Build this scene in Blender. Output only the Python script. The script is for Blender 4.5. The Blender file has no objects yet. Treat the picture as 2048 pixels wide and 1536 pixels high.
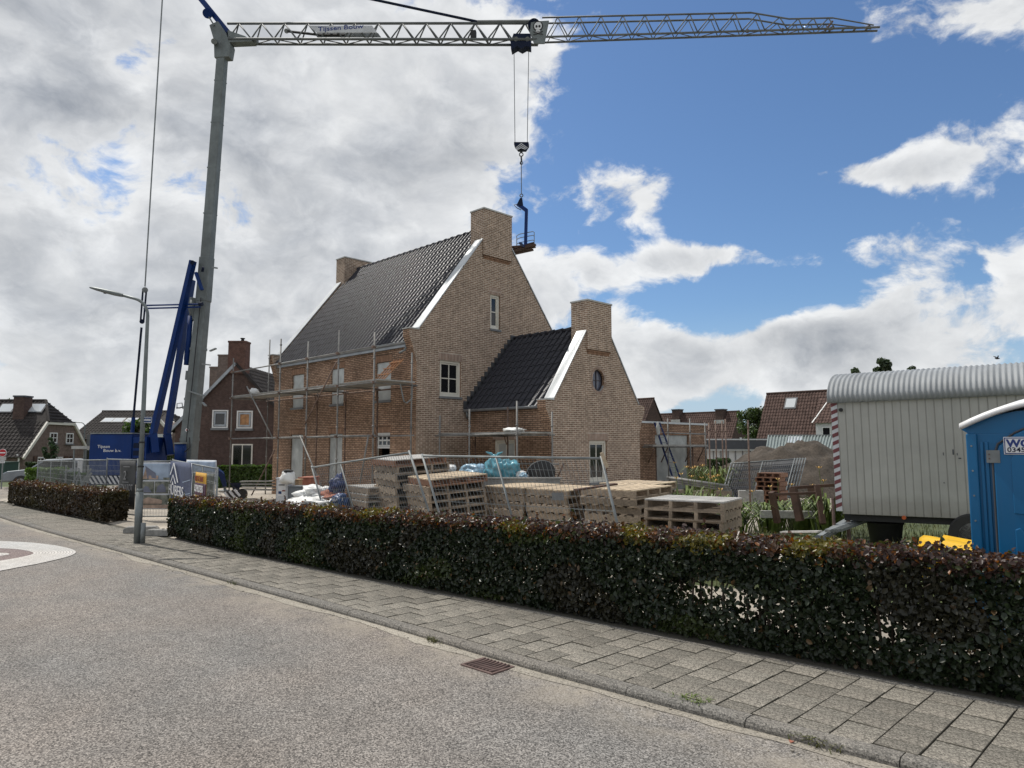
import bpy, bmesh, math, random
import numpy as np
from mathutils import Vector, Matrix, Euler, noise

random.seed(7)
RNG = np.random.default_rng(7)
sc = bpy.context.scene
COL = sc.collection
rad = math.radians

# ------------------------------------------------------------------ camera
F, CX, CY, YH, CAMZ = 1415.0, 1024.0, 768.0, 892.0, 2.1      # focal length and centre in photograph pixels
PITCH = math.atan((YH - CY) / F)
TH = rad(44.7)
CO = Vector((0, 0, CAMZ))
cd = bpy.data.cameras.new('camera'); cam = bpy.data.objects.new('camera', cd); COL.objects.link(cam)
cd.sensor_width = 36.0; cd.lens = 36.0 * F / 2048.0
cd.clip_start = 0.05; cd.clip_end = 3000
FWD = Vector((-math.cos(TH), math.sin(TH), 0)); RIGHT = Vector((math.sin(TH), math.cos(TH), 0))
cam.location = CO
cam.rotation_euler = (math.pi / 2 + PITCH, 0, math.atan2(FWD.y, FWD.x) - math.pi / 2)
sc.camera = cam

# ------------------------------------------------------------------ world: Nishita sky with broken cumulus
SUN_EL = rad(57.0)
SUN_H = (RIGHT * -0.79 + FWD * 0.613).normalized()          # horizontal direction towards the sun
w = bpy.data.worlds.new('World'); sc.world = w; w.use_nodes = True
NT = w.node_tree; NT.nodes.clear()
def nd(t, **k):
    n = NT.nodes.new(t)
    for a, b in k.items(): setattr(n, a, b)
    return n
def _in(n, i, v):
    if v is None: return
    if hasattr(v, 'is_linked') or isinstance(v, bpy.types.NodeSocket): NT.links.new(v, n.inputs[i])
    else: n.inputs[i].default_value = v
def M(op, a, b=None, c=None, clamp=False):
    n = nd('ShaderNodeMath', operation=op, use_clamp=clamp)
    _in(n, 0, a); _in(n, 1, b); _in(n, 2, c)
    return n.outputs[0]
def VM(op, a, b=None):
    n = nd('ShaderNodeVectorMath', operation=op); _in(n, 0, a); _in(n, 1, b)
    return n.outputs['Value'] if op in ('DOT_PRODUCT', 'LENGTH') else n.outputs[0]
def smooth(x, a, b, lo=0.0, hi=1.0):
    n = nd('ShaderNodeMapRange', interpolation_type='SMOOTHSTEP'); n.clamp = True
    _in(n, 0, x); n.inputs[1].default_value = a; n.inputs[2].default_value = b; n.inputs[3].default_value = lo; n.inputs[4].default_value = hi
    return n.outputs[0]
def mixc(f, a, b):
    n = nd('ShaderNodeMix', data_type='RGBA'); _in(n, 0, f); _in(n, 6, a); _in(n, 7, b)
    return n.outputs[2]
def nz(v, scale, detail=6.0, rough=0.55, dist=0.0):
    n = nd('ShaderNodeTexNoise'); _in(n, 'Vector', v)
    n.inputs['Scale'].default_value = scale; n.inputs['Detail'].default_value = detail
    n.inputs['Roughness'].default_value = rough; n.inputs['Distortion'].default_value = dist
    return n.outputs['Fac']
sky = nd('ShaderNodeTexSky', sky_type='NISHITA'); sky.sun_disc = False
sky.sun_elevation = SUN_EL; sky.sun_rotation = math.atan2(SUN_H.x, SUN_H.y)
sky.altitude = 0; sky.air_density = 1.0; sky.dust_density = 0.6; sky.ozone_density = 2.0
gdir = nd('ShaderNodeTexCoord').outputs['Generated']
sx = VM('DOT_PRODUCT', gdir, tuple(RIGHT)); sy = VM('DOT_PRODUCT', gdir, tuple(FWD)); sz = VM('DOT_PRODUCT', gdir, (0, 0, 1))
az = M('ARCTAN2', sx, sy); el = M('ARCSINE', sz)
def ang(px, py):
    u = (px - CX) / F; v = -(py - CY) / F
    x, y, z = u, math.cos(PITCH) - v * math.sin(PITCH), math.sin(PITCH) + v * math.cos(PITCH)
    return math.atan2(x, y), math.asin(z / math.sqrt(x * x + y * y + z * z))
# cumulus field on the sky sphere, a little flattened
cx_ = nd('ShaderNodeCombineXYZ'); _in(cx_, 0, M('MULTIPLY', sx, 3.0)); _in(cx_, 1, M('MULTIPLY', sy, 3.0)); _in(cx_, 2, M('MULTIPLY', sz, 4.4))
cp = cx_.outputs[0]
def scaled(v, k):
    n = nd('ShaderNodeVectorMath', operation='SCALE'); _in(n, 0, v); n.inputs['Scale'].default_value = k; return n.outputs[0]
warp = nd('ShaderNodeTexNoise'); _in(warp, 'Vector', cp); warp.inputs['Scale'].default_value = 2.0; warp.inputs['Detail'].default_value = 4
wv = VM('ADD', cp, scaled(VM('SUBTRACT', warp.outputs['Color'], (0.5, 0.5, 0.5)), 0.30))
def fbm2(v): return M('ADD', M('MULTIPLY', nz(v, 2.6, 12, 0.60), 0.62), M('MULTIPLY', nz(v, 0.9, 4, 0.55), 0.38))
fb = fbm2(wv)
sunp = (SUN_H.dot(RIGHT) * math.cos(SUN_EL) * 3.0, SUN_H.dot(FWD) * math.cos(SUN_EL) * 3.0, math.sin(SUN_EL) * 4.4)
tosun = VM('SUBTRACT', sunp, wv)
tn = nd('ShaderNodeVectorMath', operation='NORMALIZE'); _in(tn, 0, tosun)
fbs = fbm2(VM('ADD', wv, scaled(tn.outputs[0], 0.11)))
f3 = nz(VM('ADD', wv, (3.1, 1.7, 0.4)), 3.4, 8, 0.60)
f4 = nz(VM('ADD', cp, (7.3, 2.2, 1.1)), 1.15, 5, 0.5)
# cloud fields of the photographed sky: (pixel centre, pixel radii, weight)
blobs = [((340, 330), (560, 620), 0.56), ((850, 330), (230, 300), 0.26), ((1000, 180), (90, 110), 0.16), ((1380, 130), (330, 230), -0.58), ((900, 20), (120, 60), -0.22), ((1660, 240), (280, 130), -0.42),
         ((1290, 370), (120, 65), 0.50), ((1400, 420), (60, 60), -0.25), ((1420, 508), (170, 30), 0.55), ((1130, 610), (190, 75), 0.42), ((1520, 595), (200, 50), -0.75), ((1600, 440), (190, 55), -0.45), ((1800, 160), (170, 60), -0.35), ((1230, 490), (120, 30), -0.20),
         ((1930, 560), (220, 110), 0.40), ((1720, 690), (300, 65), 0.46), ((1720, 355), (130, 34), 0.85), ((1970, 260), (105, 80), 0.55), ((1920, 40), (230, 80), 0.62),
         ((1510, 318), (40, 18), 0.55), ((1560, 430), (140, 55), -0.40), ((1760, 430), (120, 30), -0.22), ((1330, 735), (380, 50), 0.52), ((1480, 745), (110, 14), -0.16), ((1120, 470), (70, 30), -0.16), ((1900, 190), (140, 40), -0.25)]
bias = None
ca, ce = ang(CX, CY)
for (px, py), (rx, ry), wt in blobs:
    a, e = ang(px, py)
    dx = M('MULTIPLY', M('SUBTRACT', az, a), F / rx); dy = M('MULTIPLY', M('SUBTRACT', el, e), F / ry)
    r2 = M('ADD', M('MULTIPLY', dx, dx), M('MULTIPLY', dy, dy))
    g = M('MULTIPLY', M('POWER', 2.718, M('MULTIPLY', r2, -0.9)), wt)
    bias = g if bias is None else M('ADD', bias, g)
outside_fill = smooth(M('ADD', M('MULTIPLY', M('ABSOLUTE', az), 1.0), M('MULTIPLY', M('SUBTRACT', el, 0.35), 0.9)), 0.55, 1.1, 0.0, 0.24)  # extra cloud cover out of view, added to lift ambient light in the shade
dens = M('ADD', M('ADD', M('ADD', M('MULTIPLY', M('SUBTRACT', fb, 0.5), 3.7), 0.5), bias), outside_fill)
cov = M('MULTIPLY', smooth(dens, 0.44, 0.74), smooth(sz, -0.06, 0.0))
haze_low = smooth(sz, 0.0, 0.20, 0.85, 0.0)
thick = smooth(M('ADD', M('MULTIPLY', f4, 0.6), M('MULTIPLY', f3, 0.4)), 0.38, 0.62)
core = smooth(dens, 0.66, 1.15)
lit = M('MULTIPLY', M('SUBTRACT', fb, fbs), 2.6)
tval = M('ADD', M('SUBTRACT', 0.90, M('MULTIPLY', M('MULTIPLY', core, M('ADD', M('MULTIPLY', thick, 0.82), 0.18)), 0.60)), lit, None, True)
ccol = mixc(tval, (3.0, 3.25, 3.65, 1), (8.7, 8.8, 8.85, 1))
cmul = nd('ShaderNodeVectorMath', operation='SCALE'); _in(cmul, 0, ccol); _in(cmul, 'Scale', smooth(f3, 0.3, 0.7, 0.90, 1.06))
skyc = nd('ShaderNodeVectorMath', operation='MULTIPLY'); _in(skyc, 0, sky.outputs[0]); skyc.inputs[1].default_value = (0.78, 0.95, 1.12)
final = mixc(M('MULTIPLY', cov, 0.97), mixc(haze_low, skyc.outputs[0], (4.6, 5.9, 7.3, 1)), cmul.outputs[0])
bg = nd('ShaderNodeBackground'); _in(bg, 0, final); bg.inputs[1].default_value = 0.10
wo = nd('ShaderNodeOutputWorld'); NT.links.new(bg.outputs[0], wo.inputs[0])
try: w.cycles.sampling_method = 'MANUAL'; w.cycles.sample_map_resolution = 512
except Exception: pass

# ------------------------------------------------------------------ sun and exposure
sl = bpy.data.lights.new('sun', 'SUN'); sl.energy = 3.3; sl.angle = rad(0.6); sl.color = (1.0, 0.955, 0.88)
sun = bpy.data.objects.new('sun', sl); COL.objects.link(sun)
sdir = Vector((SUN_H.x * math.cos(SUN_EL), SUN_H.y * math.cos(SUN_EL), math.sin(SUN_EL)))
sun.rotation_euler = sdir.to_track_quat('Z', 'Y').to_euler(); sun.location = (0, 0, 60)
sc.view_settings.view_transform = 'Standard'; sc.view_settings.look = 'None'
sc.view_settings.exposure = 0.06; sc.view_settings.gamma = 1.0; sc.view_settings.use_curve_mapping = False

# ------------------------------------------------------------------ measuring helpers (photograph pixel -> point in the place)
def ray(px, py):
    u = (px - CX) / F; v = -(py - CY) / F
    return RIGHT * u + FWD * (math.cos(PITCH) - v * math.sin(PITCH)) + Vector((0, 0, math.sin(PITCH) + v * math.cos(PITCH)))
def on_x(px, py, X): d = ray(px, py); return CO + d * (X / d.x)
def on_y(px, py, Y): d = ray(px, py); return CO + d * (Y / d.y)
def on_z(px, py, Z): d = ray(px, py); return CO + d * ((Z - CAMZ) / d.z)
def at(px, py, D): d = ray(px, py); return CO + d * (D / d.dot(FWD))

# ------------------------------------------------------------------ materials
def mat(name, col, rough=0.6, metal=0.0, var=0.12, vscale=3.0, bump=0.0, bscale=40.0, spec=0.5, fine=0.0, fscale=60.0, tint=None, coat=0.0):
    m = bpy.data.materials.new(name); m.use_nodes = True
    t = m.node_tree; b = t.nodes['Principled BSDF']
    b.inputs['Roughness'].default_value = rough; b.inputs['Metallic'].default_value = metal
    b.inputs['Specular IOR Level'].default_value = spec
    if coat: b.inputs['Coat Weight'].default_value = coat; b.inputs['Coat Roughness'].default_value = 0.15
    tc = t.nodes.new('ShaderNodeTexCoord')
    n = t.nodes.new('ShaderNodeTexNoise'); n.inputs['Scale'].default_value = vscale; n.inputs['Detail'].default_value = 5
    t.links.new(tc.outputs['Object'], n.inputs['Vector'])
    r = t.nodes.new('ShaderNodeValToRGB')
    c = Vector(col[:3]); c2 = Vector(tint) if tint else c * (1 + var)
    r.color_ramp.elements[0].position = 0.32; r.color_ramp.elements[1].position = 0.68
    r.color_ramp.elements[0].color = (*[max(0, v * (1 - var)) for v in c], 1)
    r.color_ramp.elements[1].color = (*c2, 1)
    t.links.new(n.outputs['Fac'], r.inputs[0])
    out = r.outputs[0]
    if fine:
        f = t.nodes.new('ShaderNodeTexNoise'); f.inputs['Scale'].default_value = fscale; f.inputs['Detail'].default_value = 2
        t.links.new(tc.outputs['Object'], f.inputs['Vector'])
        mr = t.nodes.new('ShaderNodeMapRange'); mr.inputs[1].default_value = 0.3; mr.inputs[2].default_value = 0.7
        mr.inputs[3].default_value = 1 - fine; mr.inputs[4].default_value = 1 + fine
        t.links.new(f.outputs['Fac'], mr.inputs[0])
        s = t.nodes.new('ShaderNodeVectorMath'); s.operation = 'SCALE'
        t.links.new(out, s.inputs[0]); t.links.new(mr.outputs[0], s.inputs['Scale']); out = s.outputs[0]
    t.links.new(out, b.inputs['Base Color'])
    if bump:
        bn = t.nodes.new('ShaderNodeTexNoise'); bn.inputs['Scale'].default_value = bscale; bn.inputs['Detail'].default_value = 4
        t.links.new(tc.outputs['Object'], bn.inputs['Vector'])
        bp = t.nodes.new('ShaderNodeBump'); bp.inputs['Strength'].default_value = bump; bp.inputs['Distance'].default_value = 0.02
        t.links.new(bn.outputs['Fac'], bp.inputs['Height']); t.links.new(bp.outputs[0], b.inputs['Normal'])
    return m

def perpiece(m, amount=0.25):
    """vary a material's value from object to object"""
    t = m.node_tree; b = t.nodes['Principled BSDF']; l = b.inputs['Base Color'].links[0]; src = l.from_socket
    oi = t.nodes.new('ShaderNodeObjectInfo'); mr = t.nodes.new('ShaderNodeMapRange')
    mr.inputs[3].default_value = 1 - amount; mr.inputs[4].default_value = 1 + amount
    t.links.new(oi.outputs['Random'], mr.inputs[0])
    s = t.nodes.new('ShaderNodeVectorMath'); s.operation = 'SCALE'
    t.links.new(src, s.inputs[0]); t.links.new(mr.outputs[0], s.inputs['Scale']); t.links.new(s.outputs[0], b.inputs['Base Color'])
    return m

def brick(name, c1, c2, mortar, bw=0.22, bh=0.0625, ms=0.011, bump=0.6, stain=0.25, sq=False):
    m = bpy.data.materials.new(name); m.use_nodes = True; t = m.node_tree; b = t.nodes['Principled BSDF']
    b.inputs['Roughness'].default_value = 0.9; b.inputs['Specular IOR Level'].default_value = 0.2
    tc = t.nodes.new('ShaderNodeTexCoord'); sp = t.nodes.new('ShaderNodeSeparateXYZ'); t.links.new(tc.outputs['Object'], sp.inputs[0])
    ad = t.nodes.new('ShaderNodeMath'); ad.operation = 'ADD'; t.links.new(sp.outputs[0], ad.inputs[0]); t.links.new(sp.outputs[1], ad.inputs[1])
    cb = t.nodes.new('ShaderNodeCombineXYZ'); t.links.new(ad.outputs[0], cb.inputs[0]); t.links.new(sp.outputs[2], cb.inputs[1])
    br = t.nodes.new('ShaderNodeTexBrick'); t.links.new(cb.outputs[0], br.inputs['Vector'])
    br.inputs['Scale'].default_value = 1.0; br.inputs['Brick Width'].default_value = bw; br.inputs['Row Height'].default_value = bh
    br.inputs['Mortar Size'].default_value = ms; br.inputs['Mortar Smooth'].default_value = 0.15; br.inputs['Bias'].default_value = 0.0
    br.inputs['Color1'].default_value = (*c1, 1); br.inputs['Color2'].default_value = (*c2, 1); br.inputs['Mortar'].default_value = (*mortar, 1)
    n = t.nodes.new('ShaderNodeTexNoise'); n.inputs['Scale'].default_value = 0.55; n.inputs['Detail'].default_value = 7; n.inputs['Roughness'].default_value = 0.65
    t.links.new(tc.outputs['Object'], n.inputs['Vector'])
    mr = t.nodes.new('ShaderNodeMapRange'); mr.inputs[1].default_value = 0.3; mr.inputs[2].default_value = 0.7
    mr.inputs[3].default_value = 1 - stain; mr.inputs[4].default_value = 1 + stain * 0.6; t.links.new(n.outputs['Fac'], mr.inputs[0])
    s = t.nodes.new('ShaderNodeVectorMath'); s.operation = 'SCALE'; t.links.new(br.outputs['Color'], s.inputs[0]); t.links.new(mr.outputs[0], s.inputs['Scale'])
    # each brick a little different
    nb = t.nodes.new('ShaderNodeTexNoise'); nb.inputs['Scale'].default_value = 6.5; nb.inputs['Detail'].default_value = 1
    t.links.new(tc.outputs['Object'], nb.inputs['Vector'])
    mb = t.nodes.new('ShaderNodeMapRange'); mb.inputs[1].default_value = 0.3; mb.inputs[2].default_value = 0.7; mb.inputs[3].default_value = 0.82; mb.inputs[4].default_value = 1.18
    t.links.new(nb.outputs['Fac'], mb.inputs[0])
    s2 = t.nodes.new('ShaderNodeVectorMath'); s2.operation = 'SCALE'; t.links.new(s.outputs[0], s2.inputs[0]); t.links.new(mb.outputs[0], s2.inputs['Scale'])
    t.links.new(s2.outputs[0], b.inputs['Base Color'])
    iv = t.nodes.new('ShaderNodeMath'); iv.operation = 'SUBTRACT'; iv.inputs[0].default_value = 1.0; t.links.new(br.outputs['Fac'], iv.inputs[1])
    bp = t.nodes.new('ShaderNodeBump'); bp.inputs['Strength'].default_value = bump; bp.inputs['Distance'].default_value = 0.012
    t.links.new(iv.outputs[0], bp.inputs['Height']); t.links.new(bp.outputs[0], b.inputs['Normal'])
    return m

def glass_mat(name, col, rough=0.05, tr=0.0):
    m = bpy.data.materials.new(name); m.use_nodes = True; b = m.node_tree.nodes['Principled BSDF']
    b.inputs['Base Color'].default_value = (*col, 1); b.inputs['Roughness'].default_value = rough; b.inputs['Specular IOR Level'].default_value = 0.6
    return m

def leaf_mat(name, rough=0.42, trans=0.35, attr='leafcol'):
    m = bpy.data.materials.new(name); m.use_nodes = True; t = m.node_tree; b = t.nodes['Principled BSDF']
    a = t.nodes.new('ShaderNodeAttribute'); a.attribute_name = attr
    t.links.new(a.outputs['Color'], b.inputs['Base Color']); b.inputs['Roughness'].default_value = rough; b.inputs['Specular IOR Level'].default_value = 0.45
    tl = t.nodes.new('ShaderNodeBsdfTranslucent'); hs = t.nodes.new('ShaderNodeHueSaturation'); hs.inputs['Value'].default_value = 1.5; hs.inputs['Saturation'].default_value = 1.15
    t.links.new(a.outputs['Color'], hs.inputs['Color']); t.links.new(hs.outputs[0], tl.inputs[0])
    mx = t.nodes.new('ShaderNodeMixShader'); mx.inputs[0].default_value = trans
    t.links.new(b.outputs[0], mx.inputs[1]); t.links.new(tl.outputs[0], mx.inputs[2])
    t.links.new(mx.outputs[0], t.nodes['Material Output'].inputs[0])
    return m

def speckle(name, dark, mid, light, scale=90.0, big=None, rough=0.9, bump=0.35):
    """road aggregate / concrete: light and dark grains and wide worn patches"""
    m = bpy.data.materials.new(name); m.use_nodes = True; t = m.node_tree; b = t.nodes['Principled BSDF']
    b.inputs['Roughness'].default_value = rough; b.inputs['Specular IOR Level'].default_value = 0.25
    tc = t.nodes.new('ShaderNodeTexCoord')
    v = t.nodes.new('ShaderNodeTexVoronoi'); v.inputs['Scale'].default_value = scale; t.links.new(tc.outputs['Object'], v.inputs['Vector'])
    sp = t.nodes.new('ShaderNodeSeparateColor'); t.links.new(v.outputs['Color'], sp.inputs[0])
    r = t.nodes.new('ShaderNodeValToRGB'); e = r.color_ramp.elements
    e[0].position = 0.0; e[0].color = (*dark, 1); e[1].position = 1.0; e[1].color = (*light, 1)
    x = e.new(0.35); x.color = (*mid, 1); x = e.new(0.75); x.color = (*[(p + q) / 2 for p, q in zip(mid, light)], 1)
    t.links.new(sp.outputs[0], r.inputs[0])
    n = t.nodes.new('ShaderNodeTexNoise'); n.inputs['Scale'].default_value = 0.35; n.inputs['Detail'].default_value = 6; n.inputs['Roughness'].default_value = 0.6
    t.links.new(tc.outputs['Object'], n.inputs['Vector'])
    r2 = t.nodes.new('ShaderNodeValToRGB'); r2.color_ramp.elements[0].position = 0.35; r2.color_ramp.elements[1].position = 0.65
    bl = big or ((0.92, 0.94, 0.96), (1.06, 1.02, 0.98))
    r2.color_ramp.elements[0].color = (*bl[0], 1); r2.color_ramp.elements[1].color = (*bl[1], 1)
    t.links.new(n.outputs['Fac'], r2.inputs[0])
    n3 = t.nodes.new('ShaderNodeTexNoise'); n3.inputs['Scale'].default_value = 2.2; n3.inputs['Detail'].default_value = 8; n3.inputs['Roughness'].default_value = 0.7
    t.links.new(tc.outputs['Object'], n3.inputs['Vector'])
    m3 = t.nodes.new('ShaderNodeMapRange'); m3.inputs[1].default_value = 0.3; m3.inputs[2].default_value = 0.7; m3.inputs[3].default_value = 0.9; m3.inputs[4].default_value = 1.1
    t.links.new(n3.outputs['Fac'], m3.inputs[0])
    mu = t.nodes.new('ShaderNodeVectorMath'); mu.operation = 'MULTIPLY'; t.links.new(r.outputs[0], mu.inputs[0]); t.links.new(r2.outputs[0], mu.inputs[1])
    m4 = t.nodes.new('ShaderNodeVectorMath'); m4.operation = 'SCALE'; t.links.new(mu.outputs[0], m4.inputs[0]); t.links.new(m3.outputs[0], m4.inputs['Scale'])
    t.links.new(m4.outputs[0], b.inputs['Base Color'])
    bp = t.nodes.new('ShaderNodeBump'); bp.inputs['Strength'].default_value = bump; bp.inputs['Distance'].default_value = 0.004
    t.links.new(v.outputs['Distance'], bp.inputs['Height']); t.links.new(bp.outputs[0], b.inputs['Normal'])
    return m

def weather_road(m):
    """wheel-polished lanes along the street, sand blown against the kerb, fine cracks and a few spills"""
    t = m.node_tree; b = t.nodes['Principled BSDF']; src = b.inputs['Base Color'].links[0].from_socket
    tc = t.nodes.new('ShaderNodeTexCoord'); mp = t.nodes.new('ShaderNodeMapping'); mp.inputs['Scale'].default_value = (0.10, 0.9, 1.0); mp.inputs['Rotation'].default_value = (0, 0, rad(-2))
    t.links.new(tc.outputs['Object'], mp.inputs[0])
    def N(sc, det, vec, rough=.6):
        n = t.nodes.new('ShaderNodeTexNoise'); n.inputs['Scale'].default_value = sc; n.inputs['Detail'].default_value = det; n.inputs['Roughness'].default_value = rough; t.links.new(vec, n.inputs['Vector']); return n.outputs['Fac']
    def MR(x, a, c, lo, hi):
        n = t.nodes.new('ShaderNodeMapRange'); t.links.new(x, n.inputs[0]); n.inputs[1].default_value = a; n.inputs[2].default_value = c; n.inputs[3].default_value = lo; n.inputs[4].default_value = hi; return n.outputs[0]
    def MU(x, y, op='MULTIPLY'):
        n = t.nodes.new('ShaderNodeMath'); n.operation = op; t.links.new(x, n.inputs[0]); t.links.new(y, n.inputs[1]); return n.outputs[0]
    lane = MR(N(1.1, 3, mp.outputs[0]), .35, .65, .88, 1.07)
    spill = MR(N(.75, 6, tc.outputs['Object'], .7), .62, .78, 1.0, .86)
    vo = t.nodes.new('ShaderNodeTexVoronoi'); vo.feature = 'DISTANCE_TO_EDGE'; vo.inputs['Scale'].default_value = .33; vo.inputs['Randomness'].default_value = 1.0
    wn = t.nodes.new('ShaderNodeTexNoise'); wn.inputs['Scale'].default_value = 2.5; wn.inputs['Detail'].default_value = 6; t.links.new(tc.outputs['Object'], wn.inputs['Vector'])
    wa = t.nodes.new('ShaderNodeVectorMath'); wa.operation = 'SCALE'; wa.inputs['Scale'].default_value = .35; t.links.new(wn.outputs['Color'], wa.inputs[0]); wb = t.nodes.new('ShaderNodeVectorMath'); t.links.new(tc.outputs['Object'], wb.inputs[0]); t.links.new(wa.outputs[0], wb.inputs[1]); t.links.new(wb.outputs[0], vo.inputs['Vector'])
    gate = MR(N(.22, 2, tc.outputs['Object']), .50, .58, 0.0, 1.0)
    crack = MU(MR(vo.outputs['Distance'], .002, .006, 1.0, 0.0), gate); crk = MR(crack, 0, 1, 1.0, .86)
    k = MU(MU(lane, spill), crk)
    s1 = t.nodes.new('ShaderNodeVectorMath'); s1.operation = 'SCALE'; t.links.new(src, s1.inputs[0]); t.links.new(k, s1.inputs['Scale'])
    sp = t.nodes.new('ShaderNodeSeparateXYZ'); t.links.new(tc.outputs['Object'], sp.inputs[0])
    ky = t.nodes.new('ShaderNodeMath'); ky.operation = 'MULTIPLY_ADD'; ky.inputs[1].default_value = -.036; t.links.new(sp.outputs[0], ky.inputs[0]); t.links.new(sp.outputs[1], ky.inputs[2])     # distance measured across the street
    du = MU(MR(ky.outputs[0], 4.25, 4.85, 0.0, 1.0), MR(N(1.6, 7, tc.outputs['Object'], .7), .40, .62, 0.0, .75))
    mx = t.nodes.new('ShaderNodeMix'); mx.data_type = 'RGBA'; t.links.new(du, mx.inputs[0]); t.links.new(s1.outputs[0], mx.inputs[6]); mx.inputs[7].default_value = (.34, .30, .245, 1)
    t.links.new(mx.outputs[2], b.inputs['Base Color']); return m
def dirty(m, z0, z1, col=(.10, .085, .065), amt=.55, sc=2.2, streak=0.0):
    """splashed dirt along the foot and rain streaks on a panel, with ragged edges of their own"""
    t = m.node_tree; b = t.nodes['Principled BSDF']; src = b.inputs['Base Color'].links[0].from_socket
    tc = t.nodes.new('ShaderNodeTexCoord'); sp = t.nodes.new('ShaderNodeSeparateXYZ'); t.links.new(tc.outputs['Object'], sp.inputs[0])
    n = t.nodes.new('ShaderNodeTexNoise'); n.inputs['Scale'].default_value = sc; n.inputs['Detail'].default_value = 8; n.inputs['Roughness'].default_value = .7; t.links.new(tc.outputs['Object'], n.inputs['Vector'])
    a = t.nodes.new('ShaderNodeMath'); a.operation = 'MULTIPLY_ADD'; a.inputs[1].default_value = (z1 - z0) * 1.6; t.links.new(n.outputs['Fac'], a.inputs[0]); 
    ng = t.nodes.new('ShaderNodeMath'); ng.operation = 'MULTIPLY'; ng.inputs[1].default_value = -1.0; t.links.new(sp.outputs[2], ng.inputs[0]); t.links.new(ng.outputs[0], a.inputs[2])
    mr = t.nodes.new('ShaderNodeMapRange'); mr.inputs[1].default_value = -z1 + (z1 - z0) * .8; mr.inputs[2].default_value = -z0 + (z1 - z0) * .8; mr.inputs[3].default_value = 0; mr.inputs[4].default_value = amt; t.links.new(a.outputs[0], mr.inputs[0]); f = mr.outputs[0]
    if streak:
        mp = t.nodes.new('ShaderNodeMapping'); mp.inputs['Scale'].default_value = (9, 9, .5); t.links.new(tc.outputs['Object'], mp.inputs[0])
        n2 = t.nodes.new('ShaderNodeTexNoise'); n2.inputs['Scale'].default_value = 1.0; n2.inputs['Detail'].default_value = 5; t.links.new(mp.outputs[0], n2.inputs['Vector'])
        m2 = t.nodes.new('ShaderNodeMapRange'); m2.inputs[1].default_value = .52; m2.inputs[2].default_value = .75; m2.inputs[3].default_value = 0; m2.inputs[4].default_value = streak; t.links.new(n2.outputs['Fac'], m2.inputs[0])
        mxx = t.nodes.new('ShaderNodeMath'); mxx.operation = 'MAXIMUM'; t.links.new(f, mxx.inputs[0]); t.links.new(m2.outputs[0], mxx.inputs[1]); f = mxx.outputs[0]
    mx = t.nodes.new('ShaderNodeMix'); mx.data_type = 'RGBA'; t.links.new(f, mx.inputs[0]); t.links.new(src, mx.inputs[6]); mx.inputs[7].default_value = (*col, 1); t.links.new(mx.outputs[2], b.inputs['Base Color']); return m
MT = {}
MT['asphalt'] = speckle('asphalt', (0.060, 0.056, 0.052), (0.140, 0.129, 0.119), (0.40, 0.370, 0.338), 105, ((0.92, 0.95, 0.97), (1.06, 1.01, 0.97))); weather_road(MT['asphalt'])
MT['gutter'] = speckle('gutter_concrete', (0.19, 0.175, 0.155), (0.29, 0.27, 0.24), (0.42, 0.39, 0.345), 90, ((0.8, 0.78, 0.74), (1.1, 1.08, 1.02)))
MT['kerb'] = speckle('kerb_concrete', (0.080, 0.076, 0.068), (0.148, 0.140, 0.127), (0.30, 0.28, 0.25), 110)
MT['slab'] = perpiece(speckle('paving_concrete', (0.078, 0.072, 0.064), (0.156, 0.145, 0.129), (0.35, 0.325, 0.29), 110, ((0.82, 0.84, 0.81), (1.1, 1.07, 1.02))), 0.20)
MT['joint'] = mat('joint_sand', (0.075, 0.068, 0.052), 0.95, fine=0.3)
MT['whitepaver'] = perpiece(speckle('white_paver', (0.42, 0.41, 0.39), (0.55, 0.54, 0.52), (0.68, 0.67, 0.65), 60), 0.06)
MT['redpaver'] = speckle('red_asphalt', (0.10, 0.075, 0.075), (0.17, 0.135, 0.13), (0.32, 0.27, 0.26), 85)
MT['sand'] = mat('site_sand', (0.36, 0.32, 0.265), 0.95, var=0.3, vscale=0.6, bump=0.9, bscale=9, fine=0.25, fscale=22)
MT['soil'] = mat('soil_heap', (0.066, 0.053, 0.041), 0.95, var=0.3, vscale=1.3, bump=1.0, bscale=7, fine=0.3, fscale=14)
MT['grassland'] = mat('grass_ground', (0.075, 0.095, 0.035), 0.95, var=0.35, vscale=0.8, bump=0.8, bscale=12, fine=0.3, fscale=20)
MT['gable'] = brick('pointed_brick', (0.205, 0.132, 0.090), (0.275, 0.186, 0.132), (0.51, 0.425, 0.345), ms=0.0140, stain=0.16)
MT['rawbrick'] = brick('unpointed_brick', (0.345, 0.215, 0.140), (0.50, 0.330, 0.225), (0.14, 0.094, 0.068), ms=0.012, bump=1.0, stain=0.45)
MT['oldbrick'] = brick('dark_red_brick', (0.078, 0.049, 0.042), (0.108, 0.066, 0.055), (0.11, 0.085, 0.075), stain=0.25)
MT['oldchim'] = brick('red_chimney_brick', (0.115, 0.056, 0.045), (0.15, 0.072, 0.055), (0.13, 0.095, 0.08), stain=0.2)
MT['farbrick'] = brick('far_brown_brick', (0.175, 0.125, 0.105), (0.215, 0.155, 0.130), (0.20, 0.165, 0.145), stain=0.15)
MT['soldier'] = brick('soldier_brick', (0.22, 0.14, 0.10), (0.30, 0.20, 0.148), (0.48, 0.41, 0.355), bw=0.0625, bh=0.24, ms=0.011, stain=0.1)
MT['soldier_raw'] = brick('soldier_brick_raw', (0.28, 0.16, 0.10), (0.38, 0.23, 0.15), (0.10, 0.065, 0.045), bw=0.0625, bh=0.24, ms=0.011, stain=0.1)
MT['tile'] = perpiece(mat('black_roof_tile', (0.032, 0.032, 0.039), 0.38, var=0.3, vscale=5, spec=0.17), 0.05)
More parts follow.
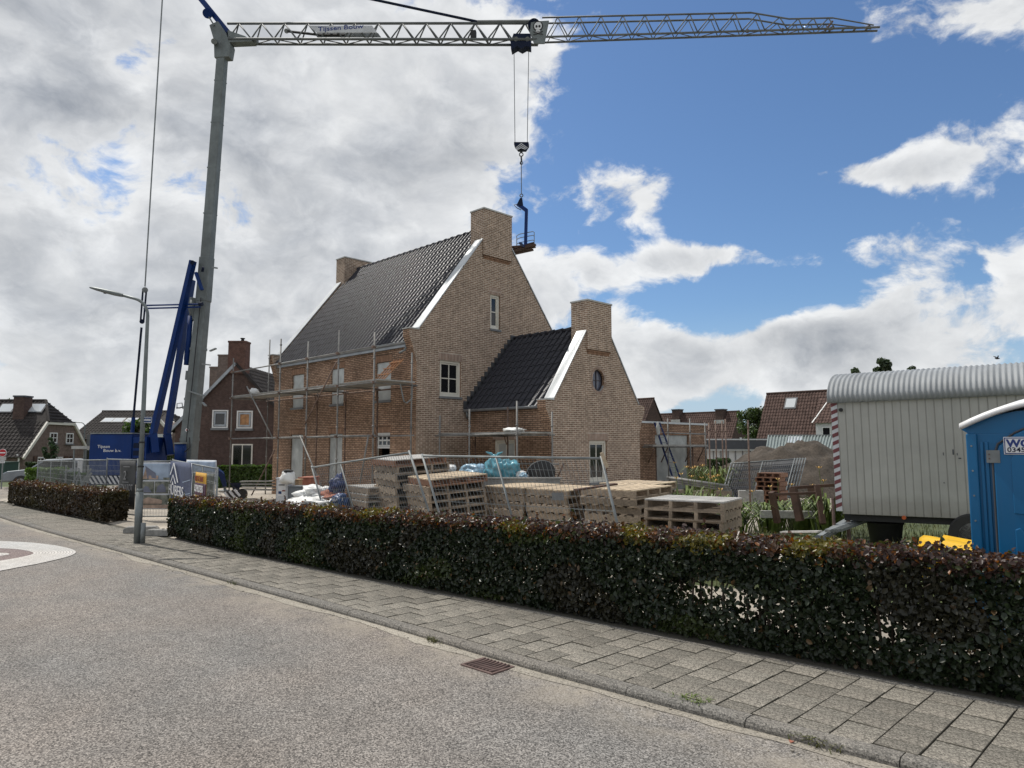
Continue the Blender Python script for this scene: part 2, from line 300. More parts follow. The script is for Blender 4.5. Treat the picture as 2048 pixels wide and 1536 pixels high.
MT['tilered'] = perpiece(mat('brown_red_roof_tile', (0.080, 0.052, 0.044), 0.85, spec=0.2, var=0.3, vscale=2.2, fine=0.2, fscale=9), 0.25)
MT['tiledark'] = mat('dark_roof_tile', (0.042, 0.037, 0.035), 0.85, spec=0.2, var=0.25, vscale=2, fine=0.15, fscale=8)
MT['zinc'] = mat('zinc_sheet', (0.48, 0.50, 0.51), 0.42, metal=0.35, var=0.08, vscale=2)
MT['gutterzinc'] = mat('gutter_zinc', (0.34, 0.36, 0.38), 0.45, metal=0.6, var=0.15, vscale=4)
MT['lead'] = mat('lead_flashing', (0.075, 0.078, 0.085), 0.6, metal=0.2, var=0.2)
MT['cream'] = mat('cream_frame', (0.66, 0.63, 0.55), 0.45, var=0.05)
MT['white'] = mat('white_paint', (0.72, 0.72, 0.70), 0.45, var=0.06)
MT['stonecap'] = mat('concrete_cap', (0.42, 0.42, 0.40), 0.8, var=0.15, fine=0.1)
MT['sill'] = mat('stone_sill', (0.17, 0.175, 0.18), 0.7, var=0.12)
MT['glass'] = glass_mat('window_glass', (0.012, 0.013, 0.015), 0.04)
MT['glass_painted_sky'] = glass_mat('painted_sky_window_glass', (0.085, 0.095, 0.135), 0.12)  # pale bluish base colour stands in for reflected sky
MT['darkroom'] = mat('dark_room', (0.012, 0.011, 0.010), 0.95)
MT['plastic_cover'] = mat('plastic_sheet', (0.40, 0.41, 0.39), 0.32, var=0.18, vscale=3, bump=0.8, bscale=6)
MT['wood_frame'] = mat('dark_wood_frame', (0.035, 0.022, 0.02), 0.5)
MT['galv'] = mat('galvanised_steel', (0.21, 0.225, 0.225), 0.58, metal=0.25, var=0.22, vscale=5)
MT['scaf'] = mat('scaffold_tube', (0.20, 0.195, 0.185), 0.62, metal=0.2, var=0.35, vscale=4)
MT['scafrust'] = mat('rusty_scaffold_tube', (0.17, 0.115, 0.09), 0.7, metal=0.2, var=0.4, vscale=5)
MT['scafboard'] = perpiece(mat('scaffold_plank', (0.31, 0.30, 0.275), 0.8, var=0.2, vscale=2.5, fine=0.2, fscale=24), 0.15)
MT['mast'] = mat('crane_grey', (0.155, 0.175, 0.175), 0.6, metal=0.1, var=0.22, vscale=1.4, fine=0.08, fscale=7)
dirty(MT['mast'], -5, -4, (.11, .11, .10), .0, 2.0, .35)
MT['crblue'] = mat('crane_blue', (0.002, 0.026, 0.135), 0.45, var=0.15, vscale=1.5, spec=0.22)
dirty(MT['crblue'], .3, 1.1, (.07, .07, .07), .35, 3.0, .12)
MT['dkblue'] = mat('crane_dark_blue', (0.004, 0.010, 0.032), 0.6, spec=0.2, var=0.2)
MT['lattice'] = mat('jib_grey', (0.12, 0.13, 0.13), 0.6, metal=0.1, var=0.2)
MT['black'] = mat('black_rubber', (0.02, 0.02, 0.021), 0.7, var=0.2)
MT['cable'] = mat('steel_cable', (0.12, 0.125, 0.13), 0.5, metal=0.6)
MT['lamp'] = mat('lamp_post_grey', (0.17, 0.19, 0.19), 0.5, metal=0.4, var=0.2, vscale=3)
MT['signblue'] = mat('sign_blue', (0.010, 0.045, 0.15), 0.4)
MT['signred'] = mat('sign_red', (0.42, 0.012, 0.02), 0.4)
MT['ban_dark'] = mat('banner_dark', (0.045, 0.044, 0.042), 0.6, var=0.15)
MT['ban_navy'] = mat('banner_navy', (0.055, 0.068, 0.125), 0.55, var=0.2)
MT['ban_white'] = mat('banner_white', (0.58, 0.60, 0.63), 0.55, var=0.08)
MT['ban_sky'] = mat('print_sky', (0.30, 0.37, 0.47), 0.55, var=0.3, vscale=2.5)
MT['ban_green'] = mat('print_green', (0.11, 0.135, 0.095), 0.55, var=0.5, vscale=9, tint=(0.24, 0.24, 0.20))
MT['ban_roof'] = mat('print_roof', (0.14, 0.15, 0.20), 0.55, var=0.2)
MT['ban_brick'] = mat('print_brick', (0.36, 0.26, 0.20), 0.55, var=0.3, vscale=8)
MT['yellow'] = mat('sign_yellow', (0.62, 0.33, 0.02), 0.5, var=0.08)
MT['purple'] = mat('sign_purple', (0.085, 0.022, 0.055), 0.5)
MT['textwhite'] = mat('print_white', (0.72, 0.72, 0.72), 0.5, var=0.03)
MT['textgrey'] = mat('print_grey', (0.24, 0.235, 0.23), 0.5, var=0.03)
MT['textblue'] = mat('print_blue', (0.012, 0.035, 0.19), 0.5, var=0.03)
MT['textred'] = mat('print_darkred', (0.22, 0.03, 0.01), 0.5, var=0.03)
MT['pallet'] = perpiece(mat('weathered_pallet_wood', (0.275, 0.218, 0.162), 0.85, var=0.25, vscale=4, fine=0.22, fscale=30, bump=0.4, bscale=30), 0.28)
MT['palletnew_sunlit'] = perpiece(mat('fresh_sunlit_pallet_wood', (0.52, 0.415, 0.29), 0.8, var=0.2, vscale=4, fine=0.18, fscale=30), 0.22)  # fresh timber, with sunlight on the top decks brightened into its colour
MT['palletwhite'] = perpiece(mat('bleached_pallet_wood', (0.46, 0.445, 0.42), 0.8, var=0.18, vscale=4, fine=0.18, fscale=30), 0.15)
MT['palletred'] = perpiece(mat('brown_stringer_wood', (0.20, 0.105, 0.065), 0.85, var=0.2, vscale=4, fine=0.2, fscale=26), 0.2)
MT['batten'] = mat('orange_batten', (0.46, 0.235, 0.12), 0.7, var=0.15)
MT['bagblue'] = mat('blue_bin_bag', (0.10, 0.30, 0.37), 0.28, var=0.2, vscale=5, bump=0.5, bscale=11)
MT['baglight'] = mat('pale_blue_bag', (0.26, 0.42, 0.54), 0.35, var=0.2, vscale=5, bump=0.5, bscale=12)
MT['concrete'] = mat('grey_concrete', (0.27, 0.265, 0.25), 0.85, var=0.2, vscale=2, fine=0.15, fscale=16, bump=0.3)
MT['tarp'] = mat('white_tarpaulin', (0.68, 0.68, 0.66), 0.5, var=0.08, vscale=3)
MT['oldred'] = mat('red_brick_bundle', (0.30, 0.115, 0.075), 0.85, var=0.25, vscale=6)
MT['box_grey'] = mat('grey_plastic_box', (0.13, 0.145, 0.16), 0.5, var=0.1)
MT['cardboard'] = mat('cardboard', (0.40, 0.27, 0.16), 0.8)
MT['trailer'] = mat('trailer_panel', (0.375, 0.370, 0.340), 0.55, var=0.09, vscale=0.9, fine=0.04, fscale=5)
dirty(MT['trailer'], .65, 1.05, (.16, .14, .11), .5, 3.0, .16)
MT['trailroof'] = mat('corrugated_roof', (0.27, 0.285, 0.295), 0.62, metal=0.0, var=0.14, vscale=2.0)
MT['wcblue'] = mat('toilet_blue', (0.002, 0.115, 0.275), 0.38, var=0.12, vscale=1.2, spec=0.45)
dirty(MT['wcblue'], .1, .9, (.10, .11, .11), .45, 4.0, .10)
MT['wcwhite'] = mat('toilet_white_roof', (0.78, 0.78, 0.78), 0.4, var=0.04)
MT['yellowpl'] = mat('yellow_plastic', (0.72, 0.42, 0.012), 0.35, var=0.1, vscale=3)
MT['brownwood'] = mat('brown_timber', (0.085, 0.047, 0.032), 0.8, var=0.3, vscale=5)
MT['tire'] = mat('tyre_rubber', (0.028, 0.027, 0.026), 0.8, var=0.2)
MT['rim'] = mat('steel_rim', (0.24, 0.24, 0.235), 0.5, metal=0.4, var=0.2)
MT['shedroof'] = mat('green_grey_sheet', (0.25, 0.285, 0.265), 0.5, metal=0.2, var=0.15)
MT['fleece'] = mat('bright_sheet', (0.62, 0.65, 0.66), 0.35, metal=0.2)
MT['render_white'] = mat('white_boarding', (0.55, 0.56, 0.56), 0.6, var=0.06)
MT['slate_dark'] = mat('dark_fascia', (0.05, 0.055, 0.065), 0.5)
MT['green_paint'] = mat('dark_green_paint', (0.012, 0.05, 0.04), 0.5)
MT['carsilver'] = mat('car_paint_grey', (0.22, 0.24, 0.26), 0.25, metal=0.5, var=0.05)
MT['ladderblue'] = mat('ladder_blue', (0.02, 0.035, 0.12), 0.45)
MT['bark'] = mat('bark', (0.075, 0.055, 0.04), 0.95, var=0.3, vscale=8)
MT['leaf'] = leaf_mat('leaf')
MT['leafgloss'] = leaf_mat('hedge_leaf', rough=0.36, trans=0.30)
MT['stripew'] = mat('reflector_white', (0.52, 0.53, 0.55), 0.5)
MT['stripered'] = mat('stripe_red', (0.15, 0.04, 0.045), 0.6, var=0.25)
MT['rust'] = mat('rusty_cast_iron', (0.14, 0.092, 0.08), 0.75, metal=0.2, var=0.3, vscale=9)
MT['orange'] = mat('orange_lens', (0.45, 0.09, 0.02), 0.35)
MT['bird'] = mat('bird_black', (0.012, 0.012, 0.013), 0.8)
MT['curtain'] = mat('orange_curtain', (0.42, 0.22, 0.10), 0.8, var=0.3, vscale=6)

# ------------------------------------------------------------------ mesh helpers
BASE = {}
class MB:
    def __init__(s): s.v = []; s.f = []
    def quadbox(s, P):      # 8 corner points: bottom 4, top 4
        o = len(s.v); s.v += [tuple(p) for p in P]
        s.f += [(o+3, o+2, o+1, o), (o+4, o+5, o+6, o+7), (o, o+1, o+5, o+4), (o+1, o+2, o+6, o+5), (o+2, o+3, o+7, o+6), (o+3, o, o+4, o+7)]
        return s
    def box(s, a, b):
        (x0, y0, z0), (x1, y1, z1) = a, b
        x0, x1 = min(x0, x1), max(x0, x1); y0, y1 = min(y0, y1), max(y0, y1); z0, z1 = min(z0, z1), max(z0, z1)
        return s.quadbox([(x0, y0, z0), (x1, y0, z0), (x1, y1, z0), (x0, y1, z0), (x0, y0, z1), (x1, y0, z1), (x1, y1, z1), (x0, y1, z1)])
    def cbox(s, c, size, m=None):
        hx, hy, hz = [q / 2 for q in size]; c = Vector(c)
        P = [Vector(p) for p in ((-hx, -hy, -hz), (hx, -hy, -hz), (hx, hy, -hz), (-hx, hy, -hz), (-hx, -hy, hz), (hx, -hy, hz), (hx, hy, hz), (-hx, hy, hz))]
        return s.quadbox([c + (m @ p if m else p) for p in P])
    def bar(s, p0, p1, wx, wz, up=Vector((0, 0, 1))):
        """box beam between two points"""
        p0, p1 = Vector(p0), Vector(p1); d = (p1 - p0).normalized()
        u = up if abs(d.dot(up)) < 0.97 else Vector((1, 0, 0))
        x = d.cross(u).normalized(); z = x.cross(d)
        x *= wx / 2; z *= wz / 2
        return s.quadbox([p0 - x - z, p0 + x - z, p1 + x - z, p1 - x - z, p0 - x + z, p0 + x + z, p1 + x + z, p1 - x + z])
    def tube(s, p0, p1, r, n=6, r1=None, cap=True):
        p0, p1 = Vector(p0), Vector(p1); d = (p1 - p0).normalized()
        u = Vector((0, 0, 1)) if abs(d.z) < 0.9 else Vector((1, 0, 0))
        x = d.cross(u).normalized(); y = d.cross(x); o = len(s.v); r1 = r if r1 is None else r1
        for p, q in ((p0, r), (p1, r1)):
            for i in range(n):
                a = 2 * math.pi * i / n; s.v.append(tuple(p + x * math.cos(a) * q + y * math.sin(a) * q))
        for i in range(n): j = (i + 1) % n; s.f.append((o + i, o + j, o + n + j, o + n + i))
        if cap: s.f += [tuple(o + i for i in range(n))[::-1], tuple(o + n + i for i in range(n))]
        return s
    def path(s, pts, r, n=6, cap=True):
        pts = [Vector(p) for p in pts]; o = len(s.v); px = None
        rs = r if isinstance(r, (list, tuple)) else [r] * len(pts)
        for k, p in enumerate(pts):
            d = (pts[min(k + 1, len(pts) - 1)] - pts[max(k - 1, 0)]).normalized()
            if px is None:
                u = Vector((0, 0, 1)) if abs(d.z) < 0.9 else Vector((1, 0, 0)); px = d.cross(u).normalized()
            px = (px - d * px.dot(d)).normalized(); y = d.cross(px)
            for i in range(n):
                a = 2 * math.pi * i / n; s.v.append(tuple(p + px * math.cos(a) * rs[k] + y * math.sin(a) * rs[k]))
        for k in range(len(pts) - 1):
            for i in range(n):
                j = (i + 1) % n; s.f.append((o + k * n + i, o + k * n + j, o + (k + 1) * n + j, o + (k + 1) * n + i))
        if cap: e = o + (len(pts) - 1) * n; s.f += [tuple(o + i for i in range(n))[::-1], tuple(e + i for i in range(n))]
        return s
    def prism(s, pts, off):
        """polygon (list of 3d points) extruded by vector off"""
        off = Vector(off); o = len(s.v); n = len(pts); pts = [Vector(p) for p in pts]
        s.v += [tuple(p) for p in pts] + [tuple(p + off) for p in pts]
        nrm = sum(((pts[i] - pts[0]).cross(pts[(i + 1) % n] - pts[0]) for i in range(1, n - 1)), Vector())
        fl = nrm.dot(off) > 0
        a = tuple(range(o, o + n)); b = tuple(range(o + n, o + 2 * n))
        s.f += [a[::-1] if fl else a, b if fl else b[::-1]]
        for i in range(n):
            j = (i + 1) % n; q = (o + i, o + j, o + n + j, o + n + i); s.f.append(q if fl else q[::-1])
        return s
    def poly(s, pts):
        o = len(s.v); s.v += [tuple(p) for p in pts]; s.f.append(tuple(range(o, o + len(pts)))); return s
    def grid(s, rows):
        o = len(s.v); m = len(rows[0])
        for r in rows: s.v += [tuple(p) for p in r]
        for i in range(len(rows) - 1):
            for j in range(m - 1): a = o + i * m + j; s.f.append((a, a + 1, a + m + 1, a + m))
        return s
    def lathe(s, prof, c, n=16):
        o = len(s.v); c = Vector(c)
        for r, z in prof:
            for i in range(n): a = 2 * math.pi * i / n; s.v.append((c.x + r * math.cos(a), c.y + r * math.sin(a), c.z + z))
        for k in range(len(prof) - 1):
            for i in range(n): j = (i + 1) % n; s.f.append((o + k * n + i, o + k * n + j, o + (k + 1) * n + j, o + (k + 1) * n + i))
        s.f += [tuple(o + i for i in range(n))[::-1], tuple(o + (len(prof) - 1) * n + i for i in range(n))]
        return s
    def mesh(s, name, m, base=None, smooth=False):
        me = bpy.data.meshes.new(name)
        v = s.v if base is None else [(p[0] - base[0], p[1] - base[1], p[2] - base[2]) for p in s.v]
        me.from_pydata(v, [], s.f); me.materials.append(MT[m] if isinstance(m, str) else m)
        if smooth: me.polygons.foreach_set('use_smooth', [True] * len(me.polygons))
        me.update(); return me
    def build(s, name, m, parent=None, smooth=False):
        base = BASE.get(parent)
        return link(s.mesh(name, m, base, smooth), name, parent)

def link(me, name, parent=None, loc=None, rot=None):
    o = bpy.data.objects.new(name, me); COL.objects.link(o)
    if parent is not None: o.parent = parent; BASE[o] = BASE.get(parent)
    if loc is not None: o.location = loc
    if rot is not None: o.rotation_euler = rot
    return o
def tag(o, label=None, cat=None, group=None, kind=None):
    if label: o['label'] = label
    if cat: o['category'] = cat
    if group: o['group'] = group
    if kind: o['kind'] = kind
    return o
def thing(name, label, cat, loc, rz=0.0, group=None, local=False):
    o = bpy.data.objects.new(name, None); COL.objects.link(o); o.location = loc; o.rotation_euler = (0, 0, rz)
    o.empty_display_size = 0.2
    BASE[o] = None if local else Vector(loc)
    return tag(o, label, cat, group)
def struct(mb, name, m, smooth=False): return tag(mb.build(name, m, None, smooth), kind='structure')
def bevel(o, wd=0.01, seg=2):
    b = o.modifiers.new('bevel', 'BEVEL'); b.width = wd; b.segments = seg; b.limit_method = 'ANGLE'; return o

def text_part(body, size, m, mw, parent, name='lettering', extrude=0.003, align='LEFT', sxy=(1, 1), bold=0.0):
    """raised lettering; mw = 4x4 matrix in the parent's local frame, text lies in its xy plane"""
    cu = bpy.data.curves.new('t', 'FONT'); cu.body = body; cu.size = size; cu.extrude = extrude; cu.align_x = align; cu.resolution_u = 3; cu.offset = bold
    to = bpy.data.objects.new('t', cu); COL.objects.link(to)
    bpy.context.view_layer.update()
    me = bpy.data.meshes.new_from_object(to.evaluated_get(bpy.context.evaluated_depsgraph_get()))
    bpy.data.objects.remove(to); bpy.data.curves.remove(cu)
    me.transform(mw @ Matrix.Diagonal((sxy[0], sxy[1], 1, 1))); me.materials.clear(); me.materials.append(MT[m])
    return link(me, name, parent)

def leaves_mesh(name, pos, nrm, size, cols, m='leaf', aspect=0.62, fold=0.25, jit=0.8):
    """one folded two-quad leaf per position"""
    n = len(pos); pos = np.asarray(pos); nrm = np.asarray(nrm)
    nr = nrm + RNG.normal(0, jit, (n, 3)); nr /= np.linalg.norm(nr, axis=1)[:, None] + 1e-9
    t = RNG.normal(0, 1, (n, 3)); t[:, 2] -= 0.5; t -= nr * (t * nr).sum(1)[:, None]; t /= np.linalg.norm(t, axis=1)[:, None] + 1e-9
    b = np.cross(nr, t); L = (np.asarray(size) * RNG.uniform(0.7, 1.25, n))[:, None]; Wd = L * aspect
    p0 = pos - t * L * 0.5; p5 = pos + t * L * 0.5
    up = nr * Wd * fold
    V = np.stack([p0, pos - t * L * 0.14 + b * Wd * 0.5 + up, pos + t * L * 0.26 + b * Wd * 0.38 + up * 0.7, p5,
                  pos + t * L * 0.26 - b * Wd * 0.38 + up * 0.7, pos - t * L * 0.14 - b * Wd * 0.5 + up], 1).reshape(-1, 3)
    me = bpy.data.meshes.new(name); me.vertices.add(n * 6); me.vertices.foreach_set('co', V.astype(np.float32).ravel())
    base = np.arange(n)[:, None] * 6
    Fc = np.concatenate([base + np.array([0, 1, 2, 3]), base + np.array([0, 3, 4, 5])], 1).reshape(-1)
    me.loops.add(n * 8); me.loops.foreach_set('vertex_index', Fc.astype(np.int32))
    me.polygons.add(n * 2); me.polygons.foreach_set('loop_start', np.arange(n * 2, dtype=np.int32) * 4)
    me.polygons.foreach_set('loop_total', np.full(n * 2, 4, np.int32))
    a = me.color_attributes.new('leafcol', 'FLOAT_COLOR', 'POINT')
    cc = np.concatenate([np.asarray(cols), np.ones((n, 1))], 1); a.data.foreach_set('color', np.repeat(cc, 6, 0).astype(np.float32).ravel())
    me.materials.append(MT[m]); me.update(calc_edges=True); me.validate(); return me
def fol(name, parent, pos, nrm, size, cols, m='leaf', **k):
    base = BASE.get(parent); pos = np.asarray(pos, float)
    if base is not None: pos = pos - np.array(base)
    o = link(leaves_mesh(name, pos, nrm, size, cols, m, **k), name, parent); o['kind'] = 'stuff'; return o

def fbm(x, y, s=1.0, o=3):
    return noise.fractal(Vector((x * s, y * s, 3.7)), 1.0, 2.0, o)
def interp(x, tab):
    if x <= tab[0][0]: return tab[0][1]
    for (x0, y0), (x1, y1) in zip(tab, tab[1:]):
        if x <= x1: return y0 + (y1 - y0) * (x - x0) / (x1 - x0)
    return tab[-1][1]
def cut(o, holes):
    """cut box-shaped or prism openings (MB) out of a wall"""
    me = holes.mesh('h', 'sand', BASE.get(o.parent) if o.parent else None); h = bpy.data.objects.new('h', me); COL.objects.link(h)
    h.location = (0, 0, 0); h.parent = o.parent
    b = o.modifiers.new('b', 'BOOLEAN'); b.object = h; b.operation = 'DIFFERENCE'; b.solver = 'EXACT'
    bpy.context.view_layer.update()
    nm = bpy.data.meshes.new_from_object(o.evaluated_get(bpy.context.evaluated_depsgraph_get()))
    o.modifiers.clear(); old = o.data; o.data = nm; nm.name = old.name
    bpy.data.objects.remove(h); bpy.data.meshes.remove(me); bpy.data.meshes.remove(old)
    return o
def facemat(o, m, cond):
    if MT[m].name not in [x.name for x in o.data.materials]: o.data.materials.append(MT[m])
    i = [x.name for x in o.data.materials].index(MT[m].name)
    for p in o.data.polygons:
        if cond(p.normal, p.center): p.material_index = i
    return o

# ================================================================== ground, road, kerb, pavement
KERB = [(-34, 3.9), (-27, 3.95), (-25, 3.98), (-22.5, 4.03), (-19.9, 4.12), (-17.9, 4.22), (-15.75, 4.35), (-13.3, 4.46), (-11, 4.57), (-8.1, 4.71), (-6.4, 4.77), (-5.0, 4.79), (-3.9, 4.85), (-2.64, 4.945), (-1.95, 5.0), (-1.38, 5.07), (0, 5.2), (8, 5.9)]
RZ = 0.058          # road surface: the kerb stands only a hand's breadth above it
def kerb_y(x): return interp(x, KERB)
HEDGE = [(-30, 4.92), (-23.8, 5.26), (-19.8, 5.51), (-15.8, 5.62), (-13.4, 5.68), (-9.0, 5.97), (-5.7, 6.32), (-4.4, 6.41), (-3.3, 6.48), (-1.2, 6.67), (6, 7.2)]
def hedge_y(x): return interp(x, HEDGE)

g = MB().box((-900, -900, -0.6), (900, 900, -0.10)); struct(g, 'ground', 'grassland')
# road sheet: main street and the side street that leaves to the left behind the far hedge
rp = [(40, -40, 0), (40, kerb_y(8) + 0.12, 0), (8, kerb_y(8) + 0.12, 0)] + [(x, kerb_y(x) + 0.12, 0) for x in (-2.5, -6.4, -11, -15.75, -19.9, -25, -28)] + [(-31, 4.7, 0), (-33, 6.6, 0), (-34, 9.5, 0), (-34.3, 40, 0), (-40.5, 40, 0), (-41, 10, 0), (-45, 5, 0), (-90, 4, 0), (-90, -40, 0)]
rm = MB().prism([(x, y, -0.3) for x, y, z in rp], (0, 0, 0.3 + RZ)); struct(rm, 'road', 'asphalt')
# concrete gutter strip and drifted sand along the kerb
gm = MB()
xs = [8 - i * .22 for i in range(166)]
gm.grid([[(x, kerb_y(x) - (0.13 + 0.07 * fbm(x, 0, 0.9) + 0.03 * fbm(x, 4, 3.3)) , RZ + 0.004) for x in xs], [(x, kerb_y(x) + 0.01, RZ + 0.006) for x in xs]])
o = struct(gm, 'gutter_strip', 'gutter')

# kerb: one stone per metre, laid end to end
kerb = thing('kerb', 'grey concrete kerb along the pavement', 'kerb', (-10, 4.6, 0)); kerb['kind'] = 'structure'; del kerb['category']; del kerb['label']
def kerb_stone(x0, x1):
    y0, y1 = kerb_y(x0), kerb_y(x1); h = 0.122 + random.uniform(-0.004, 0.004); dy = random.uniform(-0.004, 0.004)
    b = MB(); g = 0.004
    P = lambda x, yo, z: (x, interp(x, KERB) + yo + dy, z)
    prof = [(0.0, -0.1), (0.0, h - 0.035), (0.012, h - 0.012), (0.035, h), (0.13, h), (0.13, -0.1)]
    a = [P(x0 + g, p, z) for p, z in prof]; c = [P(x1 - g, p, z) for p, z in prof]
    n = len(prof); b.v += a + c; b.f += [tuple(range(n)), tuple(range(2 * n - 1, n - 1, -1))]
    for i in range(n): j = (i + 1) % n; b.f.append((i, n + i, n + j, j))
    return b
x = 7.4
while x > -29:
    kerb_stone(x - 1.0, x).build('kerb_stone', 'kerb', kerb); x -= 1.0
cb = MB().path([(-29, 4.02, 0.05), (-30.6, 4.5, 0.05), (-32.4, 6.1, 0.05), (-33.6, 9.5, 0.05), (-33.9, 40, 0.05)], 0.075, 4); cb.build('kerb_stone', 'kerb', kerb)

pv = MB()
xs = [8 - i * 0.5 for i in range(74)]
pv.grid([[(x, kerb_y(x) + 0.125, 0.104) for x in xs], [(x, hedge_y(x) + 0.2, 0.104) for x in xs]])
pv.poly([(-28.5, kerb_y(-28.5) + 0.1, 0.103), (-28.5, 9, 0.103), (-33.7, 9, 0.103), (-33.4, 7.5, 0.103), (-32.3, 6.0, 0.103), (-30.5, 4.5, 0.103)][::-1])
pave = struct(pv, 'pavement', 'joint'); BASE[pave] = None
slabs = []
for i in range(117):
    X = 1.9 - i * 0.274
    for r in range(-1, 9):
        yb = 0.135 + (r + (0.5 if i % 2 else 0.0)) * 0.335; y1 = yb + 0.335
        lo = max(yb, 0.135); hi = min(y1, hedge_y(X) - kerb_y(X) - 0.03)
        if hi - lo < 0.06: continue
        slabs.append((X, kerb_y(X) + (lo + hi) / 2, hi - lo - 0.006, (kerb_y(X + .3) - kerb_y(X - .3)) / .6))
SLAB = {}
def slab_mesh(wd):
    k = round(wd, 2)
    if k not in SLAB:
        b = MB(); a, c = 0.1342, wd / 2
        b.v = [(-a, -c, -.02), (a, -c, -.02), (a, c, -.02), (-a, c, -.02), (-a + .003, -c + .003, .0135), (a - .003, -c + .003, .0135), (a - .003, c - .003, .0135), (-a + .003, c - .003, .0135), (-a, -c, .009), (a, -c, .009), (a, c, .009), (-a, c, .009)]
        b.f = [(4, 5, 6, 7)] + [(i, (i + 1) % 4, 8 + (i + 1) % 4, 8 + i) for i in range(4)] + [(8 + i, 8 + (i + 1) % 4, 4 + (i + 1) % 4, 4 + i) for i in range(4)]
        SLAB[k] = b.mesh('paving_slab', 'slab'); SLAB[k].materials.append(MT['joint']); SLAB[k].polygons.foreach_set('material_index', [0] + [1] * 8)
    return SLAB[k]
slabs.sort(key=lambda s: s[0] ** 2 + s[1] ** 2)
rest = MB()
for k, (X, Y, wd, sl_) in enumerate(slabs):
    tz = random.uniform(-0.0035, 0.0035); rt = (random.uniform(-.011, .011), random.uniform(-.011, .011), random.uniform(-.005, .005))
    if k < 300 : link(slab_mesh(wd), 'paving_slab', pave, (X, Y, 0.109 + tz), rt)
    else: rest.cbox((X, Y, 0.112 + tz), (0.268, wd, 0.02))
if rest.v: rest.build('paving_slab', 'slab', pave)['kind'] = 'stuff'
ed = MB(); xs = [4 - i * 0.5 for i in range(41)]     # narrow edging strip against the hedge
ed.grid([[(x, hedge_y(x) - 0.025, 0.104) for x in xs], [(x, hedge_y(x) - 0.02, 0.128) for x in xs], [(x, hedge_y(x) + 0.035, 0.128) for x in xs]])
struct(ed, 'edging_strip', 'kerb')

# building plot: uneven sand
gs = MB(); rows = []
yl = [0.0, 0.4, 0.8] + [1.4 + 0.55 * i for i in range(40)] + [26, 32, 40, 52]
for i in range(0, 84):
    X = -33.0 + i * 0.6; row = []
    for j, dy in enumerate(yl):
        Y = hedge_y(X) + 0.02 + dy
        z = 0.135 + 0.05 * fbm(X, Y, 0.5) + 0.025 * fbm(X, Y, 1.9)
        row.append((X, Y, max(z, 0.06) if j else 0.08))
    rows.append(row)
gs.grid(rows); o = struct(gs, 'building_plot', 'sand', True)
tb = MB(); rows = []          # turf under and around the site trailer
for i in range(24):
    X = -8.0 + i * 0.55; row = []
    for j in range(14):
        Y = 8.4 + j * 1.25; e = min(i, 23 - i, j, 13 - j)
        row.append((X + 0.2 * fbm(X, Y, 3), Y + 0.2 * fbm(Y, X, 3), (0.20 if e > 0 else 0.02) + 0.05 * fbm(X, Y, 1.2) + (0.02 if e else 0)))
    rows.append(row)
tb.grid(rows); struct(tb, 'turf', 'grassland', True)

# drain grate in the gutter
dc = on_z(975, 1333, RZ)
dg = thing('drain_grate', 'rusty cast iron drain grate set in the gutter by the kerb', 'drain', (dc.x, dc.y, RZ), math.atan(0.035), local=True)
fr = MB(); a, b_ = 0.21, 0.15
fr.box((-a, -b_, -.03), (a, -b_ + .025, .014)).box((-a, b_ - .025, -.03), (a, b_, .014)).box((-a, -b_ + .025, -.03), (-a + .025, b_ - .025, .014)).box((a - .025, -b_ + .025, -.03), (a, b_ - .025, .014))
bevel(fr.build('frame', 'rust', dg), .003, 1)
MB().box((-a + .02, -b_ + .02, -.03), (a - .02, b_ - .02, .0062)).build('pit', 'black', dg)
for i in range(8):
    bb = MB(); pts = []
    for k in range(9):
        t = k / 8; pts.append((-a + .045 + i * .045 + 0.02 * math.sin(t * math.pi), -b_ + .02 + t * (2 * b_ - .04), 0.008))
    bb.path([(p[0], p[1], .014) for p in pts], 0.012, 6); bb.build('grate_bar', 'rust', dg)

gt = MB()                                            # grit, pebbles and leaf crumbs along the gutter
for _ in range(900):
    x = random.uniform(-20, 1.5); d = abs(random.gauss(0, .10)); r_ = random.uniform(.002, .007) * (1 if random.random() < .93 else 1.8); y = kerb_y(x) - .01 - d
    a = random.uniform(0, 3.14); gt.prism([(x + r_ * math.cos(a + k * 1.2566) * random.uniform(.7, 1.2), y + r_ * math.sin(a + k * 1.2566), RZ + .004) for k in range(5)], (random.uniform(-.001, .001), 0, r_ * .8))
tag(gt.build('grit', 'gutter'), 'loose grit and crumbs along the gutter', 'grit', kind='stuff')

# paved splitter island with white setts at the left
def island(pts, s): c = on_z(-40, 1108, 0); return [(c.x + (p.x - c.x) * s, c.y + (p.y - c.y) * s) for p in pts]
outl = [on_z(x, y, RZ) for x, y in [(-150, 1084), (-60, 1081), (0, 1083), (60, 1086), (105, 1091), (135, 1097), (151, 1103.5), (146, 1110), (125, 1117), (80, 1127.5), (30, 1137), (-40, 1150), (-110, 1160), (-200, 1150), (-240, 1110)]]
isl = thing('traffic_island', 'flat teardrop island of white setts with a reddish centre in the road', 'traffic island', (outl[6].x, outl[6].y, RZ)); 
def catmull(P, n=6):
    out = []; m = len(P)
    for i in range(m):
        p0, p1, p2, p3 = P[i - 1], P[i], P[(i + 1) % m], P[(i + 2) % m]
        for k in range(n):
            t = k / n
            out.append(tuple(0.5 * (2 * p1[q] + (p2[q] - p0[q]) * t + (2 * p0[q] - 5 * p1[q] + 4 * p2[q] - p3[q]) * t * t + (3 * p1[q] - p0[q] - 3 * p2[q] + p3[q]) * t ** 3) for q in (0, 1)))
    return out
oc = catmull([(p.x, p.y) for p in outl])
cx0, cy0 = sum(p[0] for p in oc) / len(oc), sum(p[1] for p in oc) / len(oc)
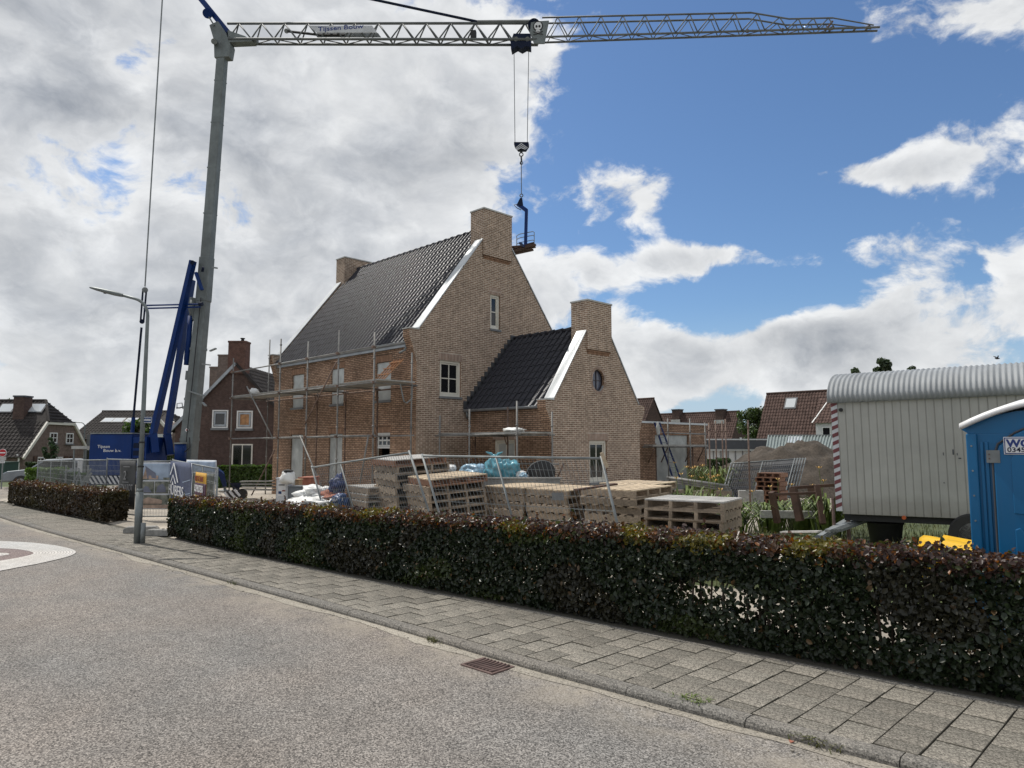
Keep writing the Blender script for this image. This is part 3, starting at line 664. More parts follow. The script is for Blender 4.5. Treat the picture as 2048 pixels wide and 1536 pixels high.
def ring(s0, s1, z):
    b = MB(); n = len(oc)
    for i in range(n):
        j = (i + 1) % n
        q = [(cx0 + (oc[k][0] - cx0) * s, cy0 + (oc[k][1] - cy0) * s, z) for k, s in ((i, s0), (j, s0), (j, s1), (i, s1))]
        b.poly(q)
    return b
ring(1.0, 0.002, RZ + 0.006).build('bed', 'redpaver', isl)
for k in range(14):
    s1 = 1.0 - k * 0.042; ring(s1, s1 - 0.036, RZ + 0.011).build('sett_ring', 'whitepaver', isl)
for k in range(2):
    s1 = 0.09 - k * 0.042; ring(s1, s1 - 0.036, RZ + 0.011).build('sett_ring', 'whitepaver', isl)

# ================================================================== the new brick house
HX0, HX1, HY0, HY1, HC = -27.6, -17.955, 13.52, 20.48, 17.0
EX1, EY0, EY1, EC = -14.112, 15.66, 20.08, 17.87
house = thing('brick_house', 'new brick house under construction with black tiled roof and stepped-out chimneys', 'house', (-20, 16, 0.1))
def solid(name, m, mb, parent=house): return mb.build(name, m, parent)

def slope_profile(y0, yc, zk, zt, half_ch, kn=0.32, z_flare=0.9, ch_top=None, right_kn=True):
    """gable outline (y,z): wall, corbelled kneeler, raking parapet, chimney shaft"""
    return None
def gable(X0, X1, left, right, yc, z_flare, z_kn, y_sl, z_sl, chy0, chy1, z_ch, z_top, kn, name):
    L = [(left, 0.0), (left, z_flare), (left - kn * 0.55, (z_flare + z_kn) / 2), (left - kn, z_kn - 0.22), (left - kn, z_kn), (y_sl, z_sl), (chy0, z_ch), (chy0, z_top)]
    R = [(right, 0.0), (right, z_flare), (right + kn * 0.55, (z_flare + z_kn) / 2), (right + kn, z_kn - 0.22), (right + kn, z_kn), (2 * yc - y_sl, z_sl), (chy1, z_ch), (chy1, z_top)]
    pr = L + R[::-1]
    b = MB().prism([(X0, y, z) for y, z in pr], (X1 - X0, 0, 0))
    return solid(name, 'gable', b)
# windows -------------------------------------------------------------
def mapper(plane, c):
    if plane == 'X': return lambda a, d, z: (c - d, a, z)       # facing +X
    return lambda a, d, z: (a, c + d, z)                        # facing -Y
def fbox(b, P, a0, a1, d0, d1, z0, z1): b.box(P(a0, d0, z0), P(a1, d1, z1)); return b
def window(plane, c, a0, a1, z0, z1, bars=((0.5,), (0.5,)), fm='cream', fw=0.07, dep=0.10, sill=True, lintel='soldier', parent=house, bar=0.035, nm='window', glass='glass', sash=0.045):
    P = mapper(plane, c)
    fr = MB()
    fbox(fr, P, a0, a0 + fw, dep - .05, dep + .04, z0, z1); fbox(fr, P, a1 - fw, a1, dep - .05, dep + .04, z0, z1)
    fbox(fr, P, a0 + fw, a1 - fw, dep - .05, dep + .04, z1 - fw, z1); fbox(fr, P, a0 + fw, a1 - fw, dep - .05, dep + .04, z0, z0 + fw * 1.3)
    f = fr.build(nm, fm, parent)
    s = MB(); i0, i1, j0, j1 = a0 + fw + .006, a1 - fw - .006, z0 + fw * 1.3 + .006, z1 - fw - .006
    fbox(s, P, i0, i0 + sash, dep - .02, dep + .03, j0, j1); fbox(s, P, i1 - sash, i1, dep - .02, dep + .03, j0, j1)
    fbox(s, P, i0 + sash, i1 - sash, dep - .02, dep + .03, j1 - sash, j1); fbox(s, P, i0 + sash, i1 - sash, dep - .02, dep + .03, j0, j0 + sash)
    s.build('sash', fm, f)
    for t in bars[0]:
        a = i0 + (i1 - i0) * t; bb = MB(); fbox(bb, P, a - bar / 2, a + bar / 2, dep - .012, dep + .02, j0 + sash, j1 - sash); bb.build('glazing_bar', fm, f)
    for t in bars[1]:
        z = j0 + (j1 - j0) * t; bb = MB(); fbox(bb, P, i0 + sash, i1 - sash, dep - .0105, dep + .0185, z - bar / 2, z + bar / 2); bb.build('glazing_bar', fm, f)
    g = MB(); fbox(g, P, i0 + sash * .5, i1 - sash * .5, dep + .006, dep + .012, j0 + sash * .5, j1 - sash * .5); g.build('pane', glass, f)
    if sill:
        sl_ = MB(); fbox(sl_, P, a0 - .03, a1 + .03, -.05, dep + .03, z0 - .075, z0 - .004); sl_.build('sill', 'sill', f)
    if lintel:
        l = MB(); fbox(l, P, a0 - .06, a1 + .06, -.006, .02, z1 + .004, z1 + .244); l.build('lintel', lintel, f)
    return f

# main gable towards the camera
og = gable(HX1 - 0.34, HX1, HY0, HY1, HC, 4.72, 5.80, 13.60, 5.84, 16.33, 17.67, 9.30, 10.36, 0.30, 'gable_wall')
holes = MB().box((HX1 - 1, 14.46, 3.72), (HX1 + 1, 15.36, 4.90)).box((HX1 - 1, 16.70, 6.20), (HX1 + 1, 17.16, 7.42)); cut(og, holes)
facemat(og, 'rawbrick', lambda n, c: n.y < -0.5)
facemat(og, 'zinc', lambda n, c: n.z > 0.4 and c.z < 9.4 - 0.1)
window('X', HX1, 14.46, 15.36, 3.72, 4.90); window('X', HX1, 16.70, 17.16, 6.20, 7.42, bars=((), (0.5,)))
# far gable
ogf = gable(HX0, HX0 + 0.34, HY0, HY1, HC, 4.72, 5.80, 13.60, 5.84, 16.33, 17.67, 9.30, 10.36, 0.30, 'gable_wall')
facemat(ogf, 'rawbrick', lambda n, c: n.y < -0.5)
# side walls
wl = solid('side_wall', 'rawbrick', MB().box((HX0 + .34, HY0 + .001, 0), (HX1 - .34, HY0 + .3, 5.42)))
UP = [(-26.10, -25.18, 3.60, 4.90), (-23.13, -22.26, 3.62, 4.91), (-20.22, -19.35, 3.62, 4.90)]
LO = [(-26.09, -25.12, 0.12, 2.54), (-23.20, -22.28, 0.12, 2.54), (-20.22, -19.35, 0.12, 2.54)]
holes = MB()
for a0, a1, z0, z1 in UP + LO: holes.box((a0, HY0 - 1, z0), (a1, HY0 + 1, z1))
cut(wl, holes)
solid('back_wall', 'rawbrick', MB().box((HX0 + .34, HY1 - .3, 0), (HX1 - .34, HY1 - .001, 5.42)))
solid('dark_interior', 'darkroom', MB().box((HX0 + .4, HY0 + .9, 0.1), (HX1 - .4, HY1 - .35, 5.3)))  # near-black block filling the rooms, standing in for their unlit inside
for k, (a0, a1, z0, z1) in enumerate(UP + LO[:2]):
    b = MB(); n = 7; rows = []           # opening covered with plastic sheeting, slightly slack
    for i in range(n + 1):
        rows.append([(a0 + .012 + (a1 - a0 - .024) * j / 5, HY0 + .045 + 0.018 * fbm(i * 1.3 + k * 9, j * 0.9, 1.0), z0 + .01 + (z1 - z0 - .02) * i / n) for j in range(6)])
    b.grid(rows); ow = b.build('window_cover', 'plastic_cover', house, True)
    l = MB().box((a0 - .06, HY0 - .006, z1 + .004), (a1 + .06, HY0 + .02, z1 + .25)); l.build('lintel', 'soldier_raw', ow)
    if z0 > 1: MB().box((a0 - .03, HY0 - .05, z0 - .08), (a1 + .03, HY0 + .04, z0 - .004)).build('sill', 'sill', ow)
a0, a1, z0, z1 = LO[2]
window('Y', HY0, a0 + .01, a1 - .01, 2.02, z1, bars=((0.33, 0.67), (0.5,)), fm='white', fw=0.05, sill=False, lintel='soldier_raw', nm='transom_window', bar=.05)
dj = MB().box((a0 + .01, HY0 + .06, 0.14), (a0 + .06, HY0 + .12, 2.02)).box((a1 - .06, HY0 + .06, 0.14), (a1 - .01, HY0 + .12, 2.02)); dj.build('door_frame', 'cream', house)
# a second chimney front: shafts stand proud of the gables
def chimney(X0, X1, y0, y1, z0, z1, mb_name='chimney'):
    b = MB().box((X0, y0, z0 + .14), (X1, y1, z1)); c = b.build(mb_name, 'gable', house)
    MB().box((X0 + .03, y0 + .03, z0 + .07), (X1 - .035, y1 - .03, z0 + .14)).build('corbel', 'soldier_raw', c)
    MB().box((X0 + .06, y0 + .06, z0), (X1 - .065, y1 - .06, z0 + .07)).build('corbel', 'soldier_raw', c)
    MB().box((X0 - .025, y0 - .025, z1), (X1 + .025, y1 + .025, z1 + .05)).build('cap', 'stonecap', c)
    return c
chimney(HX1 - .62, HX1 + .075, 16.31, 17.69, 8.62, 10.40)
chimney(HX0 - .075, HX0 + .62, 16.31, 17.69, 8.62, 10.40)

# tiled roofs ---------------------------------------------------------
TW, TL, TE = 0.222, 0.40, 0.315
TPROF = [(0, .022), (.018, .006), (.045, .0), (.095, .0), (.115, .010), (.132, .034), (.150, .052), (.170, .058), (.190, .052), (.207, .038), (.222, .022)]
def tile_pts(o, ux, uy, un):
    """course lip and tile face as two separate strips so that only the face is smooth"""
    row = lambda y, dz: [o + ux * a + uy * y + un * (h + dz) for a, h in TPROF]
    return [row(0.0, .006), row(0.0, .034)], [row(0.0, .034), row(TL, .010)]
tile_local = MB()
for g_ in tile_pts(Vector(), Vector((1, 0, 0)), Vector((0, 1, 0)), Vector((0, 0, 1))): tile_local.grid(g_)
TILE = tile_local.mesh('roof_tile', 'tile', None, True)
def tiled(parent, x0, x1, y_e, z_e, y_r, z_r, m='tile', limit=300, wide=1.0, mesh=None, tw=TW, te=TE, sign=1):
    """tiles on a slope rising from (y_e,z_e) to (y_r,z_r), courses along X; nearest ones as single parts"""
    base = BASE[parent]
    ux = Vector((1, 0, 0)); uy = Vector((0, y_r - y_e, z_r - z_e)); ln = uy.length; uy.normalize(); un = ux.cross(uy)
    nr = int(ln / te); nc = int((x1 - x0) / tw); sxw = (x1 - x0) / nc
    pos = []
    for r in range(nr):
        for c in range(nc):
            pos.append(Vector((x0 + c * sxw, y_e, z_e)) + uy * (r * (ln - .06) / nr))
    pos.sort(key=lambda p: (p - CO).length)
    rot = Matrix((ux, uy, un)).transposed().to_euler()
    rest = MB()
    for k, p in enumerate(pos):
        j = random.uniform(-.004, .004)
        if k < limit: link(mesh or TILE, 'roof_tile', parent, p - base + un * j, rot)
        else:
            for g_ in tile_pts(p + un * j, ux * (tw / TW), uy, un): rest.grid(g_)
    if rest.v: rest.build('roof_tile', m, parent, True)['kind'] = 'stuff'
# main roof
roof = solid('roof', 'darkroom', MB().prism([(HX0 + .36, 13.44, 5.40), (HX0 + .36, HC, 9.86), (HX0 + .36, 2 * HC - 13.44, 5.40)], (HX1 - HX0 - .72, 0, 0)))
tiled(roof, HX0 + .36, HX1 - .36, 13.34, 5.42, HC - .03, 9.93)
MB().prism([(HX0 + .36, HC, 9.94), (HX0 + .36, 2 * HC - 13.34, 5.43), (HX0 + .36, 2 * HC - 13.34, 5.48), (HX0 + .36, HC, 9.99)], (HX1 - HX0 - .72, 0, 0)).build('rear_slope', 'tile', roof)
x = HX0 + .36
while x < HX1 - .4:
    e = min(x + .40, HX1 - .36)
    MB().tube((x, HC, 9.965), (e, HC, 9.985), 0.085, 8, 0.10).build('ridge_tile', 'tile', roof, True); x += .38
def coping(X0, X1, ya, za, yb, zb, parent):
    for s in (-1, 1):
        yc = HC if X1 < -17 else EC
        A, B = (ya, za), (yb, zb)
        if s > 0: A, B = (2 * yc - ya, za), (2 * yc - yb, zb)
        n = 3
        for i in range(n):
            t0, t1 = i / n, (i + 1) / n
            q = lambda t, h: (A[0] + (B[0] - A[0]) * t, A[1] + (B[1] - A[1]) * t + h)
            (y0, z0), (y1, z1) = q(t0, 0), q(t1 + (.012 if i < n - 1 else 0), 0); hh = 0.0 if i % 2 == 0 else .004
            MB().quadbox([(X0, y0, z0 + .003), (X1, y0, z0 + .003), (X1, y1, z1 + .003), (X0, y1, z1 + .003), (X0, y0, z0 + .05 + hh), (X1, y0, z0 + .05 + hh), (X1, y1, z1 + .05 + hh), (X0, y1, z1 + .05 + hh)]).build('coping', 'zinc', parent)
coping(HX1 - .37, HX1 + .03, 13.58, 5.835, 16.30, 9.29, og)
coping(HX0 - .03, HX0 + .37, 13.58, 5.835, 16.30, 9.29, ogf)
for (x0, x1), p in (((HX1 - .37, HX1 + .03), og), ((HX0 - .03, HX0 + .37), ogf)): MB().box((x0, 13.19, 5.803), (x1, 13.60, 5.838)).build('kneeler_cap', 'stonecap', p)
def gutter(x0, x1, y, z, parent):
    b = MB(); rows = []
    for x in (x0, x1): rows.append([(x, y + .07 * math.cos(a), z + .07 * math.sin(a)) for a in [math.pi * (1 + i / 8) for i in range(9)]])
    b.grid(rows); rows2 = [[(p[0], y + (p[1] - y) * .9, z + (p[2] - z) * .9) for p in r] for r in rows[::-1]]; b.grid(rows2)
    g = b.build('gutter', 'gutterzinc', parent, True)
    MB().tube((x0, y - .07, z), (x1, y - .07, z), .013, 6).build('gutter_bead', 'gutterzinc', g)
    return g
gutter(HX0 + .36, HX1 - .36, 13.38, 5.44, house)
MB().box((HX0 + .35, 13.42, 5.28), (HX1 - .35, 13.515, 5.41)).build('fascia', 'gutterzinc', house)
MB().path([(HX1 - .42, 13.38, 5.38), (HX1 - .42, 13.40, 5.25), (HX1 - .42, 13.36, 5.16), (HX1 - .62, 13.30, 5.08)], .035, 8).build('spout', 'galv', house, True)

# extension ------------------------------------------------------------
oe = gable(EX1 - .34, EX1, EY0, EY1, EC, 2.55, 3.46, 15.72, 3.50, 17.27, 18.47, 5.72, 6.66, 0.30, 'gable_wall')
holes = MB().box((EX1 - 1, 17.38, 0.96), (EX1 + 1, 18.26, 2.27))
circ = [(EC - .005 + .30 * math.cos(a), 4.20 + .355 * math.sin(a)) for a in [2 * math.pi * i / 28 for i in range(28)]]
holes.prism([(EX1 - 1, y, z) for y, z in circ], (2, 0, 0)); cut(oe, holes)
facemat(oe, 'rawbrick', lambda n, c: n.y < -0.5); facemat(oe, 'zinc', lambda n, c: n.z > 0.4 and c.z < 5.5)
window('X', EX1, 17.38, 18.26, 0.96, 2.27, bars=((0.5,), ()), fw=.075)
rw = MB()
for i in range(28):
    a, b2 = circ[i], circ[(i + 1) % 28]; q = lambda p, s: (EC - .005 + (p[0] - EC + .005) * s, 4.20 + (p[1] - 4.20) * s)
    rw.quadbox([(EX1 - .13, *q(a, .90)), (EX1 - .13, *q(a, .995)), (EX1 - .13, *q(b2, .995)), (EX1 - .13, *q(b2, .90)), (EX1 - .07, *q(a, .90)), (EX1 - .07, *q(a, .995)), (EX1 - .07, *q(b2, .995)), (EX1 - .07, *q(b2, .90))])
rwo = rw.build('round_window', 'wood_frame', house)
MB().prism([(EX1 - .115, y, z) for y, z in circ], (.006, 0, 0)).build('pane', 'glass_painted_sky', rwo)
MB().box((EX1 - .105, EC - .02, 3.87), (EX1 - .085, EC + .005, 4.53)).build('glazing_bar', 'wood_frame', rwo)
MB().box((EX1 - .104, EC - .28, 4.19), (EX1 - .086, EC + .27, 4.21)).build('glazing_bar', 'wood_frame', rwo)
sr = MB()
for i in range(40):
    a0_, a1_ = 2 * math.pi * i / 40 + .012, 2 * math.pi * (i + 1) / 40 - .012
    q = lambda a, r, d: (EX1 + d, EC - .005 + (.30 + r) * math.cos(a), 4.20 + (.355 + r) * math.sin(a))
    sr.quadbox([q(a0_, .005, -.02), q(a0_, .10, -.02), q(a1_, .10, -.02), q(a1_, .005, -.02), q(a0_, .005, .006), q(a0_, .10, .006), q(a1_, .10, .006), q(a1_, .005, .006)])
sr.build('rowlock_ring', 'soldier', rwo)['kind'] = 'stuff'
ew = solid('side_wall', 'rawbrick', MB().box((HX1 + .002, EY0 + .001, 0), (EX1 - .34, EY0 + .3, 3.30)))
cut(ew, MB().box((-16.64, EY0 - 1, 1.0), (-15.70, EY0 + 1, 2.30)))
window('Y', EY0, -16.64, -15.70, 1.0, 2.30, bars=((0.5,), ()), fm='cream', lintel='soldier', glass='plastic_cover')
solid('back_wall', 'rawbrick', MB().box((HX1 + .002, EY1 - .3, 0), (EX1 - .34, EY1 - .001, 3.30)))
solid('dark_interior', 'darkroom', MB().box((HX1 + .05, EY0 + .8, .1), (EX1 - .38, EY1 - .35, 3.2)))  # dark filler block painted in place of the extension's interior shade
chimney(EX1 - .60, EX1 + .075, 17.25, 18.49, 5.02, 6.70)
roof2 = solid('roof', 'darkroom', MB().prism([(HX1 + .003, 15.60, 3.28), (HX1 + .003, EC, 5.84), (HX1 + .003, 2 * EC - 15.60, 3.28)], (EX1 - .36 - HX1, 0, 0)))
tiled(roof2, HX1 + .06, EX1 - .36, 15.50, 3.27, EC - .03, 5.92, limit=300, tw=0.245)
MB().prism([(HX1 + .02, EC, 5.92), (HX1 + .02, 2 * EC - 15.5, 3.28), (HX1 + .02, 2 * EC - 15.5, 3.33), (HX1 + .02, EC, 5.97)], (EX1 - .38 - HX1, 0, 0)).build('rear_slope', 'tile', roof2)
x = HX1 + .05
while x < EX1 - .40:
    MB().tube((x, EC, 5.955), (min(x + .40, EX1 - .36), EC, 5.975), 0.085, 8, 0.10).build('ridge_tile', 'tile', roof2, True); x += .38
coping(EX1 - .37, EX1 + .03, 15.70, 3.495, 17.24, 5.71, oe)
MB().box((EX1 - .37, 15.35, 3.463), (EX1 + .03, 15.72, 3.498)).build('kneeler_cap', 'stonecap', oe)
gutter(HX1 + .03, EX1 - .36, 15.52, 3.30, house)
MB().path([(HX1 + .12, 15.52, 3.24), (HX1 + .12, 15.55, 3.10), (HX1 + .06, 15.60, 3.02)], .035, 8).build('spout', 'galv', house, True)
for i in range(15):                                  # stepped lead flashing on the main gable
    t = i / 15; y = 15.50 + (EC - 15.50) * t; z = 3.30 + (5.95 - 3.30) * t
    MB().box((HX1 + .001, y - .03, z - .05), (HX1 + .022, y + .21, z + .30)).build('flashing', 'lead', roof2)
# flat-roofed rear annex
AX = -16.5
an = solid('annex_wall', 'rawbrick', MB().box((AX - 5, 20.1, 0), (AX, 28.6, 3.02)))
cut(an, MB().box((AX - .16, 24.55, -.5), (AX + 1, 27.08, 2.56)))
MB().box((AX - 5.05, 20.1, 3.02), (AX + .05, 28.66, 3.10)).build('roof_edge', 'zinc', house)
b = MB(); rows = []
for i in range(9): rows.append([(AX - .06 + 0.02 * fbm(i, j, .8), 24.56 + 2.51 * j / 8, 0.1 + 2.45 * i / 8) for j in range(9)])
b.grid(rows); b.build('door_cover', 'plastic_cover', house, True)
MB().box((AX - .004, 24.5, 2.565), (AX + .012, 27.14, 2.70)).build('lintel', 'soldier_raw', house)

# ================================================================== scaffolding
def coupler(p, parent, r=.035): MB().lathe([(r * .6, -.05), (r, -.04), (r, .04), (r * .6, .05)], p, 8).build('coupler', 'scaf', parent)
def standard(x, y, z0, z1, parent, m='scaf', rings=True, r=.0265):
    o = MB().tube((x, y, z0), (x, y, z1), r, 8).build('standard', m, parent, True)
    if rings:
        z = z0 + .55
        while z < z1 - .2:
            MB().lathe([(r, -.03), (.044, -.012), (.044, .012), (r, .03)], (x, y, z), 8).build('rosette', m, o); z += 1.0
    return o
def ledger(a, b, parent, m='scaf', name='ledger', r=.0245):
    return MB().tube(a, b, r, 8).build(name, m, parent, True)

sc1 = thing('scaffold', 'long steel scaffold with plank deck along the unpointed side wall of the new house', 'scaffold', (-22, 12.5, .12))
YO, YI, ZP = 11.70, 13.18, 4.07
XS = [-30.9, -27.45, -23.5, -21.55, -19.6, -17.55]
tops = [5.35, 5.85, 5.80, 5.75, 5.72, 5.40]
tin = [6.1, 6.35, 5.9, 4.3, 4.2, 5.1]
for k, x in enumerate([-27.45, -23.5, -19.6, -17.6]):
    standard(x, YO, .13, [5.55, 5.90, 5.75, 5.45][k], sc1, 'scaf')
standard(-21.55, YO, .13, 5.6, sc1)
for k, x in enumerate([-27.45, -23.5, -21.55, -19.6, -17.75]):
    standard(x, YI, .13, [6.45, 4.35, 4.2, 4.2, 5.0][k], sc1, 'scafrust' if k not in (0, 4) else 'scaf')
ledger((-27.6, YO, 4.99), (-17.5, YO, 5.04), sc1); ledger((-27.6, YO, 2.38), (-17.5, YO, 2.41), sc1)
ledger((-27.6, YI, 3.92), (-17.6, YI, 3.92), sc1, 'scafrust'); ledger((-27.6, YI, 2.40), (-17.6, YI, 2.42), sc1)
ledger((-27.6, YO, 3.97), (-17.5, YO, 3.97), sc1)
for x in (-27.45, -23.5, -21.55, -19.6, -17.6): ledger((x, YO - .1, 3.96), (x, YI + .1, 3.96), sc1, 'scaf', 'transom')
ledger((-26.1, YO - .03, 4.35), (-23.9, YO - .03, 2.42), sc1, name='brace'); ledger((-21.6, YO - .03, 2.8), (-19.65, YO - .03, 4.75), sc1, 'scafrust', name='brace')
ledger((-21.9, YO - .03, 2.45), (-20.0, YO - .03, 0.35), sc1, name='brace'); ledger((-23.7, YO - .03, 1.95), (-25.4, YO - .03, .30), sc1, 'scafrust', name='brace')
ledger((-17.8, YO - .03, 2.4), (-18.2, YO - .03, 1.0), sc1, name='brace')
for k, x in enumerate([-23.5, -21.55, -19.6]):
    MB().path([(x, YI, 3.35), (x + .25, YI - .2, 3.75), (x + .35, YI - .3, 3.93)], .018, 6).build('bracket', 'scafrust', sc1)
for i in range(5):                                   # deck planks, five abreast in three lengths
    y0 = YO + .06 + i * .268
    for x0, x1 in ((-27.7, -23.55), (-23.53, -20.3), (-20.28, -17.42)):
        MB().box((x0, y0, ZP - .045 + .002 * (i % 3)), (x1 + random.uniform(-.05, .0), y0 + .26, ZP + .002 * (i % 2))).build('deck_plank', 'scafboard', sc1)
MB().path([(-17.55, 13.05, 4.0), (-17.55, 13.05, 3.55), (-17.55, 12.85, 3.40), (-17.55, 12.75, 3.45), (-17.55, 12.6, 3.98)], .022, 6).build('bracket', 'galv', sc1)
for x in (-27.45, -23.5, -21.55, -19.6, -17.6):
    for z_ in (2.39, 3.97, 5.01): MB().cbox((x, YO - .03, z_), (.09, .10, .08)).build('coupler', 'scafrust', sc1)
    MB().box((x - .075, YO - .075, .12), (x + .075, YO + .075, .135)).build('base_plate', 'scafrust', sc1)
# sample frame of roof battens leaning on the deck
bt = thing('batten_rack', 'small ladder-like rack of orange battens leaning at the right end of the scaffold deck', 'batten rack', (-18.9, 12.9, ZP))
for i in range(4): MB().bar((-19.35 + i * .16, 12.75, ZP), (-18.78 + i * .16, 13.25, 4.85), .05, .03).build('batten', 'batten', bt)
for i in range(4):
    t = .12 + i * .25; MB().bar((-19.40 + .57 * t, 12.72 + .5 * t, ZP + .78 * t + .02), (-18.78 + .57 * t, 12.72 + .5 * t, ZP + .78 * t + .02), .07, .03).build('rail', 'batten', bt)
rg = thing('cement_bag', 'crumpled white bag on the far end of the scaffold deck', 'bag', (-26.2, 12.0, ZP))
def lump(parent, name, m, c, r, seed=0, n=10, rough=.35, flat=0.0):
    b = MB(); rows = []
    for i in range(n + 1):
        th = math.pi * i / n; row = []
        for j in range(2 * n + 1):
            ph = math.pi * (j % (2 * n)) / n; d = Vector((math.sin(th) * math.cos(ph), math.sin(th) * math.sin(ph), math.cos(th)))
            k = 1 + rough * noise.fractal(d * 1.7 + Vector((seed, seed * .7, 0)), 1.0, 2.0, 3) + .22 * rough * abs(noise.fractal(d * 5.5 + Vector((seed, 3, 1)), 1.0, 2.0, 3))
            z = d.z * r[2] * k
            row.append((c[0] + d.x * r[0] * k, c[1] + d.y * r[1] * k, c[2] + (max(z, -flat) if flat else z)))
        rows.append(row)
    b.grid(rows); return b.build(name, m, parent, True)
lump(rg, 'bag', 'tarp', (-26.2, 12.0, ZP + .10), (.24, .16, .13), 3, flat=.1)

sc2 = thing('scaffold', 'low scaffold with plank deck in the corner of the main gable and the extension', 'scaffold', (-16, 14.7, .12))
for x, y, z1, m in ((-17.3, 13.95, 3.05, 'scaf'), (-15.9, 13.95, 3.2, 'scaf'), (-13.9, 13.95, 3.35, 'scaf'), (-13.85, 15.35, 3.1, 'scaf'), (-17.2, 15.35, 2.45, 'scafrust'), (-15.7, 15.35, 3.3, 'scafrust')):
    standard(x, y, .13, z1, sc2, m)
ledger((-17.5, 13.95, 2.42), (-13.75, 13.95, 2.44), sc2); ledger((-17.3, 15.35, 2.42), (-13.75, 15.35, 2.42), sc2)
ledger((-17.4, 15.35, 1.55), (-13.6, 15.35, 1.58), sc2); ledger((-13.9, 13.9, 2.41), (-13.87, 15.45, 2.41), sc2); ledger((-15.8, 13.9, 2.405), (-15.8, 15.45, 2.405), sc2, name='transom')
for i in range(4):
    y0 = 14.0 + i * .33
    for x0, x1 in ((-17.45, -15.72), (-15.70, -13.78)): MB().box((x0, y0, 2.455), (x1, y0 + .31, 2.50 + .003 * (i % 2))).build('deck_plank', 'scafboard', sc2)
for x in (-17.2, -15.7, -13.85): MB().path([(x, 15.3, 2.15), (x + .06, 15.15, 2.36), (x + .12, 15.05, 2.43)], .02, 6).build('bracket', 'scafrust', sc2)
ledger((-13.75, 15.4, 1.1), (-13.45, 15.4, 1.6), sc2, 'scafrust', 'brace'); ledger((-16.9, 15.3, 1.0), (-16.6, 15.3, 1.6), sc2, 'black', 'brace')
rag = thing('plastic_rag', 'rumpled pale plastic sheet lying on the low scaffold deck', 'plastic sheet', (-14.6, 14.6, 2.5))
lump(rag, 'sheet', 'tarp', (-14.5, 14.4, 2.56), (.34, .2, .07), 9, rough=.7, flat=.05)
# a red chimney-cowl-like lath on the wall under the gutter
sc3 = thing('scaffold', 'trestle scaffold in front of the covered door of the flat-roofed annex', 'scaffold', (-15.8, 25.8, .12))
for y, z1 in ((24.35, 3.2), (26.0, 3.25), (27.2, 3.1)): standard(-15.75, y, .13, z1, sc3, 'scaf')
standard(-16.3, 24.3, .13, 2.2, sc3, 'scafrust'); standard(-16.3, 27.1, .13, 2.2, sc3, 'scafrust')
ledger((-15.75, 23.3, 2.08), (-15.75, 27.4, 2.08), sc3); ledger((-16.3, 23.4, 2.06), (-16.3, 27.4, 2.06), sc3)
ledger((-15.75, 24.2, 2.62), (-15.75, 27.3, 2.60), sc3)
for i in range(2): MB().box((-16.25 + i * .26, 23.4, 2.11), (-16.01 + i * .26, 27.4, 2.155)).build('deck_plank', 'scafboard', sc3)
for y in (23.5, 24.4, 26.2, 27.2): ledger((-15.8, y, 2.05), (-16.2, y + .12, 1.45), sc3, 'scafrust', 'brace')
ld = thing('ladder', 'dark blue aluminium ladder leaning against the flat-roofed annex', 'ladder', (-15.3, 25.6, .13))
A0, B0, A1, B1 = Vector((-15.2, 25.55, .2)), Vector((-15.2, 25.97, .2)), Vector((-16.2, 24.35, 3.3)), Vector((-16.2, 24.77, 3.3))
A0, B0, A1, B1 = on_x(1349, 966, -15.6), on_x(1364, 966, -15.6), on_x(1309, 845, -16.35), on_x(1319, 845, -16.35)
for a, b in ((A0, A1), (B0, B1)): MB().bar(a, b, .03, .07).build('stile', 'ladderblue', ld)
for i in range(1, 12): MB().tube(A0.lerp(A1, i / 12), B0.lerp(B1, i / 12), .016, 6).build('rung', 'galv', ld)
lump(ld, 'ladder_rag', 'plastic_cover', tuple(A1.lerp(A0, .1) + Vector((.06, .02, -.05))), (.06, .10, .28), 5)
# free-standing standards by the plot's rear
sps = [((1417, 968), 14.5), ((1438, 950), 12.0)]
for px, top, bot, D in ((1421, 845, 975, 24.5), (1434, 842, 962, 27.5), (1447, 842, 962, 27.0), (1454, 838, 962, 26.5), (1500, 840, 985, 21.5)):
    p0, p1 = at(px, bot, D), at(px, top, D); z0 = .10
    s = thing('scaffold_post', {1421: 'thin steel scaffold post standing nearest the annex corner', 1434: 'steel scaffold post in front of the white garage, left one of a close trio', 1447: 'steel scaffold post in front of the white garage, middle one of a close trio', 1454: 'steel scaffold post in front of the white garage, right one of a close trio', 1500: 'tall single steel scaffold post left of the soil heap'}[px], 'scaffold post', (p0.x, p0.y, z0), group='loose scaffold posts')
    standard(p0.x, p0.y, z0, p1.z, s, 'scafrust')
    MB().lathe([(.07, 0), (.07, .012), (.03, .03)], (p0.x, p0.y, z0), 8).build('base_plate', 'scafrust', s)

# ================================================================== street lamp with street-name plate
LP = Vector((-15.86, 4.90, .11))
lp = thing('street_lamp', 'grey curved-arm street lamp at the kerb beside the hedge gap', 'street lamp', LP)
b = MB().tube(LP, LP + Vector((0, 0, 1.05)), .074, 14).tube(LP + Vector((0, 0, 1.05)), LP + Vector((0, 0, 1.12)), .074, 14, .05); b.build('base', 'lamp', lp, True)
pdir = (at(178, 584, 14.7) - at(294, 640, 14.7)); pdir.z = 0; pdir.normalize()
pts = [LP + Vector((0, 0, 1.1)), LP + Vector((0, 0, 2.6)), LP + Vector((0, 0, 4.55)), LP + Vector((0, 0, 4.72))]
for i in range(1, 8):
    a = rad(75) * i / 7; pts.append(LP + pdir * (.38 * (1 - math.cos(a))) + Vector((0, 0, 4.72 + .38 * math.sin(a))))
pts.append(pts[-1] + pdir * .34 + Vector((0, 0, .09)))
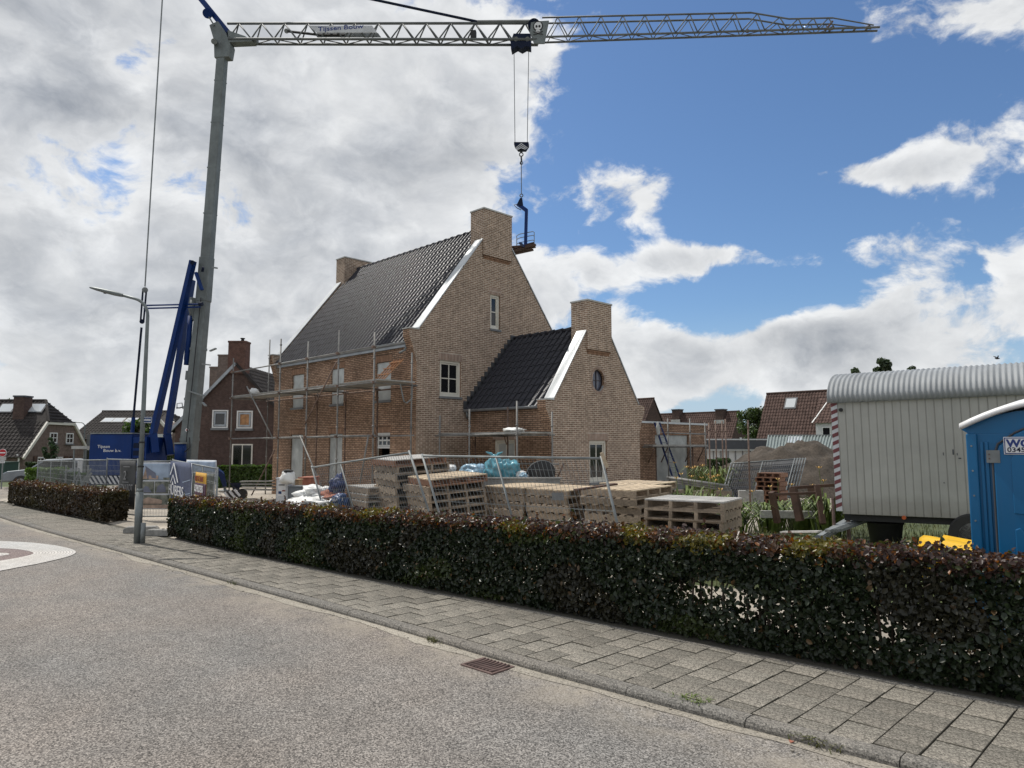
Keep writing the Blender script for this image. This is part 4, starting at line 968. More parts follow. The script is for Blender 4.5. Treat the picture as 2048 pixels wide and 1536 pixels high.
MB().path(pts, [.050, .047, .036, .034] + [.031] * 7 + [.029], 10).build('pole', 'lamp', lp, True)
hd = pts[-1]; zx = Vector((0, 0, 1)); sd = pdir.cross(zx)
b = MB(); rows = []
for t, wd, th in ((-.08, .035, .035), (0, .06, .045), (.12, .075, .05), (.30, .085, .045), (.50, .07, .035), (.62, .03, .02), (.64, .005, .005)):
    c = hd + pdir * t + Vector((0, 0, t * .24)); rows.append([c + sd * (wd * math.cos(2 * math.pi * k / 10)) + zx * (th * math.sin(2 * math.pi * k / 10)) for k in range(11)])
b.grid(rows); b.build('lantern', 'lamp', lp, True)
MB().cbox(hd + pdir * .3 + Vector((0, 0, .03)), (.05, .05, .02)).build('sensor', 'black', lp)
# electricity service box at the foot
MB().tube(LP + Vector((.09, .07, 0)), LP + Vector((.09, .07, .42)), .05, 10).build('cable_guard', 'galv', lp, True)
for zz in (1.55, 2.05): MB().tube(LP + Vector((0, 0, zz)), LP + Vector((0, 0, zz + .03)), .062, 12).build('band', 'black', lp)
sp0 = at(287, 840, 14.75)
sgm = Matrix.Translation(sp0 - LP) @ (Matrix((RIGHT, -FWD, Vector((0, 0, 1)))).transposed().to_4x4())
pl = MB().cbox((.10, .05, 0), (.215, .012, .13)); me = pl.mesh('street_name_plate', 'signblue'); me.transform(sgm); spl = link(me, 'street_name_plate', lp)
me = MB().box((.0, .057, .050), (.2, .0585, .058)).box((.0, .057, -.058), (.2, .0585, -.050)).box((-.003, .057, -.05), (.003, .0585, .05)).box((.197, .057, -.05), (.203, .0585, .05)).mesh('border', 'textwhite'); me.transform(sgm); link(me, 'border', spl)
me = MB(); xx = .02
for wd in (.012, .01, .014, .008, .012, .012, .01, .013, .012, .01): me.box((xx, .057, -.018), (xx + wd, .0584, .014 if random.random() > .3 else .026)); xx += wd + .005
me = me.mesh('lettering', 'textwhite'); me.transform(sgm); link(me, 'lettering', spl)

# ================================================================== mobile tower crane
CC = Vector((-29.92, 10.99, .12)); CAZ = math.atan2(16.6, 20.7); EZ = Vector((math.cos(CAZ), math.sin(CAZ), 0)); EN = Vector((-math.sin(CAZ), math.cos(CAZ), 0))
crane = thing('tower_crane', 'blue and grey mobile tower crane with lattice jib reaching over the new house', 'crane', CC, CAZ, local=True)
def cr(px, py, t=0.0):
    """photograph pixel -> local point in the crane's own jib plane (t metres behind it)"""
    d = ray(px, py); q = CC + EN * t; k = (q - CO).dot(EN) / d.dot(EN); p = CO + d * k - CC
    return Vector((p.dot(EZ), p.dot(EN), p.z))
# slewing platform, ballast box, undercarriage
a, c = cr(180, 868, -.75), cr(276, 968, -.75)
bx = MB().box((a.x, -.75, .42), (c.x - .35, .75, a.z)); o = bx.build('ballast_box', 'crblue', crane); bevel(o, .03, 2)
MB().box((a.x + .03, -.79, a.z + .003), (c.x - .33, .79, a.z + .05)).build('lid', 'galv', o)
MB().box((c.x - .34, -.70, .5), (c.x + .25, .70, a.z - .12)).build('engine_housing', 'crblue', crane)
for i in range(4): MB().box((c.x - .30, -.712, 1.0 + i * .3), (c.x + .18, -.702, 1.2 + i * .3)).build('louvre', 'dkblue', crane)
sb = MB().box((a.x + .01, -.765, .43), (c.x - .36, -.753, .82)).build('warning_board', 'dkblue', crane)
n = 9; W_ = (c.x - .36 - a.x)
for i in range(n):
    x0 = a.x + .04 + i * (W_ - .06) / n; h = .33
    MB().prism([(x0 + .16, -.770, .46), (x0 + .26, -.770, .46), (x0 + .26 - .24 + .0, -.770, .46 + h), (x0 - .08, -.770, .46 + h)], (0, .004, 0)).build('stripe', 'stripew', sb)
tx = Matrix.Translation((a.x + .36, -.757, a.z - .56)) @ Matrix.Rotation(rad(90), 4, 'X')
text_part('Tijssen', .17, 'textwhite', tx, crane, sxy=(1.15, 1)); text_part('Bouw b.v.', .17, 'textwhite', Matrix.Translation((a.x + .62, -.757, a.z - .72)) @ Matrix.Rotation(rad(90), 4, 'X'), crane, sxy=(1.15, 1))
MB().box((a.x + 1.4, -.762, 1.0), (a.x + 1.82, -.754, 1.22)).build('red_plate', 'orange', crane)
pf = MB().box((a.x + .2, -.55, .55), (1.0, .55, .95)); bevel(pf.build('slewing_platform', 'crblue', crane), .04, 2)
MB().lathe([(.8, .2), (.8, .55), (.6, .56)], (0, 0, 0), 24).build('slew_ring', 'dkblue', crane)
for sx_, sy_ in ((1, 1), (1, -1), (-1, 1), (-1, -1)):
    kx = .22 if sx_ > 0 else .5; p = [(0.3 * sx_ * kx, .3 * sy_, .35), (1.3 * sx_ * kx, 1.2 * sy_, 1.15), (2.1 * sx_ * kx, 1.9 * sy_, .75), (2.35 * sx_ * kx, 2.1 * sy_, .25)]
    og_ = MB().path(p, [.22, .2, .16, .12], 4).build('outrigger', 'crblue', crane)
    MB().lathe([(.26, 0), (.26, .06), (.06, .1), (.06, .4)], (2.35 * sx_ * kx, 2.1 * sy_, 0), 12).build('foot', 'galv', og_)
# mast: telescoping box sections
def mastsec(p0, w0, p1, w1, name='mast_section', d=.9):
    b = MB(); P = []
    for p, wd in ((p0, w0), (p1, w1)): P += [(p.x - wd / 2, p.y - wd * d / 2, p.z), (p.x + wd / 2, p.y - wd * d / 2, p.z), (p.x + wd / 2, p.y + wd * d / 2, p.z), (p.x - wd / 2, p.y + wd * d / 2, p.z)]
    return bevel(b.quadbox(P).build(name, 'mast', crane), .03, 2)
m0, m1, m2, m3 = cr(374, 935), cr(407, 598), cr(414, 515), cr(446, 98)
mastsec(m0, .58, m1, .45); mastsec(m1 - Vector((0, 0, .12)), .49, m2, .47, 'mast_collar'); mastsec(m2 - Vector((0, 0, .3)), .42, m3, .37)
for y_ in (700, 800, 880):
    c_ = m0.lerp(m1, (935 - y_) / 337); wd = .60 - .13 * (935 - y_) / 337; MB().cbox(c_, (wd, wd * .9, .10)).build('mast_flange', 'mast', crane)
for y_ in (430, 340, 250, 165):
    c_ = m2.lerp(m3, (515 - y_) / 417); MB().cbox(c_, (.43 - .05 * (515 - y_) / 417, .39 - .045 * (515 - y_) / 417, .05)).build('mast_flange', 'mast', crane)
MB().tube(m0 + Vector((.1, -.36, .4)), m1 + Vector((.05, -.28, 0)), .018, 6).build('cable', 'black', crane)
MB().path([cr(388, 596), cr(384, 615), cr(390, 640)], .16, 6).build('hinge', 'mast', crane)
for (x0, y0), (x1, y1) in (((420, 702), (432, 697)), ((405, 728), (420, 730)), ((378, 782), (408, 792)), ((405, 805), (412, 812)), ((425, 535), (434, 536))):
    MB().bar(cr(x0, y0, -.3), cr(x1, y1, -.35), .10, .05).build('step_bracket', 'galv', crane)
MB().path([cr(353, 815), cr(358, 816), cr(400, 806)], .03, 6).build('cradle', 'galv', crane); MB().path([cr(354, 818), cr(354, 807), cr(364, 806), cr(366, 818)], .02, 6).build('basket', 'galv', crane)
MB().path([cr(378, 742), cr(376, 760)], .12, 6).build('lug', 'mast', crane)
rd = cr(374, 860, -.28); MB().tube(rd, rd + Vector((0, -.02, 0)), .07, 12).build('round_mark', 'textwhite', crane); MB().tube(rd + Vector((0, -.02, 0)), rd + Vector((0, -.03, 0)), .03, 10).build('round_mark', 'signred', crane)
MB().tube(cr(361, 925, -.6), cr(361, 888, -.6), .22, 14).build('winch_drum', 'crblue', crane, True); MB().tube(cr(361, 888, -.6), cr(361, 885, -.6), .25, 14).build('winch_flange', 'galv', crane)
MB().path([cr(368, 905, -.65), cr(380, 895, -.65), cr(379, 875, -.6)], .02, 6).build('hose', 'black', crane)
# raised struts
for t, p, q, wd in ((-.45, (386, 522), (306, 868), .30), (.45, (384, 560), (334, 868), .30)):
    MB().bar(cr(*p, t), cr(*q, t), .16, wd, Vector((0, 1, 0))).build('strut', 'crblue', crane)
MB().path([cr(306, 868, -.45), cr(310, 905, -.45)], .19, 4).build('strut_foot', 'crblue', crane); MB().path([cr(334, 868, .45), cr(340, 910, .45)], .19, 4).build('strut_foot', 'crblue', crane)
MB().tube(cr(385, 525, -.7), cr(385, 525, .7), .09, 10).build('pivot_pin', 'dkblue', crane); MB().tube(cr(408, 539, -.45), cr(403, 538, -.5), .11, 10).build('pin_head', 'dkblue', crane)
MB().bar(cr(392, 545, -.5), cr(404, 580, -.45), .1, .14, Vector((0, 1, 0))).build('link', 'crblue', crane)
MB().tube(cr(373, 730, -.1), cr(381, 632, -.1), .11, 10).build('lift_cylinder', 'crblue', crane, True); MB().tube(cr(380, 640, -.1), cr(384, 600, -.1), .06, 10).build('piston_rod', 'galv', crane, True)
MB().tube(cr(372, 720, .3), cr(378, 650, .3), .09, 8).build('lift_cylinder', 'dkblue', crane, True)
for y0, y1 in ((611, 608), (617, 614)): MB().tube(cr(288, y0, -.3), cr(401, y1, -.42), .035, 6).build('tie_rod', 'crblue', crane)
MB().tube(cr(398, 608, -.45), cr(405, 608, -.45), .08, 8).build('pin_head', 'dkblue', crane)
# pulley blocks and rear ropes
AP = cr(330, -90)
for x0, x1 in ((286, 281), (293, 287)): MB().bar(cr(x0, 578), cr(x1, 645), .04, .07, Vector((0, 1, 0))).build('pulley_cheek', 'dkblue', crane)
MB().tube(cr(290, 580, -.06), cr(290, 580, .06), .12, 12).build('pulley', 'galv', crane); MB().tube(cr(284, 643, -.08), cr(284, 643, .08), .10, 12).build('pulley', 'dkblue', crane)
MB().tube(cr(290, 573), AP, .028, 6).build('rear_rope', 'galv', crane); MB().tube(cr(283, 655), cr(267, 835), .045, 6).build('rear_rope', 'dkblue', crane)
MB().tube(cr(267, 835), cr(264, 872), .075, 8).build('rope_socket', 'crblue', crane)
# head, jib strut and front pendant
hp = [cr(*p) for p in ((433, 120), (462, 118), (466, 95), (456, 70), (440, 47), (423, 55), (432, 85))]
bevel(MB().prism([p + Vector((0, -.2, 0)) for p in hp], (0, .4, 0)).build('mast_head', 'mast', crane), .03, 2)
MB().tube(cr(428, 83, -.42), cr(428, 83, .42), .12, 12).build('sheave', 'galv', crane)
for t in (-.2, .2): MB().bar(cr(429, 52, t), cr(418, 34, t), .05, .09, Vector((0, 1, 0))).build('head_arm', 'mast', crane)
MB().tube(cr(415, 27, -.32), cr(415, 27, .32), .20, 16).build('head_sheave', 'crblue', crane)
MB().bar(cr(457, 66), AP, .22, .22, Vector((0, 1, 0))).build('jib_strut', 'crblue', crane)
MB().tube(AP, cr(962, 45), .055, 8).build('pendant_bar', 'dkblue', crane)
MB().box((-.1, -.25, -.1), (.25, .25, .15)).build('strut_tip', 'dkblue', crane).location = AP
# jib: inner section with one top chord, outer section with two
HW = .20
I = lambda x, y, t=0.0: cr(x, y, t)
r0t, r1t = I(455, 47), I(1075, 46.5); r0b, r1b = I(462, 83), I(1075, 84.5)
NB = 13
tt = [r0t.lerp(r1t, k / NB) for k in range(NB + 1)]; bbm = [r0b.lerp(r1b, k / NB) for k in range(NB + 1)]
jib = MB().tube(r0t, r1t, .055, 8).build('jib', 'lattice', crane, True)
for s in (-1, 1): MB().tube(r0b + Vector((0, s * HW, 0)), r1b + Vector((0, s * HW, 0)), .055, 8).build('chord', 'lattice', jib, True)
def brace(p, q, r=.028): MB().tube(p, q, r, 6).build('lattice_bar', 'lattice', jib, True)
for k in range(NB):
    mid = tt[k].lerp(tt[k + 1], .5)
    for s in (-1, 1):
        o_ = Vector((0, s * HW, 0)); brace(bbm[k] + o_, mid, .032); brace(mid, bbm[k + 1] + o_, .032)
    sgn = 1 if k % 2 else -1
    brace(bbm[k] + Vector((0, sgn * HW, 0)), bbm[k + 1] - Vector((0, sgn * HW, 0)), .022); brace(bbm[k] + Vector((0, HW, 0)), bbm[k] - Vector((0, HW, 0)), .022)
MB().path([I(955, 45), I(1075, 44)], .09, 6).build('chord_stiffener', 'lattice', jib)
# name board on the jib
s0, s1 = I(620, 52, -HW - .08), I(753, 66, -HW - .08); b0 = I(633, 66, -HW - .08)
P4 = [I(617, 51, -HW - .08), I(744, 51, -HW - .08), I(754, 65, -HW - .08), I(633, 65, -HW - .08)]
nb = MB().prism(P4, (0, .03, 0)).build('name_board', 'stripew', jib)
hgt = (P4[0].z - P4[3].z)
text_part('Tijssen Bouw', .27, 'textblue', Matrix.Translation(Vector((P4[3].x + .06, P4[3].y - .004, P4[3].z + .05))) @ Matrix.Rotation(rad(90), 4, 'X'), nb, sxy=(1.34, 1), bold=.004)
MB().prism([I(634, 66, HW), I(756, 66, HW), I(762, 74, HW), I(634, 74, HW)], (0, .03, 0)).build('name_board', 'galv', jib)
MB().path([I(570, 62), I(640, 70), I(690, 70)], .05, 6).build('ratchet_hoist', 'black', jib); MB().tube(I(573, 62, -.05), I(573, 62, .05), .1, 10).build('hoist_ring', 'galv', jib)
MB().box((-.11, -.1, -.13), (.11, .1, .2)).build('jib_lamp_box', 'black', jib).location = I(947, 72)
MB().path([I(455, 78), I(515, 83)], .12, 6).build('jib_heel', 'mast', jib); MB().prism([I(455, 60, -.2), I(490, 72, -.2), I(505, 82, -.2), I(458, 84, -.2)], (0, .4, 0)).build('jib_gusset', 'mast', jib)
# outer section
OX = [(1085, 40.5, 76.5), (1760, 32, 58.5)]
o0t, o1t = I(1085, 41), I(1500, 31.5); o0b, o1b = I(1075, 80), I(1757, 58)
oj = MB().tube(o0t + Vector((0, -HW, 0)), o1t + Vector((0, -HW, 0)), .036, 6).build('jib', 'lattice', crane, True); jib2 = oj
MB().tube(o0t + Vector((0, HW, 0)), o1t + Vector((0, HW, 0)), .036, 6).build('chord', 'lattice', oj)
for s in (-1, 1): MB().tube(o0b + Vector((0, s * HW, 0)), o1b + Vector((0, s * HW * .6, 0)), .042, 8).build('chord', 'lattice', oj)
k1, k2 = I(1575, 44), I(1662, 42)
for s in (-1, 1):
    MB().tube(o1t + Vector((0, s * HW, 0)), k1 + Vector((0, s * HW, 0)), .032, 6).build('chord', 'lattice', oj); MB().tube(k1 + Vector((0, s * HW, 0)), k2 + Vector((0, s * HW, 0)), .032, 6).build('chord', 'lattice', oj)
    MB().tube(k2 + Vector((0, s * HW, 0)), I(1745, 54) + Vector((0, s * HW * .6, 0)), .026, 6).build('chord', 'lattice', oj)
def topat(px):
    if px <= 1500: return o0t.lerp(o1t, (px - 1085) / 415)
    if px <= 1575: return o1t.lerp(k1, (px - 1500) / 75)
    if px <= 1662: return k1.lerp(k2, (px - 1575) / 87)
    return k2.lerp(I(1745, 54), (px - 1662) / 83)
def botat(px): return o0b.lerp(o1b, (px - 1075) / 682)
px = 1095; k = 0; stp = 44
while px < 1650:
    st = stp if px < 1540 else 30
    for s in (-1, 1):
        o_ = Vector((0, s * HW, 0)); r = .023 if s < 0 else .019
        for a_, b_ in ((botat(px), topat(px + st / 2)), (topat(px + st / 2), botat(px + st))): MB().tube(a_ + o_, b_ + o_, r, 6).build('lattice_bar', 'lattice', oj, True)
    sg = 1 if k % 2 else -1
    MB().tube(botat(px) + Vector((0, sg * HW, 0)), botat(px + st) - Vector((0, sg * HW, 0)), .017, 6).build('lattice_bar', 'lattice', oj)
    px += st; k += 1
for px in (1665, 1690, 1712, 1735): MB().path([botat(px) + Vector((0, -HW * .7, 0)), botat(px) + Vector((0, HW * .7, .05))], .04, 6).build('cross_bar', 'lattice', oj)
for px in (1285, 1504, 1572, 1668, 1738): MB().tube(botat(px) + Vector((0, -.06, .05)), botat(px) + Vector((0, .06, .12)), .07, 8).build('rope_roller', 'rust', oj)
MB().tube(topat(1665), botat(1655), .045, 6).build('end_post', 'rust', oj)
# pulley plate with the painted skull
pp = [I(1062, 43, -.24), I(1098, 41, -.24), I(1089, 87, -.24), I(1068, 87, -.24), I(1060, 66, -.24)]
plt = MB().prism(pp, (0, .05, 0)).build('pulley_plate', 'mast', crane)
MB().tube(I(1068, 50, -.18), I(1068, 50, .18), .25, 20).build('pulley', 'dkblue', crane)
q = I(1076, 52, -.255); q2 = Vector((0, -.006, 0))
def disc(c_, rx, rz, m, name, par, y=0.0): MB().prism([c_ + Vector((rx * math.cos(2 * math.pi * i / 16), y, rz * math.sin(2 * math.pi * i / 16))) for i in range(16)], (0, .006, 0)).build(name, m, par)
disc(q, .20, .22, 'black', 'emblem', plt); disc(q, .155, .17, 'textwhite', 'emblem', plt, -.008); disc(q + Vector((-.06, 0, -.02)), .045, .055, 'black', 'emblem', plt, -.016); disc(q + Vector((.06, 0, -.02)), .045, .055, 'black', 'emblem', plt, -.016)
MB().box((q.x - .085, q.y - .012, q.z - .30), (q.x + .085, q.y - .006, q.z - .18)).build('emblem', 'textwhite', plt); MB().box((q.x - .07, q.y - .018, q.z - .25), (q.x + .07, q.y - .013, q.z - .23)).build('emblem', 'black', plt)
for sg in (-1, 1): MB().bar(q + Vector((-.2, -.01, -.3 - sg * .07)), q + Vector((.2, -.01, -.3 + sg * .07)), .006, .03).build('emblem', 'black', plt)
# trolley and hoist ropes
tr = MB().prism([I(1027, 67, -.20), I(1061, 67, -.20), I(1061, 72, -.20), (I(1061, 94, -.20)), I(1052, 92, -.20), I(1043, 97, -.20), I(1034, 92, -.20), I(1022, 99, -.20), I(1021, 84, -.20)], (0, .40, 0)).build('trolley', 'dkblue', crane)
for px in (1032, 1055): MB().tube(I(px, 78, -.24), I(px, 78, .24), .09, 12).build('trolley_wheel', 'galv', tr)
R1, R2 = I(1030, 286), I(1054.5, 286)
MB().tube(I(1028, 95), R1, .0145, 6).build('hoist_rope', 'cable', crane); MB().tube(I(1057.5, 93), R2, .0145, 6).build('hoist_rope', 'cable', crane)
hb = [I(1028, 284, -.14), I(1057, 284, -.14), I(1057, 289, -.14), I(1051, 298, -.14), I(1035, 298, -.14), I(1028, 289, -.14)]
hk = MB().prism(hb, (0, .28, 0)).build('hook_block', 'dkblue', crane)
for i in range(3):
    dz = i * .085
    for s in (-1, 1):
        c0 = I(1042.5, 286, -.15) - Vector((0, 0, dz)); e = c0 + Vector((s * (.25 - dz * .45), 0, -.20 + dz * .7))
        MB().prism([c0, e, e + Vector((0, 0, -.035)), c0 + Vector((0, 0, -.045))], (0, -.006, 0)).build('stripe', 'stripew', hk)
hkp = I(1042.5, 299)
def link_ring(c_, r, parent, th=.02, m='cable', tall=1.0):
    MB().path([c_ + Vector((r * math.cos(a), 0, r * tall * math.sin(a))) for a in [2 * math.pi * i / 14 for i in range(15)]], th, 6).build('chain_link', m, parent)
link_ring(hkp - Vector((0, 0, .06)), .055, hk); link_ring(I(1042.5, 309), .075, hk, .022)
MB().path([I(1042.5, 314), I(1043, 322), I(1041, 326), I(1043, 329)], .035, 6).build('hook', 'black', hk); link_ring(I(1042.8, 326), .055, hk, .018)

fk = thing('pallet_fork', 'blue crane pallet fork with small railing hanging from the hook', 'crane fork', CC, CAZ, local=True)
MB().tube(I(1042.6, 329), I(1042.8, 388), .018, 6).build('sling', 'cable', fk); link_ring(I(1042.8, 391), .06, fk, .02)
hd_ = [I(1040, 396, -.07), I(1044, 395, -.07), I(1046, 410, -.07), I(1040, 413, -.07), I(1034, 408, -.07)]
MB().prism(hd_, (0, .14, 0)).build('eye_plate', 'dkblue', fk)
MB().bar(I(1035, 408), I(1053, 421), .13, .13, Vector((0, 1, 0))).build('upper_arm', 'crblue', fk); MB().bar(I(1053, 419), I(1051, 494), .12, .12, Vector((0, 1, 0))).build('back_post', 'crblue', fk)
MB().path([I(1036, 408), I(1028, 410), I(1034, 416), I(1042, 420)], .018, 6).build('handle', 'galv', fk)
for y0 in (0, 7.5, 17): MB().path([I(1033, 497 - 25 + y0 + 1), I(1034, 471 + y0), I(1040, 468 + y0), I(1066, 463 + y0), I(1068.5, 465 + y0)], .016, 6).build('rail', 'galv', fk)
for px, y0 in ((1033.5, 473), (1068.5, 465)): MB().tube(I(px, y0), I(px, 496), .016, 6).build('rail_post', 'galv', fk)
for t in (-.25, .25): MB().bar(I(1050, 496, t), I(1050, 496, t) + Vector((-.1, -.9, -.05)), .1, .05).build('tine', 'crblue', fk)
wl_ = thing('timber_load', 'bundle of dark ragged planks lying on the hanging crane fork', 'timber', CC, CAZ, local=True)
for i in range(12):
    y = random.uniform(-.5, .35); z = i // 4 * .07 + random.uniform(-.03, .05); x0 = 1024 + random.uniform(-2, 8); x1 = 1064 + random.uniform(-2, 9)
    p, q_ = I(x0, 507 - i * .4 + random.uniform(-3, 2), y), I(x1, 500 - i * .4 + random.uniform(-3, 2), y)
    p.z += z; q_.z += z
    MB().bar(p, q_, .15, .05).build('plank', 'brownwood', wl_)

# ================================================================== mobile fences and banners
def fence_panel(label, tl, tr, bl, br, mids=(.5,), dv=.078, rt=.021, wire=.0036, group=None, wmat='galv', hz=(.2, .45, .7)):
    tl, tr, bl, br = map(Vector, (tl, tr, bl, br)); base = (bl + br) / 2
    t = thing('mesh_fence', label, 'fence', base, group=group)
    for a, b in ((tl, bl), (tr, br)): MB().tube(a + (a - b).normalized() * .04, b, rt, 8).build('post', 'galv', t, True)
    MB().tube(tl, tr, rt * .95, 8).build('top_rail', 'galv', t, True)
    lo = lambda f: (bl.lerp(tl, .06)).lerp(br.lerp(tr, .06), f)
    MB().tube(lo(0), lo(1), rt * .9, 8).build('bottom_rail', 'galv', t, True)
    for m in mids: MB().tube(tl.lerp(tr, m), lo(m), rt * .75, 8).build('middle_post', 'galv', t, True)
    wm = MB(); n = int((tr - tl).length / dv)
    for i in range(1, n): wm.tube(tl.lerp(tr, i / n), lo(i / n), wire, 3, cap=False)
    for h in hz: wm.tube(tl.lerp(bl, h), tr.lerp(br, h), wire, 3, cap=False)
    for h in [k / 9 for k in range(1, 9)]: wm.tube(tl.lerp(bl, h), tr.lerp(br, h), wire * .8, 3, cap=False)
    wm.build('wire_mesh', wmat, t)['kind'] = 'stuff'
    return t
def gz(p, z=.12): p = Vector(p); p.z = max(p.z, z); return p
fence_panel('tilted steel mesh fence panel leaning left of the pallet stacks', at(624, 935, 16), at(819, 905, 13.3), gz(at(661, 1108, 15.6)), gz(at(885, 1106, 12.9)), (.33,), group='tilted fence panels')
fence_panel('tilted steel mesh fence panel leaning in front of the long pallet row', at(845, 912, 12.9), at(1203, 917, 10.9), gz(at(905, 1118, 12.4)), gz(at(1262, 1160, 10.5)), (.45,), group='tilted fence panels')
wp = at(1206, 905, 10.8); MB_ = MB().bar(at(1203, 905, 10.75), at(1214, 935, 10.75), .05, .05)
ws = tag(MB_.build('wood_stake', 'palletnew_sunlit'), 'short pale wooden stake tied to the top corner of the right tilted fence panel', 'stake')

def gpt(px, D, z): p = at(px, 892, D); return Vector((p.x, p.y, z))
FA, FB = gpt(283, 19.1, .14), gpt(347, 19.1, .14)
FBR = gpt(437, 15.0, .14)
up = lambda p, z: Vector((p.x, p.y, z))
fence_panel('upright fence panel in the hedge gap with a colourful house-print banner', up(FA, 1.68), up(FB, 1.70), FA, FB, (), rt=.019)
fence_panel('upright fence panel behind the hedge end carrying the navy banner', up(FB, 1.72), up(FBR, 1.62), FB, FBR, (.45, .72), rt=.019)
FC, FD = gpt(216, 20.5, .14), gpt(277, 19.4, .14); FE = gpt(152, 24, .14); FF = gpt(78, 29, .14)
fence_panel('upright fence panel left of the lamp post with a dark grey banner', up(FC, 1.72), up(FD, 1.72), FC, FD, (), rt=.019)
fence_panel('upright fence panel in front of the striped blue ballast box', up(FE, 1.62), up(FC, 1.70), FE, FC, (), rt=.019)
fence_panel('farthest left mesh fence panel in front of the green shrubs', up(FF, 1.5), up(FE, 1.58), FF, FE, (.4,), rt=.02)
def foot(c, rz, label):
    t = thing('fence_weight', label, 'fence weight', (c.x, c.y, .12), rz, local=True)
    b = MB().prism([(-.36, -.11, 0), (.36, -.11, 0), (.36, -.11, .09), (.30, -.11, .14), (-.30, -.11, .14), (-.36, -.11, .09)], (0, .22, 0)); bevel(b.build('block', 'concrete', t), .01, 1)
    MB().tube((0, 0, .141), (0, 0, .155), .03, 10).build('socket', 'black', t)
foot(on_z(283, 1058, .2), rad(60), 'concrete fence foot beside the lamp post'); foot(on_z(326, 1064, .2), rad(40), 'concrete fence foot against the end of the front hedge'); foot(FC, rad(45), 'concrete fence foot under the dark banner fence')

def banner(name, label, A, B, z0, z1, m, t0=0.0, t1=1.0, off=-.04, wave=.02, cat='banner', n=9):
    A, B = Vector(A), Vector(B); d = (B - A); d.z = 0; L = d.length; d.normalize(); nr = Vector((d.y, -d.x, 0))
    if nr.dot(FWD) > 0: nr = -nr
    O = A + d * (L * t0); W2 = L * (t1 - t0); t = thing(name, label, cat, (O.x, O.y, z0), math.atan2(d.y, d.x), local=True)
    ny = -1.0 if (Matrix.Rotation(math.atan2(d.y, d.x), 3, 'Z') @ Vector((0, -1, 0))).dot(nr) > 0 else 1.0
    ph = random.uniform(0, 9); f = lambda x, z: ny * (-off) + wave * math.sin(3.1 * x / W2 * 2 + z * 2.4 + ph) * .5 + wave * .6 * fbm(x * 2 + ph, z * 2, 1.0)
    H = z1 - z0
    def sheet(nm, x0, x1, q0, q1, mm, lift=0.0, par=None):
        b = MB(); b.grid([[(x0 + (x1 - x0) * i / n, f(x0 + (x1 - x0) * i / n, q0 + (q1 - q0) * j / n) + ny * lift, q0 + (q1 - q0) * j / n) for i in range(n + 1)] for j in range(n + 1)])
        o = b.build(nm, mm, par or t, True); s = o.modifiers.new('s', 'SOLIDIFY'); s.thickness = .002; s.offset = 0; return o
    sh = sheet('sheet', 0, W2, 0, H, m)
    return t, sheet, W2, H, f, ny
# colourful print
t, sheet, W2, H, f, ny = banner('printed_banner', 'white edged banner printed with pictures of houses, hung in the hedge gap', FA, FB, .42, 1.66, 'ban_white')
sheet('picture', .03, W2 - .03, H * .62, H - .03, 'ban_sky', .005); sheet('picture', .03, W2 * .48, H * .34, H * .595, 'ban_green', .005); sheet('picture', W2 * .5, W2 - .03, H * .34, H * .595, 'ban_green', .005); sheet('picture', .03, W2 - .03, .03, H * .31, 'ban_green', .005)
sheet('picture', .03, W2 - .03, .03, H * .10, 'ban_brick', .008)
def flat(t, pts, f, ny, m, lift, nm='picture'): MB().poly([(x, f(x, z) + ny * lift, z) for x, z in pts]).build(nm, m, t)
flat(t, [(W2 * .18, H * .93), (W2 * .24, H * .66), (W2 * .55, H * .66), (W2 * .5, H * .78)], f, ny, 'ban_roof', .016); flat(t, [(W2 * .1, H * .65), (W2 * .2, H * .88), (W2 * .26, H * .65)], f, ny, 'ban_brick', .018); flat(t, [(W2 * .3, H * .64), (W2 * .3, H * .72), (W2 * .6, H * .72), (W2 * .6, H * .64)], f, ny, 'ban_brick', .020)
flat(t, [(W2 * .05, H * .63), (W2 * .05, H * .67), (W2 * .95, H * .68), (W2 * .95, H * .63)], f, ny, 'ban_green', .014)
flat(t, [(W2 * .12, H * .12), (W2 * .12, H * .2), (W2 * .3, H * .26), (W2 * .75, H * .2), (W2 * .75, H * .12)], f, ny, 'ban_brick', .016); flat(t, [(W2 * .55, H * .36), (W2 * .6, H * .5), (W2 * .75, H * .55), (W2 * .85, H * .45), (W2 * .85, H * .36)], f, ny, 'ban_roof', .016); flat(t, [(W2 * .06, H * .36), (W2 * .2, H * .5), (W2 * .3, H * .48), (W2 * .42, H * .36)], f, ny, 'ban_roof', .016)
# navy banner with the building firm's name
t, sheet, W2, H, f, ny = banner('name_banner', 'navy banner with white letters and a white flame-like house mark', FB, FBR, .42, 1.70, 'ban_navy', 0.0, .55, wave=.03)
def ontxt(body, size, m, x, z, par, sxy=(1, 1), bold=0.0, lift=.028):
    mw = Matrix.Translation((x, f(x + .2, z) + ny * lift, z)) @ Matrix.Rotation(rad(90), 4, 'X')
    return text_part(body, size, m, mw, par, sxy=sxy, bold=bold)
ontxt('HUIBERS', .30, 'textwhite', .05, .42, t, (W2 / 1.62, 1.25), lift=.05)
for pts in ([(.08, .98), (.28, 1.26), (.33, 1.26), (.14, .98)], [(.28, 1.26), (.33, 1.26), (.62, .82), (.56, .82)], [(.12, .78), (.30, 1.0), (.34, 1.0), (.17, .78)], [(.30, 1.0), (.34, 1.0), (.52, .78), (.47, .78)], [(.24, .74), (.31, .84), (.38, .74)]):
    flat(t, [(x * W2 / 1.3, z - .06 if z < 1.2 else 1.24) for x, z in pts], f, ny, 'textwhite', .045, 'house_mark')
sheet('edge', W2 - .06, W2, 0, H, 'ban_white', .006)
